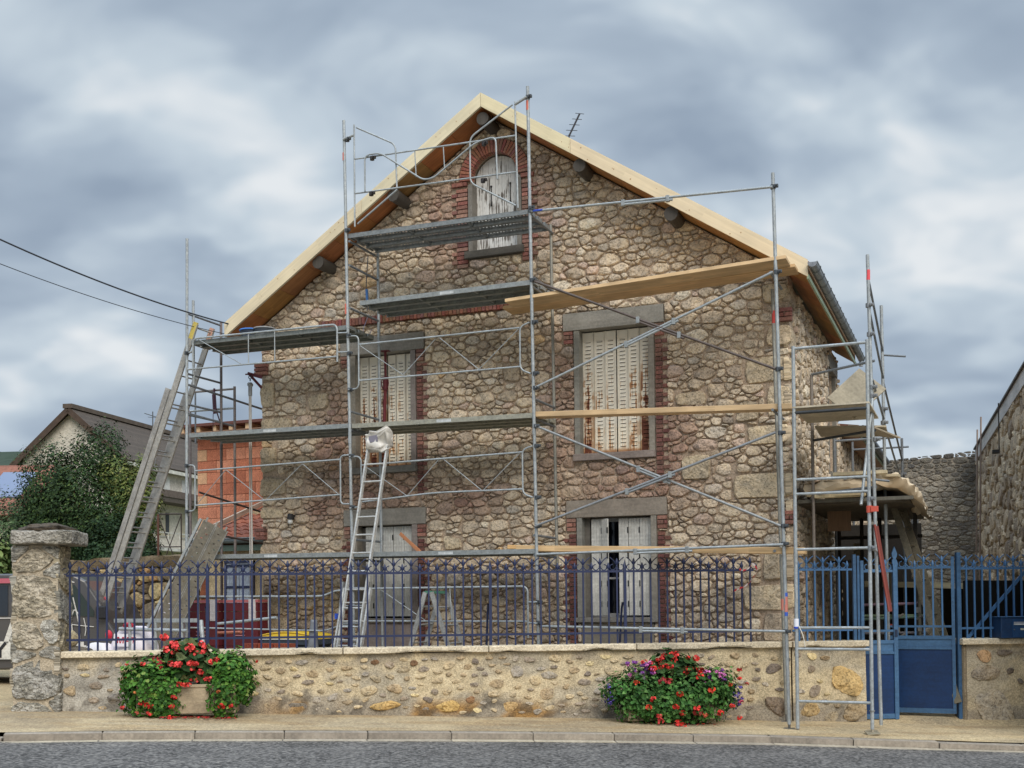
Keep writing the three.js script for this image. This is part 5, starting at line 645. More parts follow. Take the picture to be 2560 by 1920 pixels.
{ // steel platform leaning against the scaffold end
  const o = thing('steel_platform', 'perforated steel scaffold deck leaning on end at the left, behind the railing', 'platform'), a = V(-12.98, 0.42, -15.1), b = V(-11.62, 3.1, -15.45), up = b.clone().sub(a), len = up.length(), q = up.clone().normalize(), D = V(0.9, -0.06, -0.42).normalize(), n = q.clone().cross(D).normalize(), X = D.clone().addScaledVector(q, -D.dot(q)).normalize(), mtx = new THREE.Matrix4().makeBasis(X, q, X.clone().cross(q)).setPosition(a);
  const sh = new THREE.Shape([[0, 0], [0.42, 0], [0.42, len], [0, len]].map((p) => new THREE.Vector2(...p))); let k = 0; for (let y = 0.1; y < len - 0.1; y += 0.085, k++) for (const x of k % 2 ? [0.07, 0.29] : [0.12, 0.34]) sh.holes.push(new THREE.Path([[x, y], [x, y + 0.017], [x + 0.034, y + 0.017], [x + 0.034, y]].map((p) => new THREE.Vector2(...p))));
  one((m) => m.add(new THREE.ExtrudeGeometry(sh, { depth: 0.004, bevelEnabled: false }), mtx), L(142, 136, 122)).build('perforated_plate', deckMat, o);
  for (const x of [-0.002, 0.2, 0.225, 0.42]) one((m) => m.add(new THREE.BoxGeometry(0.008, len, 0.055), mtx.clone().multiply(new THREE.Matrix4().makeTranslation(x, len / 2, -0.02))), L(176, 178, 176)).build('side_rail', deckMat, o);
  one((m) => m.add(new THREE.BoxGeometry(0.04, len + 0.02, 0.07), mtx.clone().multiply(new THREE.Matrix4().makeTranslation(-0.05, len / 2 - 0.02, 0.0))), L(190, 196, 198)).build('edge_beam', deckMat, o);
  for (const x of [0.04, 0.21, 0.38]) one((m) => m.add(new THREE.BoxGeometry(0.03, 0.08, 0.02), mtx.clone().multiply(new THREE.Matrix4().makeTranslation(x, len + 0.02, 0))), L(170, 170, 164)).build('hook', deckMat, o);
}
{
  const tr = (n, l, f) => { const o = thing(n, l, 'tube'); one(f, GZ).build('tube', M.steel, o); return o; };
  tr('steel_rail', 'flat galvanised rail lying level behind the left end of the railing', (m) => m.box(-12.7, -11.1, 1.46, 1.52, -14.62, -14.58)); tr('steel_tube', 'short steel tube below the flat rail at the left end of the railing', (m) => { m.tube(V(-12.6, 1.36, -14.6), V(-11.3, 1.33, -14.6), 0.03); for (const x of [-12.4, -11.9, -11.4]) m.tube(V(x, 0.4, -14.6), V(x, 1.5, -14.6), 0.024); });
  tr('steel_tube', 'loose steel tubes propped beside the dark red packs', (m) => { m.tube(V(-11.35, 1.48, -15.0), V(-11.1, 0.5, -14.8), 0.036); m.tube(V(-11.2, 1.42, -15.2), V(-9.95, 1.52, -15.0), 0.024); m.tube(V(-11.2, 1.28, -15.2), V(-10.6, 1.30, -15.0), 0.022, L(206, 130, 106)); });
}
{ // red-wrapped packs of tiles
  const rnd = RNG(81); for (const [x0, x1, lb] of [[-12.5, -11.86, 'dark red strapped tile pack behind the railing, left one of the two'], [-11.74, -11.08, 'dark red strapped tile pack behind the railing, right one next to the house']]) {
    const o = thing('tile_pack', lb, 'pallet'); for (let k = 0; k < 9; k++) one((m) => m.box(x0 + 0.01 * rnd(), x1 - 0.01 * rnd(), 0.45 + k * 0.145, 0.45 + k * 0.145 + 0.138, -16.5, -16.15 + 0.012 * rnd(), undefined, 0.006), L(90, 26, 34).map((q) => q * (0.8 + 0.4 * rnd()))).build('tile_layer', M.plain, o); one((m) => m.box(x0 - 0.01, x1 + 0.01, 0.36, 0.45, -16.52, -16.12), L(150, 120, 86)).build('pallet', M.wood, o); one((m) => m.box(x0 - 0.01, x1 + 0.01, 1.755, 1.8, -16.51, -16.13), L(176, 100, 104)).build('cover', M.petal, o); one((m) => m.box(mix(x0, x1, 0.75), mix(x0, x1, 0.95), 1.45, 1.81, -16.2, -16.125), L(222, 218, 222)).build('label', M.paint, o);
    one((m) => { for (let i = 0; i < 3; i++) m.box(mix(x0, x1, 0.3), mix(x0, x1, 0.62), 1.2 + i * 0.06, 1.215 + i * 0.06, -16.145, -16.128); }, L(176, 120, 124)).build('print_line', M.plain, o);
  }
}
{ // sacks
  const sack = (name, label, c, p, sx, sy, sz, seed) => { const o = thing(name, label, 'sack', p), g = toFine(toFine(new RoundedBoxGeometry(sx, sy, sz, 4, Math.min(sx, sz) * 0.32))), q = g.attributes.position; for (let i = 0; i < q.count; i++) { const x = q.getX(i), y = q.getY(i), z = q.getZ(i), w = 1 + 0.16 * sstep(0.1, -0.5, y / sy) - 0.35 * sstep(0.15, 0.5, y / sy), k = 0.06 * (fbm(x * 6 + seed, y * 6, z * 6, 3) - 0.5); q.setXYZ(i, x * w + k, y + k * 0.6, z * w + k); } g.computeVertexNormals(); one((m) => m.add(g, new THREE.Matrix4().makeTranslation(0, sy / 2, 0)), c).build('sack', std({ roughness: 0.6 }), o); return o; };
  const s = sack('big_bag', 'white builders bag with red lettering behind the railing at the left', L(226, 220, 226), [-12.52, 0.38, -14.85], 0.72, 1.02, 0.5, 3);
  { const cv = document.createElement('canvas'); cv.width = 256; cv.height = 128; const x = cv.getContext('2d'); x.fillStyle = '#e4dfe4'; x.fillRect(0, 0, 256, 128); x.fillStyle = '#a82a3c'; x.font = 'bold 92px sans-serif'; x.fillText('MAT', 28, 96); const t = new THREE.CanvasTexture(cv); t.colorSpace = THREE.SRGBColorSpace; const pl = new THREE.PlaneGeometry(0.42, 0.2, 8, 1); const pp = pl.attributes.position; const m = mesh('print', pl, new THREE.MeshStandardMaterial({ map: t, roughness: 0.6 }), s); m.position.set(0.06, 0.80, 0.262); m.rotation.set(-0.16, 0.32, 0.02); }
  one((m) => m.add(new THREE.SphereGeometry(0.09, 8, 6), new THREE.Matrix4().makeScale(1, 0.7, 1).setPosition(-0.02, 1.02, 0.12)), L(190, 40, 60)).build('red_tie', M.petal, s); one((m) => m.add(new THREE.SphereGeometry(0.08, 8, 6), new THREE.Matrix4().makeScale(0.8, 1, 0.6).setPosition(-0.34, 0.88, 0.2)), L(196, 40, 60)).build('red_tie', M.petal, s);
  sack('white_sack', 'slumped white sack at the foot of the long ladder', L(224, 220, 222), [-13.0, 0.36, -14.6], 0.6, 0.78, 0.4, 9); sack('grey_sack', 'pale grey plastic sack behind the leaning steel deck', L(190, 184, 186), [-12.7, 0.4, -15.95], 0.5, 1.36, 0.4, 14);
  const fg = toFine(new THREE.IcosahedronGeometry(0.24, 3)), q = fg.attributes.position; for (let i = 0; i < q.count; i++) { const k = 0.8 + 0.4 * fbm(q.getX(i) * 6, q.getY(i) * 6, q.getZ(i) * 6, 3); q.setXYZ(i, q.getX(i) * k * 1.15, q.getY(i) * k * 0.75, q.getZ(i) * k); } fg.computeVertexNormals();
  const b = thing('boulder', 'pale boulder lying behind the railing beside the pillar', 'stone', [-12.85, 1.23, -13.6]); one((m) => m.add(fg), L(214, 196, 158)).build('stone', M.stone, b);
  const pl = thing('masonry_heap', 'low dark heap of rubble under the pale boulder', 'rubble', [-12.9, 0.35, -13.7]); const hg = toFine(toFine(new RoundedBoxGeometry(0.9, 0.8, 0.5, 2, 0.12))), hq = hg.attributes.position; for (let i = 0; i < hq.count; i++) { const k = 0.08 * (fbm(hq.getX(i) * 6, hq.getY(i) * 6, hq.getZ(i) * 6, 3) - 0.5); hq.setXYZ(i, hq.getX(i) + k, hq.getY(i) + k, hq.getZ(i) + k); } hg.computeVertexNormals(); one((m) => m.add(hg, new THREE.Matrix4().makeTranslation(0, 0.36, 0)), L(120, 110, 96)).build('stone', M.stone, pl);
}
{ // bin with yellow lid
  const o = thing('wheeled_bin', 'dark grey container with curved yellow lid behind the railing', 'bin', [-10.35, 0.4, -15.9]), dk = L(62, 72, 82);
  one((m) => { const g = new THREE.BoxGeometry(0.92, 0.66, 0.6), p = g.attributes.position; for (let i = 0; i < p.count; i++) if (p.getY(i) < 0) { p.setX(i, p.getX(i) * 0.86); p.setZ(i, p.getZ(i) * 0.86); } m.add(g, new THREE.Matrix4().makeTranslation(0, 0.4, -0.3)); m.box(-0.5, 0.5, 0.66, 0.76, -0.63, 0.03, undefined, 0.015); m.box(-0.2, 0.2, 0.58, 0.66, -0.02, 0.03, undefined, 0.02); }, dk).build('body', M.plain, o);
  one((m) => { const n = 18, pts = []; for (let i = 0; i <= n; i++) { const x = mix(-0.49, 0.49, i / n); pts.push([x, 0.765 + 0.10 * Math.pow(Math.sin(Math.PI * clamp(0.12 + 0.78 * i / n)), 0.8)]); } pts.push([0.49, 0.762], [-0.49, 0.762]); m.add(new THREE.ExtrudeGeometry(new THREE.Shape(pts.map((p) => new THREE.Vector2(...p))), { depth: 0.64, bevelEnabled: true, bevelSize: 0.008, bevelThickness: 0.008, bevelSegments: 1 }), new THREE.Matrix4().makeTranslation(0, 0, -0.62)); m.path(pts.slice(0, n + 1).map(([x, y]) => V(x, y + 0.005, 0.03)), 0.012, L(220, 184, 60), 5, 0.02); }, L(236, 202, 62)).build('lid', M.plain, o);
  one((m) => m.box(-0.51, 0.5, 0.748, 0.764, 0.02, 0.045), L(190, 196, 198)).build('rim', M.plain, o); for (const k of [-0.36, 0.36]) one((m) => m.tube(V(k - 0.03, 0.06, -0.1), V(k + 0.03, 0.06, -0.1), 0.07, undefined, 10), L(30, 30, 30)).build('wheel', M.plain, o);
  const rnd = RNG(12); for (let i = 0; i < 3; i++) { const t = thing('terracotta_block', ['ribbed terracotta block before the bin, left of three', 'ribbed terracotta block before the bin, middle of three', 'ribbed terracotta block before the bin, right of three'][i], 'brick', [-10.95 + i * 0.3, 0.38, -15.5]); one((m) => { m.box(0, 0.28, 0, 0.72, -0.2, -0.02); for (let k = 0; k < 6; k++) m.box(0.01 + k * 0.046, 0.035 + k * 0.046, 0.005, 0.715, -0.02, -0.008); }, L(156, 82, 60).map((q) => q * (0.85 + 0.3 * rnd()))).build('block', M.brick, t); }
  const bag = thing('plastic_bag', 'limp grey plastic bag hanging beside the yellow-lidded bin', 'bag', [-9.78, 0.75, -15.75]); const g = toFine(new THREE.CylinderGeometry(0.05, 0.11, 0.75, 14, 8)), p = g.attributes.position; for (let i = 0; i < p.count; i++) { const k = 0.7 + 0.7 * fbm(p.getX(i) * 12, p.getY(i) * 7, p.getZ(i) * 12, 3); p.setXYZ(i, p.getX(i) * k + 0.06 * p.getY(i), p.getY(i), p.getZ(i) * k); } g.computeVertexNormals(); one((m) => m.add(g, new THREE.Matrix4().makeTranslation(0, 0.35, 0)), L(120, 124, 130)).build('bag', std({ roughness: 0.35 }), bag);
}
{ // hoist on the corner, rope and hanging strap, prop in the window, tubs on the deck
  const h = thing('corner_hoist', 'dark red bracket on the left house corner with pulley and hanging rope', 'hoist'), rc = L(96, 44, 54);
  one((m) => { m.beam(V(-11.64, 5.70, -16.7), V(-11.44, 5.64, -16.85), 0.03, 0.05); m.beam(V(-11.60, 5.68, -16.7), V(-11.46, 5.46, -16.86), 0.025, 0.04); m.tube(V(-11.68, 5.685, -16.7), V(-11.56, 5.69, -16.7), 0.012); }, rc).build('bracket', M.plain, h); one((m) => { m.add(new THREE.TorusGeometry(0.03, 0.008, 6, 12), new THREE.Matrix4().makeTranslation(-11.585, 5.63, -16.7)); m.tube(V(-11.585, 5.6, -16.7), V(-11.585, 5.56, -16.7), 0.01); }, L(60, 62, 66)).build('hook', M.steel, h);
  one((m) => { m.box(-11.62, -11.55, 5.3, 5.54, -16.72, -16.68, undefined, 0.015); m.tube(V(-11.585, 5.5, -16.66), V(-11.585, 5.5, -16.74), 0.035, undefined, 12); }, L(182, 184, 184)).build('pulley', M.steel, h); one((m) => { m.tube(V(-11.575, 5.3, -16.7), V(-11.56, 0.5, -16.7), 0.014, undefined, 6); m.tube(V(-11.605, 5.3, -16.7), V(-11.61, 0.5, -16.7), 0.010, undefined, 6); }, L(196, 190, 182)).build('rope', M.plain, h); one((m) => m.add(new THREE.TorusGeometry(0.04, 0.014, 6, 10), new THREE.Matrix4().makeTranslation(-11.585, 1.72, -16.7)), L(112, 40, 40)).build('lower_hook', M.steel, h);
  const w = thing('web_strap', 'dark maroon safety strap slung over the side guard rail at the left', 'strap'); one((m) => { m.path([V(-12.52, 5.55, -16.96), V(-12.52, 5.2, -16.95), V(-12.50, 5.12, -16.95)], 0.02, undefined, 5); m.beam(V(-12.53, 5.45, -16.96), V(-12.5, 5.1, -16.95), 0.07, 0.02, undefined, V(0, 0, 1)); m.path([V(-12.46, 5.12, -16.95), V(-12.38, 4.9, -16.95), V(-12.40, 4.7, -16.95)], 0.012, undefined, 5); m.tube(V(-12.54, 5.1, -16.95), V(-12.55, 4.72, -16.95), 0.006); }, L(78, 46, 58)).build('strap', M.plain, w);
  const pr = thing('steel_prop', 'maroon adjustable steel prop standing in front of the upper left shutter', 'prop', [-9.0, 4.5, -16.78]); one((m) => m.tube(V(0, 0.75, 0), V(0.0, 1.36, 0), 0.021), L(96, 34, 40)).build('inner_tube', M.plain, pr); one((m) => m.tube(V(-0.04, -0.05, 0), V(0, 0.82, 0), 0.028), L(104, 36, 42)).build('outer_tube', M.plain, pr); one((m) => { m.tube(V(0, 0.72, 0), V(0, 0.93, 0), 0.045); m.add(new THREE.TorusGeometry(0.065, 0.009, 6, 14), new THREE.Matrix4().makeScale(1, 1.6, 1).setPosition(0, 0.83, 0.02)); m.box(-0.11, 0.05, 0.925, 0.94, -0.02, 0.02); }, L(92, 32, 38)).build('collar', M.plain, pr); one((m) => m.box(-0.07, 0.07, 1.355, 1.37, -0.05, 0.05), L(96, 34, 40)).build('head_plate', M.plain, pr);
  for (const [x, c, l] of [[-11.22, L(44, 52, 66), 'dark mortar tub with blue rim on the top left scaffold deck'], [-10.95, L(60, 66, 74), 'second dark mortar tub on the top left scaffold deck, nearer the wall']]) { const o = thing('mortar_tub', l, 'tub', [x, 6.09, -16.2]); one((m) => m.add(new THREE.LatheGeometry([[0.0, 0], [0.14, 0], [0.18, 0.2], [0.165, 0.2], [0.13, 0.02], [0, 0.02]].map((p) => new THREE.Vector2(...p)), 16)), c).build('tub', M.plain, o); one((m) => { m.add(new THREE.TorusGeometry(0.18, 0.012, 6, 18).rotateX(Math.PI / 2), new THREE.Matrix4().makeTranslation(0, 0.2, 0)); m.box(-0.08, 0.1, 0.02, 0.09, 0.14, 0.165); }, x < -11 ? L(70, 130, 210) : L(150, 150, 150)).build('rim', M.plain, o); }
  const ca = thing('blue_cable', 'blue cable with plug hanging from the scaffold under the attic deck', 'cable'); one((m) => { m.path([V(-9.18, 7.4, -16.55), V(-9.22, 6.9, -16.55), V(-9.2, 6.5, -16.55)], 0.008, L(70, 74, 84), 5); m.tube(V(-9.21, 6.85, -16.55), V(-9.2, 6.62, -16.55), 0.022, L(70, 116, 176), 6); m.path([V(-9.2, 6.45, -16.6), V(-9.32, 6.2, -16.6), V(-9.25, 6.0, -16.6), V(-9.15, 6.2, -16.6)], 0.006, L(130, 126, 150), 5); }).build('cable', M.plain, ca);
  for (const [a, b, l, s] of [[V(-13.6, 7.92, -8.5), V(-11.72, 6.5, -16.75), 'upper thick overhead cable running to the left eaves', 0.35], [V(-13.6, 7.35, -8.5), V(-11.85, 6.36, -16.75), 'lower thin overhead cable running to the left eaves', 0.3]]) { const o = thing('overhead_cable', l, 'cable'); const dv = b.clone().sub(a), A = a, pts = Array.from({ length: 13 }, (_, i) => { const t = i / 12, p = A.clone().lerp(b, t); p.y -= s * 4 * t * (1 - t); return p; }); one((m) => m.add(new THREE.TubeGeometry(new THREE.CatmullRomCurve3(pts), 40, s > 0.32 ? 0.012 : 0.006, 6)), L(44, 48, 56)).build('cable', M.plain, o); }
}

// ------------------------------------------------------------------ the left annexe, the clay-block shed behind it
{
  const o = thing('annexe', 'small cream rendered annexe with red tile roof against the left gable', 'house'), zf = -18.3, rnd = RNG(101);
  one((m) => { m.box(-13.86, -11.5, 0, 2.75, zf - 3.4, zf); m.box(-13.7, -11.5, 2.75, 3.6, zf - 3.4, zf - 1.5); }, L(222, 202, 164)).build('wall', M.mortar, o);
  one((m) => { const g = new THREE.PlaneGeometry(0.16, 2.2, 4, 30), p = g.attributes.position; for (let i = 0; i < p.count; i++) p.setX(i, p.getX(i) * (0.7 + 0.7 * noise(p.getY(i) * 5, 3)) + 0.03 * noise(p.getY(i) * 9, 8)); m.add(g, new THREE.Matrix4().makeTranslation(-13.77, 1.5, zf + 0.006)); }, L(160, 96, 66)).build('bare_brick', M.brick, o);
  one((m) => m.box(-13.84, -11.5, 1.84, 1.88, zf, zf + 0.02), L(52, 52, 54)).build('ledge', M.plain, o);
  const win = new THREE.Group(); win.name = 'window'; o.add(win); for (const [a, b] of [[-13.22, -12.94], [-12.93, -12.65]]) one((m) => { for (let x = a; x < b - 0.02; x += 0.07) m.box(x + 0.002, Math.min(x + 0.068, b), 1.62, 2.5, zf + 0.02, zf + 0.045); for (const y of [1.7, 2.02, 2.42]) m.box(a, b, y, y + 0.045, zf + 0.046, zf + 0.06, L(44, 54, 92)); }, L(196, 208, 226)).build('shutter', M.paint, win); one((m) => { m.box(-13.26, -13.22, 1.6, 2.54, zf, zf + 0.06); m.box(-12.65, -12.61, 1.6, 2.54, zf, zf + 0.06); m.box(-13.26, -12.61, 2.5, 2.54, zf, zf + 0.07); }, L(52, 62, 100)).build('frame', M.paint, win);
  // roof: flat interlocking tiles, course by course
  const rise = 0.34, tile = [1, 2, 3].map((k) => { const g = new THREE.BoxGeometry(0.235, 0.022, 0.37, 4, 1, 1), p = g.attributes.position; for (let i = 0; i < p.count; i++) { const x = p.getX(i); p.setY(i, p.getY(i) + 0.022 * Math.cos((x + 0.03) * 26) + (p.getZ(i) > 0 ? 0.012 : -0.012)); } g.computeVertexNormals(); return one((m) => m.add(g), mix3(L(206, 122, 90), L(172, 110, 92), k / 3)).geo; });
  for (let r = 0; r < 9; r++) for (let x = -13.78; x < -11.45; x += 0.218) { const z = zf + 0.18 - r * 0.27, y = 3.0 + r * 0.27 * rise; const m = mesh('tile', tile[Math.floor(rnd() * 3)], M.brick, o); m.position.set(x + 0.11, y + 0.004 * rnd(), z - 0.16); m.rotation.x = Math.atan(rise) - 0.03 + 0.02 * rnd(); }
  one((m) => { const g = new THREE.BoxGeometry(2.5, 0.05, 2.7); m.add(g, new THREE.Matrix4().makeRotationX(Math.atan(rise)).setPosition(-12.66, 3.33, zf - 1.05)); m.box(-13.86, -11.5, 2.76, 2.9, zf - 0.2, zf - 0.002); }, L(96, 64, 46)).build('roof_deck', M.wood, o);
  one((m) => m.beam(V(-13.84, 3.03, zf + 0.2), V(-13.84, 3.89, zf - 2.3), 0.05, 0.09), L(206, 190, 176)).build('verge_board', M.wood, o);
  one((m) => { m.tube(V(-13.9, 2.92, zf + 0.2), V(-11.5, 2.9, zf + 0.2), 0.055, undefined, 10); m.box(-13.9, -11.5, 2.95, 2.965, zf + 0.16, zf + 0.26, L(200, 206, 210)); }, L(128, 138, 140)).build('gutter', M.steel, o); one((m) => m.box(-13.86, -11.5, 2.72, 2.83, zf + 0.1, zf + 0.15), L(110, 132, 120)).build('fascia', M.paint, o);
  // clay block building
  const b = thing('block_building', 'unfinished building of orange clay blocks with red eaves behind the left scaffold', 'building'), zb = -21.0; one((m) => { m.box(-15.95, -11.6, 0, 5.36, zb - 6, zb - 0.015); }, L(176, 120, 96)).build('wall', M.mortar, b);
  const bg = [0, 1, 2, 3, 4].map((k) => one((m) => { m.box(-0.247, 0.247, -0.122, 0.122, -0.03, 0.012, undefined, 0.004); for (let i = 0; i < 7; i++) m.box(-0.235 + i * 0.068, -0.232 + i * 0.068, -0.12, 0.12, 0.012, 0.014); }, [L(204, 130, 102), L(218, 146, 118), L(190, 118, 92), L(210, 138, 110), L(224, 156, 128)][k]).geo), cream = one((m) => m.box(-0.122, 0.122, -0.122, 0.122, -0.03, 0.014, undefined, 0.004), L(226, 182, 146)).geo;
  for (let r = 0; r < 13; r++) for (let k = 0; k < 4; k++) { const y = 2.2 + r * 0.253, x = -15.95 + 0.25 + (r % 2 ? 0.25 : 0) + k * 0.503; if (k === 0 && r % 2) { const c = mesh('clay_block', cream, M.brick, b); c.position.set(-15.95 + 0.122, y, zb); } const band = Math.floor(r / 2) % 3; const m = mesh('clay_block', bg[(band * 2 + (rnd() < 0.3 ? 1 : 0)) % 5], M.brick, b); m.position.set(x, y, zb + 0.002 * rnd()); }
  one((m) => { m.box(-16.2, -11.4, 5.56, 5.60, zb - 0.4, zb + 0.45, L(98, 62, 54)); for (let x = -16.1; x < -11.6; x += 0.42) m.box(x, x + 0.09, 5.44, 5.56, zb - 0.4, zb + 0.4, L(206, 176, 140)); m.box(-16.2, -11.4, 5.46, 5.56, zb - 0.5, zb - 0.06, L(70, 44, 40)); m.box(-16.2, -11.4, 5.42, 5.44, zb + 0.41, zb + 0.44, L(140, 110, 90)); m.add(new THREE.ConeGeometry(0.09, 0.16, 5), new THREE.Matrix4().makeTranslation(-16.14, 5.7, zb + 0.42), L(196, 84, 60)); }).build('eaves', M.plain, b);
  one((m) => { const f = (y0) => (x) => y0; m.box(-16.2, -11.4, 5.60, 5.62, zb - 6.2, zb + 0.45); }, L(110, 66, 56)).build('roof', M.brick, b);
}
{ // rubble garden wall at the back, rusty gate frame, van
  const o = thing('garden_wall', 'old dry rubble garden wall behind the parked van', 'wall'), a = V(-23.5, 0, -21.1), b = V(-14.25, 0, -18.5), d = b.clone().sub(a), len = d.length(), e = d.clone().normalize(), n = V(-e.z, 0, e.x), rnd = RNG(111), place = (u, v, h) => V(a.x + e.x * u + n.x * (h - 0.02), v, a.z + e.z * u + n.z * (h - 0.02)), parts = [];
  for (const c of cells({ poly: [[0, 0.1], [len, 0.1], [len, 2.48], [0, 2.5]], r0: 0.135, spread: [0.5, 1.7], asp: 1.6, tries: 9000, seed: 112, gap: 0.78, course: 0.2 })) { const g = stoneGeo(c.poly, place, { joint: 0.012, h: 0.06 + 0.08 * rnd(), rnd, col: pal(rnd, [[4, L(188, 166, 124)], [3, L(160, 142, 112)], [2, L(206, 184, 136)], [3, L(132, 118, 96)], [1, L(196, 158, 110)]]), n: 13, rough: 0.025 }); if (g) parts.push({ geo: g, show: Math.abs(areaOf(c.poly)) * sstep(2, 5, centre(c.poly)[0]) }); }
  laid(o, parts, 200, 'stone', 'small_stone', M.stone);
  const ang = Math.atan2(-e.z, e.x); one((m) => { m.add(new THREE.BoxGeometry(len, 2.6, 0.4), new THREE.Matrix4().makeRotationY(ang).setPosition((a.x + b.x) / 2 - n.x * 0.23, 1.22, (a.z + b.z) / 2 - n.z * 0.23)); }, L(110, 96, 78)).build('core', M.mortar, o);
  { const g = new THREE.BoxGeometry(len, 0.22, 0.55, 90, 2, 4), p = g.attributes.position; for (let i = 0; i < p.count; i++) { const x = p.getX(i); p.setXYZ(i, x, p.getY(i) + 0.16 * (fbm(x * 1.6, p.getZ(i) * 3, 3, 3) - 0.45), p.getZ(i) + 0.1 * (noise(x * 3, p.getY(i) * 8, 2) - 0.5)); } g.computeVertexNormals(); one((m) => m.add(g, new THREE.Matrix4().makeRotationY(ang).setPosition((a.x + b.x) / 2 - n.x * 0.2, 2.56, (a.z + b.z) / 2 - n.z * 0.2)), L(124, 108, 84)).build('turf_cap', M.stone, o); }
  const f = thing('rusty_frame', 'rusty iron frame with crossed bars standing behind the garden wall', 'frame'), q0 = V(-15.82, 0, -19.5), q1 = V(-15.36, 0, -19.66), up = (p, y) => p.clone().setY(y); one((m) => { m.tube(up(q0, 0.3), up(q0, 3.6), 0.024, L(92, 60, 48)); m.tube(up(q1, 0.3), up(q1, 3.6), 0.014); m.tube(up(q0, 3.6), up(q1, 3.6), 0.014); m.tube(up(q0, 2.92), up(q1, 2.92), 0.012); m.tube(up(q0, 3.58), up(q1, 2.3), 0.01); m.tube(up(q1, 3.58), up(q0, 2.3), 0.01); }, L(58, 48, 44)).build('frame', M.plain, f);
}
{
  const c = at(-9.0, 19.5, 0.42), v = thing('parked_van', 'dark grey van with white line drawing on its door, half hidden by the pillar', 'van', c.toArray(), PHI), body = L(72, 70, 70);
  const prof = [[-2.3, 0.25], [-2.32, 0.9], [-2.25, 1.75], [-2.1, 1.82], [1.55, 1.82], [1.78, 1.7], [2.04, 1.3], [2.16, 1.02], [2.3, 0.8], [2.34, 0.3]];
  one((m) => m.add(new THREE.ExtrudeGeometry(new THREE.Shape(prof.map((p) => new THREE.Vector2(...p))), { depth: 1.7, bevelEnabled: true, bevelSize: 0.04, bevelThickness: 0.05, bevelSegments: 3 }), new THREE.Matrix4().makeTranslation(0, 0, -1.75)), body).build('body', new THREE.MeshPhysicalMaterial({ vertexColors: true, roughness: 0.35, clearcoat: 0.6 }), v);
  const pane = (name, pts, col, z = 0.004) => { const g = new THREE.ExtrudeGeometry(new THREE.Shape(pts.map((p) => new THREE.Vector2(...p))), { depth: 0.012, bevelEnabled: false }); one((m) => m.add(g, new THREE.Matrix4().makeTranslation(0, 0, z)), col).build(name, std({ roughness: 0.12 }), v); };
  pane('window', [[1.48, 1.15], [1.5, 1.66], [1.62, 1.66], [1.95, 1.22], [1.95, 1.12]], L(44, 54, 52)); pane('window', [[-2.0, 1.15], [-1.95, 1.66], [0.5, 1.66], [0.5, 1.15]], L(40, 48, 58)); pane('window', [[0.75, 1.13], [0.75, 1.64], [1.42, 1.66], [1.42, 1.12]], L(84, 76, 74));
  one((m) => { m.box(1.43, 1.47, 0.35, 1.7, 0.004, 0.014); }, L(40, 40, 42)).build('door_gap', M.plain, v); one((m) => { m.path([V(1.2, 1.72, 0.01), V(1.45, 1.74, 0.01), V(1.62, 1.7, 0.01)], 0.01, undefined, 5); m.box(-2.2, 0.6, 1.105, 1.12, 0.004, 0.018); }, L(210, 206, 200)).build('trim', M.plain, v);
  one((m) => { m.box(2.02, 2.2, 1.08, 1.3, 0.02, 0.16, undefined, 0.03); }, L(24, 24, 28)).build('mirror', M.plain, v); one((m) => { m.box(-2.2, 0.62, 1.7, 1.78, 0.0, 0.05); }, L(176, 90, 104)).build('roof_stripe', M.plain, v);
  one((m) => { const z = 0.022, r = 0.012; m.path([V(1.60, 0.72, z), V(1.57, 1.1, z), V(1.62, 1.26, z), V(1.70, 1.16, z)], r, undefined, 5, 0.06); m.path([V(1.6, 1.45, z), V(1.66, 1.2, z), V(1.71, 0.95, z), V(1.72, 0.7, z)], r, undefined, 5, 0.05); m.path([V(1.36, 1.02, z), V(1.75, 0.97, z), V(1.95, 0.95, z)], 0.008, undefined, 5); m.box(1.60, 1.82, 0.56, 0.64, z - 0.01, z); m.box(1.64, 1.78, 0.64, 0.70, z - 0.01, z); m.box(1.62, 1.64, 0.42, 0.56, z - 0.01, z); m.box(1.78, 1.8, 0.42, 0.56, z - 0.01, z); m.path([V(1.78, 1.1, z), V(1.82, 0.92, z), V(1.8, 0.8, z)], 0.008, undefined, 5, 0.04); }, L(222, 220, 216)).build('door_drawing', M.paint, v);
  one((m) => { m.box(-2.3, 0.7, 0.42, 0.72, 0.02, 0.05); m.beam(V(0.48, 0.7, 0.035), V(0.62, 1.1, 0.035), 0.03, 0.08, undefined, V(1, 0, 0)); }, L(222, 220, 214)).build('sill_panel', M.paint, v); one((m) => { m.beam(V(0.28, 0.7, 0.056), V(0.38, 0.58, 0.056), 0.01, 0.05, undefined, V(1, 0, 0)); m.beam(V(0.48, 0.7, 0.056), V(0.38, 0.58, 0.056), 0.01, 0.05, undefined, V(1, 0, 0)); m.box(0.35, 0.41, 0.45, 0.6, 0.052, 0.06); }, L(30, 30, 34)).build('sill_letter', M.plain, v);
  for (const x of [-1.4, 1.75]) { one((m) => m.tube(V(x, 0.28, -0.16), V(x, 0.28, 0.02), 0.31, undefined, 22), L(26, 26, 28)).build('tyre', M.plain, v); one((m) => m.tube(V(x, 0.28, 0.01), V(x, 0.28, 0.03), 0.18, undefined, 16), L(150, 152, 156)).build('rim', M.steel, v); }
}
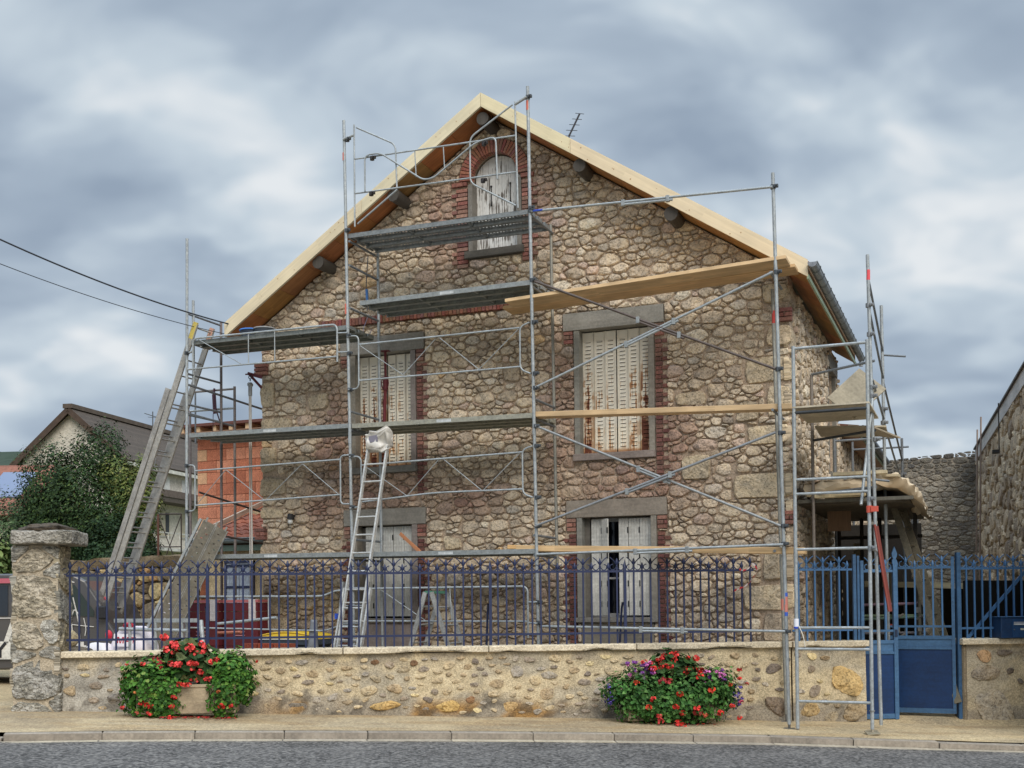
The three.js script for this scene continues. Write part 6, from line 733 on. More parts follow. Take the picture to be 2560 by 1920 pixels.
// ------------------------------------------------------------------ foliage
function leafCloud({ n, sample, size, cols, rnd, sides = 6, cup = 0.25, droop = 0.2, len = 1 }) { // each leaf a small cupped fan; sample() -> [x, y, z, nx, ny, nz, shade]
  const per = sides - (sides === 4 ? 2 : 0), P = [], C = [], a = V(), b = V(), nn = V(), q = V();
  for (let i = 0; i < n; i++) {
    const s = sample(i); nn.set(s[3] + (rnd() - 0.5) * 1.1, s[4] + (rnd() - 0.5) * 1.1 + 0.35, s[5] + (rnd() - 0.5) * 1.1).normalize(); a.set(rnd() - 0.5, rnd() - 0.5 - droop, rnd() - 0.5).cross(nn).normalize(); b.crossVectors(nn, a);
    const r = size * (0.6 + 0.7 * rnd()), col = pal(rnd, cols).map((q) => q * (0.6 + 0.8 * noise(s[0] * 5 + 3, s[1] * 5, s[2] * 5))), pts = [], off = rnd() * 6; for (let k = 0; k < sides; k++) { const t = k / sides * Math.PI * 2, rr = r * (sides > 5 ? 0.8 + 0.22 * Math.cos(t * 3 + off) : 1); q.set(s[0], s[1], s[2]).addScaledVector(a, Math.cos(t) * rr * (sides === 4 ? 0.55 : 1)).addScaledVector(b, Math.sin(t) * rr * len).addScaledVector(nn, cup * r * (k % 2 ? 1 : 0.5)); pts.push(q.x, q.y, q.z); }
    const push = (x, y, z) => { P.push(x, y, z); C.push(...col); };
    if (sides === 4) for (const t of [0, 1, 2, 0, 2, 3]) push(pts[3 * t], pts[3 * t + 1], pts[3 * t + 2]); else for (let k = 0; k < sides; k++) { const j = (k + 1) % sides; push(s[0], s[1], s[2]); push(pts[3 * k], pts[3 * k + 1], pts[3 * k + 2]); push(pts[3 * j], pts[3 * j + 1], pts[3 * j + 2]); }
  }
  const g = new THREE.BufferGeometry(); g.setAttribute('position', new THREE.Float32BufferAttribute(P, 3)); g.setAttribute('color', new THREE.Float32BufferAttribute(C, 3)); g.setAttribute('uv', new THREE.Float32BufferAttribute(new Float32Array(P.length / 3 * 2), 2)); g.computeVertexNormals(); return g;
}
function lumps(list, rnd, shell = 0.55) { const w = list.map((l) => l[3] * l[4] * l[5]), tot = w.reduce((a, b) => a + b, 0); return () => { let k = rnd() * tot, i = 0; while (i < list.length - 1 && (k -= w[i]) > 0) i++; const l = list[i], u = rnd() * 2 - 1, t = rnd() * Math.PI * 2, c = Math.sqrt(1 - u * u), r = Math.pow(mix(shell, 1, Math.pow(rnd(), 0.6)), 1) * (0.86 + 0.28 * rnd()), d = [c * Math.cos(t), u, c * Math.sin(t)], bump = 0.62 + 0.8 * fbm(d[0] * 3.1 + l[0], d[1] * 3.1 + l[1] * 3, d[2] * 3.1 + 5, 2); return [l[0] + d[0] * l[3] * r * bump, l[1] + d[1] * l[4] * r * bump, l[2] + d[2] * l[5] * r * bump, d[0], d[1], d[2]]; }; }
function flowerHead(c, rnd, n = 11, r = 0.032) { return leafCloud({ n, sample: () => { const u = rnd() * 2 - 1, t = rnd() * 6.28, q = Math.sqrt(1 - u * u); return [q * Math.cos(t) * r, u * r * 0.7, q * Math.sin(t) * r, q * Math.cos(t), u, q * Math.sin(t)]; }, size: r * 0.62, cols: [[2, c], [1, c.map((v) => Math.min(1, v * 1.5 + 0.02))], [1, c.map((v) => v * 0.7)]], rnd, sides: 5, cup: 0.3 }); }
function plant(name, label, cat, list, { n, size, cols, flowers = [], seed, sides = 6, shell = 0.5 }) { // in street coordinates
  const rnd = RNG(seed), o = toStreet(thing(name, label, cat)); const g = leafCloud({ n, sample: lumps(list, rnd, shell), size, cols, rnd, sides }); const p = g.attributes.position; for (let i = 0; i < p.count; i++) { const s = p.getX(i), gy = gY(s) + 0.012; if (p.getY(i) < gy) p.setY(i, gy + 0.01 * rnd()); if (p.getZ(i) < 0.03 && p.getY(i) < 1.12) p.setZ(i, 0.03 + 0.04 * rnd()); } g.computeVertexNormals(); mesh('foliage', g, M.leaf, o);
  one((m) => { for (const l of list) for (let k = 0; k < 4; k++) m.tube(V(l[0] * 0.7 + 0.3 * list[0][0], Math.max(l[1] - l[4] * 0.9, gY(l[0]) + 0.02), l[2] * 0.8 + 0.08), V(l[0] + (rnd() - 0.5) * l[3], l[1] + 0.3 * l[4], l[2] + (rnd() - 0.5) * l[5]), 0.008, undefined, 5, 0.004); }, L(92, 104, 56)).build('stem', M.plain, o);
  const heads = {}; for (const [s, y, t, c, r = 0.034] of flowers) { const key = c.join() + r, v = Math.floor(rnd() * 3); const fg = (heads[key] ??= [0, 1, 2].map(() => flowerHead(c, rnd, 12, r)))[v], m = mesh('flower', fg, M.petal, o); m.position.set(s, y, t); m.rotation.y = rnd() * 6; }
  return o;
}
const RED = L(206, 44, 34), RED2 = L(222, 62, 58), PUR = L(128, 60, 150), PINK = L(206, 110, 176), green = [[4, L(62, 104, 40)], [3, L(78, 122, 48)], [2, L(50, 86, 36)], [1, L(104, 142, 62)], [0.4, L(128, 150, 76)]], deepG = [[3, L(46, 74, 40)], [2, L(62, 92, 48)], [1, L(88, 96, 60)]];
const trough = (label, s0, s1, y, t0, t1, h) => { const o = toStreet(thing('planter_trough', label, 'planter')); one((m) => { const w = 0.035; m.box(s0, s1, y + 0.05, y + h, t1 - w, t1, undefined, 0.01); m.box(s0, s1, y + 0.05, y + h, t0, t0 + w, undefined, 0.01); m.box(s0, s0 + w, y + 0.051, y + h - 0.002, t0 + w, t1 - w); m.box(s1 - w, s1, y + 0.051, y + h - 0.002, t0 + w, t1 - w); m.box(s0 + w, s1 - w, y + 0.05, y + 0.09, t0 + w, t1 - w); m.box(s0 + 0.06, s0 + 0.16, y, y + 0.05, t0, t1 - 0.05); m.box(s1 - 0.16, s1 - 0.06, y, y + 0.05, t0, t1 - 0.05); m.box(s0 + 0.01, s1 - 0.01, y + h - 0.03, y + h + 0.012, t1 - 0.002, t1 + 0.012, undefined, 0.006); }, L(176, 160, 134)).build('trough', M.concrete, o); one((m) => m.box(s0 + 0.036, s1 - 0.036, y + h - 0.09, y + h - 0.04, t0 + 0.036, t1 - 0.036), L(58, 46, 36)).build('soil', M.gravel, o); };
trough('beige concrete trough under the left flowers, its plain front showing', 1.0, 2.26, gY(1.6) + 0.008, 0.28, 0.66, 0.42); trough('concrete trough hidden under the right mound of flowers', 7.45, 8.7, gY(8.1) + 0.008, 0.28, 0.62, 0.36);
{
  const rnd = RNG(201), onLump = (l, n, c, front = 0.75, r) => Array.from({ length: n }, () => { const a = (rnd() - 0.5) * 2.6, b = (rnd() - 0.45) * 2.2; return [l[0] + Math.sin(a) * Math.cos(b) * l[3] * 1.04, l[1] + Math.sin(b) * l[4] * 1.02, l[2] + Math.max(0.3, Math.cos(a) * Math.cos(b)) * l[5] * 1.05, c, r]; });
  const A1 = [1.18, 0.66, 0.52, 0.38, 0.40, 0.27], A2 = [1.0, 0.74, 0.5, 0.24, 0.24, 0.2], A3 = [1.32, 0.44, 0.6, 0.26, 0.2, 0.2], A4 = [1.42, 0.74, 0.52, 0.24, 0.26, 0.24];
  plant('geranium', 'red trailing geranium spilling over the left end of the left trough', 'flowers', [A1, A2, A3, A4], { n: 4400, size: 0.031, cols: green, seed: 202, flowers: [[1.08, 0.49, 0.74, RED], [1.16, 0.46, 0.78, RED, 0.03], [1.22, 0.44, 0.78, RED], [1.5, 0.56, 0.75, RED], [1.48, 0.44, 0.8, RED, 0.03], [1.2, 0.36, 0.8, RED], [1.46, 0.3, 0.82, RED], [0.92, 0.72, 0.62, RED, 0.03], [0.86, 0.8, 0.55, RED2, 0.024], [0.83, 0.96, 0.4, RED, 0.02], [1.08, 0.98, 0.6, RED2, 0.03], [0.78, 0.64, 0.5, RED, 0.016], [0.82, 0.42, 0.6, RED, 0.03], [1.02, 0.36, 0.72, L(190, 84, 60), 0.03], [1.56, 0.72, 0.75, RED, 0.032], [1.0, 0.62, 0.72, L(190, 110, 50), 0.02]] });
  const B1 = [1.62, 1.0, 0.5, 0.38, 0.24, 0.24], B2 = [1.86, 0.92, 0.5, 0.22, 0.22, 0.2], B3 = [1.62, 1.16, 0.48, 0.26, 0.13, 0.2];
  plant('begonia', 'upright begonia with clusters of coral red flowers at the middle of the left trough', 'flowers', [B1, B2, B3], { n: 620, size: 0.062, cols: deepG, seed: 203, flowers: [...onLump(B1, 17, RED2, 0.7, 0.036), ...onLump(B3, 13, RED2, 0.7, 0.036), ...onLump(B2, 8, RED2, 0.7, 0.036), [1.32, 1.32, 0.45, RED2, 0.045], [1.36, 1.17, 0.5, RED2, 0.04], [1.24, 1.04, 0.55, L(190, 40, 60), 0.042], [1.3, 0.98, 0.6, L(190, 40, 60), 0.04], [1.62, 0.72, 0.76, RED2, 0.036], [1.68, 0.71, 0.76, RED2, 0.034], [1.98, 1.0, 0.68, RED2, 0.046], [2.03, 1.02, 0.66, RED2, 0.04], [1.5, 1.2, 0.6, RED2, 0.045], [1.46, 0.98, 0.72, RED2, 0.04]] });
  const C1 = [2.16, 0.86, 0.5, 0.30, 0.26, 0.26], C2 = [2.1, 0.55, 0.62, 0.2, 0.3, 0.18], C3 = [2.3, 0.66, 0.5, 0.2, 0.24, 0.2];
  plant('geranium', 'bushy green geranium at the right end of the left trough, few flowers', 'flowers', [C1, C2, C3], { n: 3600, size: 0.031, cols: green, seed: 204, flowers: [[2.1, 0.43, 0.8, RED], [2.22, 0.43, 0.74, RED, 0.03], [2.5, 0.99, 0.45, RED, 0.026], [2.06, 0.62, 0.78, L(206, 110, 60), 0.022]] });
  const D1 = [7.75, 0.40, 0.5, 0.52, 0.36, 0.3], D2 = [8.35, 0.42, 0.52, 0.56, 0.38, 0.32], D3 = [7.4, 0.5, 0.42, 0.28, 0.22, 0.22], D4 = [8.7, 0.48, 0.42, 0.30, 0.3, 0.24], D5 = [8.05, 0.3, 0.62, 0.6, 0.26, 0.24];
  plant('geranium', 'large rounded mound of trailing geranium over the right trough', 'flowers', [D1, D2, D3, D4, D5], { n: 7800, size: 0.031, cols: [[4, L(58, 98, 44)], [3, L(74, 114, 54)], [2, L(46, 82, 38)], [1, L(96, 132, 70)]], seed: 205, flowers: [[7.55, 0.63, 0.72, L(220, 70, 36)], [8.1, 0.49, 0.9, L(214, 60, 30), 0.04], [8.54, 0.53, 0.86, L(214, 60, 30), 0.04], [7.74, 0.42, 0.84, RED, 0.036], [7.68, 0.31, 0.86, L(214, 60, 30), 0.036], [8.04, 0.32, 0.92, RED, 0.036], [8.13, 0.23, 0.92, RED, 0.036], [8.32, 0.30, 0.92, RED, 0.04], [8.66, 0.22, 0.86, RED, 0.038], [8.85, 0.3, 0.74, RED, 0.03], [7.82, 0.2, 0.88, L(220, 70, 70), 0.034], [7.84, 0.13, 0.86, L(220, 70, 70), 0.034], [8.08, 0.1, 0.92, RED, 0.045], [8.13, 0.06, 0.92, RED, 0.04], [8.44, 0.2, 0.9, L(206, 90, 60), 0.03], [8.86, 0.58, 0.62, L(206, 84, 50), 0.032], [9.06, 0.64, 0.4, RED, 0.024], [9.08, 0.76, 0.35, RED, 0.03], [9.16, 0.56, 0.4, L(206, 70, 70), 0.028], [9.02, 0.33, 0.6, L(226, 90, 120), 0.03], [9.0, 0.12, 0.6, RED, 0.03], [8.34, 0.24, 0.9, L(150, 40, 36), 0.05]] });
  const E1 = [8.08, 0.82, 0.45, 0.28, 0.2, 0.2], E2 = [7.86, 0.74, 0.5, 0.2, 0.14, 0.18];
  plant('begonia', 'bronze-leaved begonia with red flowers crowning the right mound', 'flowers', [E1, E2, [8.3, 0.78, 0.45, 0.16, 0.16, 0.16]], { n: 420, size: 0.055, cols: deepG, seed: 206, flowers: [...onLump(E1, 15, RED, 0.7, 0.036), ...onLump(E2, 8, RED, 0.7, 0.036), [8.42, 0.93, 0.5, RED, 0.046], [8.45, 0.78, 0.6, RED, 0.045], [8.44, 0.7, 0.66, RED, 0.05], [7.98, 0.98, 0.5, RED, 0.04], [7.9, 0.92, 0.5, RED, 0.034], [7.7, 0.9, 0.52, RED2, 0.036], [7.88, 0.66, 0.68, L(150, 24, 34), 0.05], [8.0, 0.64, 0.72, L(160, 24, 34), 0.045]] });
  for (const [s, y, lb] of [[7.62, 0.80, 'purple and pink petunias on the left shoulder of the right mound'], [8.62, 0.7, 'purple petunias on the right shoulder of the right mound']]) plant('petunia', lb, 'flowers', [[s, y - 0.05, 0.5, 0.2, 0.12, 0.16]], { n: 260, size: 0.024, cols: [[2, L(82, 104, 60)], [1, L(104, 96, 104)]], seed: 207 + s, flowers: Array.from({ length: 22 }, () => [s + (rnd() - 0.5) * 0.36, y + (rnd() - 0.4) * 0.18, 0.56 + rnd() * 0.14, rnd() < 0.45 ? PINK : PUR, 0.024]) });
  plant('lobelia', 'violet lobelia trailing at the sides of the right mound', 'flowers', [[7.22, 0.42, 0.4, 0.08, 0.2, 0.12], [8.98, 0.42, 0.42, 0.09, 0.2, 0.14]], { n: 260, size: 0.02, cols: [[1, L(90, 84, 130)], [1, L(78, 100, 60)]], seed: 209, flowers: Array.from({ length: 14 }, (_, i) => [i % 2 ? 7.2 + rnd() * 0.06 : 8.95 + rnd() * 0.1, 0.28 + rnd() * 0.3, 0.5 + rnd() * 0.1, L(92, 72, 160), 0.022]) });
  { const o = toStreet(thing('fallen_petals', 'fallen red petals scattered on the pavement below the troughs', 'petals')); o.userData.kind = 'stuff'; const g = leafCloud({ n: 200, sample: () => { const k = rnd() < 0.75, s = k ? 1.3 + rnd() * 1.0 : 7.6 + rnd() * 1.1, t = 0.7 + 0.24 * rnd(); return [s, gY(s) + 0.026 + 0.01 * rnd(), t, 0, 1, 0]; }, size: 0.016, cols: [[2, L(180, 40, 40)], [1, L(150, 36, 44)], [1, L(90, 70, 40)]], rnd, sides: 5 }); mesh('petals', g, M.petal, o).userData.kind = 'stuff'; }
}
// ------------------------------------------------------------------ trees and shrubs behind the garden wall, far houses, hill
function shrub(name, label, cat, x, d, lump, n, size, cols, seed, sides = 4) { const rnd = RNG(seed), p = at(x, d, 0), o = thing(name, label, cat, p.toArray(), PHI); const g = leafCloud({ n, sample: lumps(lump, rnd, 0.62), size, cols, rnd, sides, len: 1.0 }); mesh('crown', g, M.leaf, o); one((m) => { const top = lump[0][1]; m.tube(V(0, 0, 0), V(0.1, top, 0), 0.11, undefined, 8, 0.05); for (const l of lump) m.tube(V(0.03, top * 0.35, 0), V(l[0], l[1], l[2]), 0.05, undefined, 6, 0.02); }, L(84, 70, 54)).build('trunk', M.wood, o); return o; }
{
  const g1 = [[4, L(46, 66, 38)], [3, L(56, 78, 42)], [2, L(38, 56, 34)], [1, L(76, 94, 48)]], yel = [[2, L(84, 98, 50)], [2, L(98, 108, 56)], [2, L(64, 84, 42)], [1, L(122, 124, 70)]], dk = [[3, L(36, 56, 36)], [2, L(46, 68, 40)], [1, L(58, 78, 46)]];
  shrub('leafy_tree', 'tall dark green leafy tree in front of the brown-roofed house', 'tree', -9.6, 26.5, [[-0.2, 3.9, 0, 1.05, 1.5, 0.9], [0.2, 5.1, 0, 0.6, 0.8, 0.6], [-0.9, 4.4, 0.1, 0.7, 1.0, 0.7], [0.5, 3.2, 0.4, 0.9, 1.2, 0.7], [-0.5, 2.6, 0.4, 1.0, 1.0, 0.6], [-1.2, 3.2, 0.2, 0.7, 1.1, 0.6]], 46000, 0.036, g1, 301);
  shrub('yellowish_shrub', 'yellow-green shrub right of the dark tree, beside the long ladder', 'shrub', -8.62, 26.2, [[0.1, 3.8, 0, 0.55, 1.2, 0.5], [-0.3, 4.6, 0, 0.4, 0.5, 0.4], [0.35, 4.4, 0, 0.35, 0.7, 0.4], [0.0, 2.8, 0.2, 0.6, 0.8, 0.5]], 17000, 0.034, yel, 302);
  shrub('dark_shrub', 'dense dark shrub low behind the long ladder', 'shrub', -8.75, 25.6, [[0, 2.5, 0, 0.9, 1.2, 0.6], [0.5, 2.2, 0, 0.6, 0.9, 0.5]], 18000, 0.036, dk, 303);
  shrub('grey_shrub', 'grey-green shrub at the far left behind the pillar', 'shrub', -11.3, 26.5, [[0, 3.2, 0, 0.8, 1.2, 0.7], [-0.5, 2.4, 0.3, 0.8, 0.9, 0.6], [0.5, 3.9, 0, 0.5, 0.8, 0.5]], 16000, 0.036, [[3, L(72, 92, 62)], [2, L(88, 108, 72)], [2, L(58, 78, 52)]], 304);
  shrub('reeds', 'tall pale green reeds at the left edge behind the pillar', 'plant', -11.4, 25.4, [[0, 2.2, 0, 0.35, 1.1, 0.4], [-0.4, 2.4, 0, 0.4, 1.2, 0.4]], 3200, 0.09, [[2, L(120, 138, 84)], [2, L(92, 114, 66)]], 305);
  shrub('small_tree', 'small green shrub between the rusty frame and the white house', 'shrub', -7.5, 26, [[0, 2.2, 0, 0.45, 0.6, 0.4], [0.2, 1.9, 0.1, 0.5, 0.6, 0.4]], 1600, 0.07, [[2, L(96, 118, 66)], [2, L(76, 98, 54)]], 306);
}
function farHouse(o, { w, len, eave, ridge, wall, roofC, over = 0.5 }) { // local: gable at z = 0 facing +z, ridge running to -z
  const sh = new THREE.Shape([[-w, 0], [w, 0], [w, eave], [0, ridge - 0.2], [-w, eave]].map((p) => new THREE.Vector2(...p))); one((m) => m.add(new THREE.ExtrudeGeometry(sh, { depth: len, bevelEnabled: false }), new THREE.Matrix4().makeTranslation(0, 0, -len)), wall).build('wall', M.mortar, o);
  const sl = (ridge - eave) / w; for (const k of [-1, 1]) { const x1 = w + over, y1 = ridge - sl * x1, L0 = Math.hypot(x1, ridge - y1), rows = 26; one((m) => { for (let r = 0; r < rows; r++) { const a = r / rows, b = (r + 1) / rows + 0.006, p = V(k * x1 * a, mix(ridge, y1, a), 0), q = V(k * x1 * b, mix(ridge, y1, b) - 0.0, 0), mid = p.clone().add(q).multiplyScalar(0.5), ang = Math.atan2(q.y - p.y, q.x - p.x); m.add(new THREE.BoxGeometry(p.distanceTo(q), 0.09, len + over * 2), new THREE.Matrix4().makeRotationZ(ang + 0.012 * -k).setPosition(mid.x, mid.y + 0.05 - r * 0.0, -len / 2), roofC.map((c) => c * (0.85 + 0.3 * hash(r, k + 5, 3)))); } }).build('roof', M.brick, o); }
}
{
  const o = thing('white_house', 'white house with steep brown tiled roof rising behind the trees at the left', 'house', at(-30.4, 80, 0).toArray(), PHI - THREE.MathUtils.degToRad(12.5)); farHouse(o, { w: 3.9, len: 20, eave: 11.9, ridge: 15.25, wall: L(226, 222, 212), roofC: L(84, 75, 68) });
  one((m) => { m.beam(V(0, 15.1, 0.52), V(-4.45, 11.3, 0.52), 0.08, 0.4, undefined, V(0, 1, 0)); m.beam(V(0, 15.1, 0.52), V(4.45, 11.3, 0.52), 0.08, 0.4, undefined, V(0, 1, 0)); m.box(-0.35, 0.35, 15.2, 15.5, -20.4, 0.6, L(96, 84, 76)); }, L(84, 68, 58)).build('verge', M.wood, o);
  one((m) => m.box(4.35, 4.5, 11.15, 11.4, -20.4, 0.4), L(226, 224, 216)).build('gutter', M.paint, o);
  one((m) => { m.box(3.9, 5.3, 8.9, 9.25, -20.2, 0, L(96, 88, 82)); m.box(3.9, 5.35, 9.25, 9.75, -20.3, 0.05); }, L(110, 98, 92)).build('balcony_roof', M.brick, o); one((m) => { m.box(3.92, 5.4, 5.4, 5.6, -20, 0); for (let z = -19.5; z < 0; z += 1.6) m.box(5.3, 5.36, 5.6, 6.7, z, z + 0.06); m.box(5.3, 5.36, 6.65, 6.72, -20, 0); }, L(214, 212, 206)).build('balcony', M.paint, o);
  for (const [y0, y1] of [[9.95, 10.95], [6.6, 8.4]]) for (let z = -18.6; z < -1; z += 3.1) { const wn = new THREE.Group(); wn.name = 'window'; o.add(wn); one((m) => m.box(3.88, 3.96, y0, y1, z, z + 1.3), y0 > 9 ? L(236, 236, 232) : L(206, 196, 170)).build('shutter', M.paint, wn); one((m) => m.box(3.9, 3.97, y0 - 0.1, y0, z - 0.1, z + 1.4), L(180, 178, 172)).build('sill', M.paint, wn); if (y0 < 9) one((m) => m.box(3.9, 3.98, y0 + 0.1, y1 - 0.1, z + 0.15, z + 0.65), L(60, 62, 66)).build('pane', M.plain, wn); }
  one((m) => { m.tube(V(1.0, 14.2, -9), V(1.0, 16.4, -9), 0.04); m.tube(V(0.3, 16.3, -9), V(1.8, 15.8, -9.2), 0.03); m.tube(V(0.6, 16.0, -9), V(1.4, 15.9, -9), 0.02); }, L(96, 98, 100)).build('aerial', M.steel, o);
  const s = thing('solar_house', 'low house with red tiles and blue solar panels at the far left', 'house', at(-24.6, 62, 0).toArray(), PHI + Math.PI / 2); farHouse(s, { w: 4.5, len: 14, eave: 6.4, ridge: 9.1, wall: L(206, 196, 180), roofC: L(150, 100, 84) });
  for (let i = 0; i < 4; i++) { const a = Math.atan2(2.7, 4.5), m = one((q) => q.box(-1.5, 1.5, -0.02, 0.06, -0.95, 0.95), L(104, 118, 146)).build('solar_panel', std({ roughness: 0.4 }), s); m.position.set(-2.2, 7.9, -1.3 - i * 2.1); m.rotation.z = a; }
  // wooded hill
  const pos = [], cl = [], idx = [], nx = 130, ny = 30; for (let i = 0; i <= nx; i++) for (let j = 0; j <= ny; j++) { const a = mix(-260, 120, i / nx), t = j / ny, d = mix(150, 330, t), h = 64 * Math.pow(t, 0.8) * (0.85 + 0.18 * Math.sin(a * 0.021 + 1.2)) * sstep(150, -80, a) + 4 * (fbm(a * 0.09, d * 0.09, 3, 4) - 0.5) * t + (t > 0.55 ? 4.5 * fbm(a * 0.35, d * 0.35, 9, 3) : 0), p = at(a, d, h - 1); pos.push(p.x, p.y, p.z); const w = fbm(a * 0.2, d * 0.2, 4, 3), row = 0.5 + 0.5 * Math.sin(d * 0.9); cl.push(...(t > 0.55 ? mix3(L(36, 52, 42), L(52, 68, 50), w) : mix3(L(96, 116, 74), L(120, 132, 88), w * 0.6 + row * 0.4))); }
  for (let i = 0; i < nx; i++) for (let j = 0; j < ny; j++) { const a = i * (ny + 1) + j, b = a + 1, c = a + ny + 1; idx.push(a, c, c + 1, a, c + 1, b); } const g = new THREE.BufferGeometry(); g.setAttribute('position', new THREE.Float32BufferAttribute(pos, 3)); g.setAttribute('color', new THREE.Float32BufferAttribute(cl, 3)); g.setIndex(idx); g.computeVertexNormals(); uvBox(g); structure('hill', g, std({ roughness: 1, side: THREE.DoubleSide }));
}
// ------------------------------------------------------------------ right side: porch clutter, shed, rear wall, neighbour
{
  const rnd = RNG(401), o = thing('lean_to', 'dark lean-to along the right house wall, covered with old boards and tarpaulin', 'lean-to');
  const tarpG = (() => { const nx = 24, nz = 20, pos = [], idx = []; for (let i = 0; i <= nx; i++) for (let j = 0; j <= nz; j++) { const u = i / nx, v = j / nz, x = mix(-2.42, -0.75, u), z = mix(-17.2, -21.5, v); const y = 3.32 + 0.14 * Math.sin(u * 3 + v * 4) * 0.5 - 0.34 * Math.pow(u, 3) + 0.14 * fbm(x * 4, z * 3, 3, 3); pos.push(x + 0.05 * noise(u * 8, v * 9), y, z); } for (let i = 0; i < nx; i++) for (let j = 0; j < nz; j++) { const a = i * (nz + 1) + j, b = a + 1, c = a + nz + 1; idx.push(a, b, c + 1, a, c + 1, c); } const g = new THREE.BufferGeometry(); g.setAttribute('position', new THREE.Float32BufferAttribute(pos, 3)); g.setIndex(idx); g.computeVertexNormals(); return g; })();
  one((m) => m.add(tarpG), L(176, 160, 136)).build('tarpaulin', std({ roughness: 0.85, side: THREE.DoubleSide }), o); one((m) => { m.box(-2.45, -0.85, 3.12, 3.17, -17.25, -17.2); m.box(-2.45, -0.9, 3.1, 3.16, -21.6, -17.3, L(96, 88, 76)); }, L(110, 108, 100)).build('roof_board', M.wood, o); { const cv = new THREE.CatmullRomCurve3([[-2.35, 3.3, -17.3], [-1.9, 3.36, -17.28], [-1.5, 3.38, -17.32], [-1.15, 3.42, -17.6], [-0.95, 3.3, -18.2], [-0.84, 3.12, -19.0]].map((p) => V(...p))), g = new THREE.TubeGeometry(cv, 90, 0.105, 14), p = g.attributes.position; for (let i = 0; i < p.count; i++) { const k = 0.11 * (fbm(p.getX(i) * 9, p.getY(i) * 14, p.getZ(i) * 6, 3) - 0.5); p.setXYZ(i, p.getX(i) + k, p.getY(i) + k * 1.2, p.getZ(i) + k); } g.computeVertexNormals(); one((m) => m.add(g), L(206, 188, 160)).build('rolled_tarpaulin', std({ roughness: 0.85 }), o); } for (const [x0, x1, y, z, c] of [[-2.2, -1.5, 3.18, -17.1, L(222, 206, 172)], [-2.3, -1.62, 3.22, -17.16, L(206, 190, 158)], [-1.95, -1.2, 3.50, -17.2, L(226, 214, 186)]]) one((m) => m.box(x0, x1, y, y + 0.05, z - 0.12, z, undefined, 0.006), c).build('old_board', M.wood, o);
  for (const [a, b, y, c] of [[[-2.3, -17.25], [-1.5, -17.1], 3.23, L(206, 190, 156)], [[-2.35, -17.5], [-1.55, -17.3], 3.3, L(186, 168, 134)], [[-2.2, -17.9], [-1.1, -18.3], 3.42, L(150, 130, 104)], [[-1.55, -17.5], [-1.05, -17.4], 3.5, L(222, 210, 184)]]) one((m) => m.beam(V(a[0], y, a[1]), V(b[0], y - 0.02, b[1]), 0.16, 0.035, undefined, V(0, 1, 0)), c).build('old_board', M.wood, o);
  one((m) => { for (const x of [-2.3, -1.92, -1.62]) m.box(x, x + 0.06, 0, 3.1, -20.9, -20.84); m.box(-2.3, -0.9, 2.74, 2.8, -20.92, -20.86); m.box(-2.3, -0.8, 2.3, 2.34, -19.5, -19.44); m.box(-0.95, -0.89, 0, 3.05, -19.0, -18.94); }, L(52, 48, 44)).build('post', M.wood, o);
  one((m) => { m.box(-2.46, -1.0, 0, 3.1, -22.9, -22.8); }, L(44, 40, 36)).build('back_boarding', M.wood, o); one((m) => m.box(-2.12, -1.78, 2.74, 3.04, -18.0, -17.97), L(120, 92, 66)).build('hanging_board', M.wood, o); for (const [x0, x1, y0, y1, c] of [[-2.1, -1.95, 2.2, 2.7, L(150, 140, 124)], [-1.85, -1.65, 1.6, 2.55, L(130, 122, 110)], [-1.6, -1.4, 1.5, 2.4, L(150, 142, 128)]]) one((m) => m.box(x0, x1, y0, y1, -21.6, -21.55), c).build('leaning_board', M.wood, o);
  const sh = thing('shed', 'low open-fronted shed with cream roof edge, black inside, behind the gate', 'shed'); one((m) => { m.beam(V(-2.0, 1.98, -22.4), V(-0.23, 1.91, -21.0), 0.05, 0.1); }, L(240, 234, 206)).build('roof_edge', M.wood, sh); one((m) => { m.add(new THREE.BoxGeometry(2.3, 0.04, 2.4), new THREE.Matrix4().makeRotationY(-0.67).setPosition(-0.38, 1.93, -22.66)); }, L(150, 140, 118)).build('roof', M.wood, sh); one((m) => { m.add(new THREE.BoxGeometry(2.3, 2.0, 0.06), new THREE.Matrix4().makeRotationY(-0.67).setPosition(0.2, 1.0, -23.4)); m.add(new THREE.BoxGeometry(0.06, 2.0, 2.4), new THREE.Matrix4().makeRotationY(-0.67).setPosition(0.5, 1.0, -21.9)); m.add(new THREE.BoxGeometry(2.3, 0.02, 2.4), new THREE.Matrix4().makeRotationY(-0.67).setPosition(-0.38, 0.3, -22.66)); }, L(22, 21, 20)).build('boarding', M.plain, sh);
  const st = thing('stone_block', 'pale stone lying on the shed roof behind the gate', 'stone', [-0.95, 2.09, -21.9]); { const g = new THREE.IcosahedronGeometry(0.16, 3), q = g.attributes.position; for (let i = 0; i < q.count; i++) { const k = 0.8 + 0.4 * fbm(q.getX(i) * 8, q.getY(i) * 8, q.getZ(i) * 8, 2); q.setXYZ(i, q.getX(i) * k * 1.2, q.getY(i) * k * 0.7, q.getZ(i) * k); } g.computeVertexNormals(); one((m) => m.add(g), L(176, 168, 154)).build('stone', M.stone, st); }
  const ld = thing('old_ladder', 'weathered wooden-grey ladder leaning on the lean-to behind the gate', 'ladder'); ladderParts(ld, V(-0.32, 0.2, -17.95), V(-1.2, 3.1, -18.6), V(0.25, 0, -0.97).normalize(), 0.4, 0.28, L(146, 138, 118), { stile: [0.1, 0.03] });
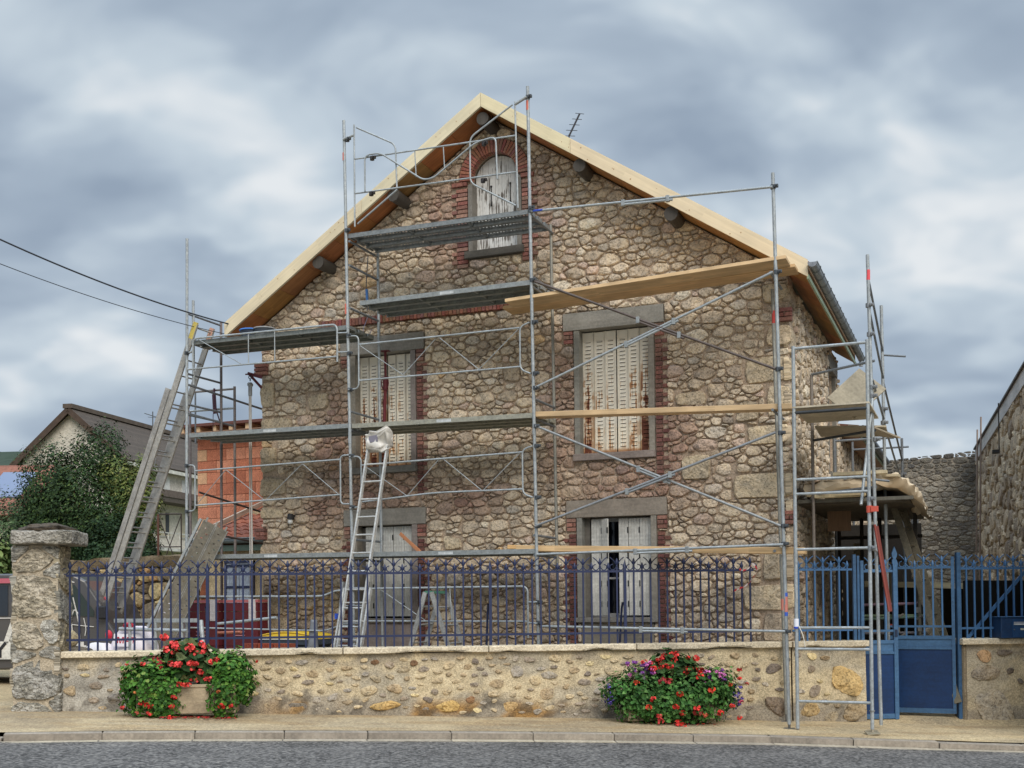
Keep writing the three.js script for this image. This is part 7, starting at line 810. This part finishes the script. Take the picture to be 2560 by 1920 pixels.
  const rs = thing('red_beam', 'slim rusty red steel bar leaning between the scaffold and the gate', 'bar'); one((m) => { m.beam(V(-1.3, 2.72, -16.2), V(-1.14, 1.55, -16.3), 0.025, 0.025); m.beam(V(-1.27, 2.7, -16.24), V(-1.115, 1.55, -16.34), 0.012, 0.03, L(116, 54, 46)); }, L(136, 64, 54)).build('bar', M.plain, rs);
  const rk = thing('tube_rack', 'rack of grey scaffold fittings and short tubes behind the gate stile', 'rack'); one((m) => { for (const y of [1.62, 1.45, 1.4, 1.18, 1.02]) m.tube(V(-1.75 + rnd() * 0.2, y, -18.6), V(-0.85 + rnd() * 0.15, y + 0.05 * rnd(), -18.5), 0.022, L(150, 148, 142).map((q) => q * (0.7 + 0.5 * rnd())), 8); for (const [x, y] of [[-1.22, 1.5], [-1.2, 1.2], [-0.9, 1.5], [-0.88, 1.22]]) { m.box(x, x + 0.06, y, y + 0.08, -18.52, -18.42, L(170, 166, 158)); m.tube(V(x, y - 0.1, -18.45), V(x + 0.14, y - 0.02, -18.42), 0.018, L(170, 164, 156), 6); } m.tube(V(-0.85, 0.2, -18.45), V(-0.85, 2.0, -18.45), 0.024, L(150, 146, 130)); m.tube(V(-1.8, 0.2, -18.6), V(-1.8, 1.7, -18.6), 0.024, L(150, 146, 130)); m.box(-1.28, -1.18, 1.28, 1.33, -18.42, -18.38, L(196, 80, 62)); }).build('tubes', M.steel, rk);
  const gw = thing('rear_wall', 'tall blackened stone wall closing the yard at the back right', 'wall'), parts = [], place = (u, v, h) => V(u, v, -30.4 + h - 0.02); for (const c of cells({ poly: [[-2.6, 0.2], [0.2, 0.2], [0.2, 5.3], [-2.6, 5.12]], r0: 0.06, spread: [0.5, 1.6], asp: 2.1, tries: 20000, seed: 402, gap: 0.8, course: 0.12 })) { const [x, y] = centre(c.poly), dk = clamp(sstep(3.6, 5.2, y + 1.4 * (fbm(x * 1.5, y * 1.5, 3, 3) - 0.5))); const g = stoneGeo(c.poly, place, { joint: 0.006, h: 0.01 + 0.014 * rnd(), rnd, col: mix3(pal(rnd, [[3, L(168, 162, 150)], [2, L(184, 175, 160)], [2, L(146, 140, 132)]]), L(92, 90, 86), dk * 0.8), n: 10 }); if (g) parts.push({ geo: g, show: Math.abs(areaOf(c.poly)) }); } laid(gw, parts, 120, 'stone', 'small_stone', M.stone); one((m) => m.box(-6, 0.5, -0.2, 5.14, -30.9, -30.425), L(156, 149, 138)).build('core', M.mortar, gw);
  // neighbour on the right: rubble wall seen very obliquely under a sloping roof
  const nb = thing('neighbour_house', 'neighbouring rubble stone house cut by the right edge, with a white verge strip', 'house'), p0 = V(1.35, 0, -16.2), p1 = V(0.0, 0, -30.2), d = p1.clone().sub(p0), len = d.length(), e = d.clone().normalize(), nn = V(e.z, 0, -e.x), topY = (u) => 5.98 - 0.66 * u / len, pl2 = (u, v, h) => V(p0.x + e.x * u + nn.x * (h - 0.02), v, p0.z + e.z * u + nn.z * (h - 0.02)), np = [];
  for (const c of cells({ poly: [[0, 0.1], [len, 0.1], [len, topY(len) - 0.3], [0, topY(0) - 0.3]], r0: 0.17, spread: [0.5, 1.6], asp: 1.3, tries: 16000, seed: 403, gap: 0.8 })) { const g = stoneGeo(c.poly, pl2, { joint: 0.012, h: 0.03 + 0.045 * rnd(), rnd, col: pal(rnd, [[3, L(200, 184, 160)], [2, L(184, 168, 146)], [2, L(214, 198, 172)], [1, L(160, 146, 130)]]), n: 11, rough: 0.02 }); if (g) np.push({ geo: g, show: Math.abs(areaOf(c.poly)) * (centre(c.poly)[0] > 4 ? 1 : 0.1) }); } laid(nb, np, 150, 'stone', 'small_stone', M.stone);
  const slabN = (a, b, th, c, name, off) => { const g = new THREE.ExtrudeGeometry(new THREE.Shape([[0, a(0)], [len, a(len)], [len, b(len)], [0, b(0)]].map((p) => new THREE.Vector2(...p))), { depth: th, bevelEnabled: false }); const mt = new THREE.Matrix4().makeBasis(e, V(0, 1, 0), e.clone().cross(V(0, 1, 0))); g.applyMatrix4(mt); const out = nn.clone().multiplyScalar(off); g.translate(p0.x + out.x, 0, p0.z + out.z); one((m) => m.add(g), c).build(name, name === 'wall' ? M.mortar : M.paint, nb); };
  const fl = Math.sign(e.clone().cross(V(0, 1, 0)).dot(nn)); const O = (o, th) => fl > 0 ? o : o + th; slabN(() => -0.2, (u) => topY(u) - 0.05, 0.5, L(196, 180, 158), 'wall', fl > 0 ? -0.525 : -0.025); slabN((u) => topY(u) - 0.34, (u) => topY(u) - 0.06, 0.06, L(196, 194, 196), 'verge_strip', O(0.0, 0.06)); slabN((u) => topY(u) - 0.058, (u) => topY(u) - 0.02, 0.1, L(70, 60, 56), 'roof_edge', O(0.0, 0.1)); slabN((u) => topY(u) - 0.02, (u) => topY(u), 0.5, L(120, 104, 94), 'roof', O(-0.44, 0.5));
  const bw = thing('downpipe', 'two rusty vertical pipes at the far corner of the neighbouring house', 'pipe'); one((m) => { m.tube(V(-0.13, 0.2, -29.6), V(0.0, 5.6, -29.0), 0.02); m.tube(V(-0.05, 0.2, -28.8), V(0.08, 5.75, -28.0), 0.02); }, L(150, 134, 124)).build('pipe', M.plain, bw);
  const lp = thing('wall_bracket', 'small dark bracket fixed high on the neighbouring stone wall', 'bracket', [0.42, 4.55, -24.5]); one((m) => { m.box(-0.16, -0.02, -0.03, 0.03, -0.1, 0.1); m.tube(V(-0.03, 0.0, 0), V(-0.03, 0.95, 0.02), 0.012); }, L(44, 42, 44)).build('bracket', M.plain, lp);
}
renderer.render(scene, camera);
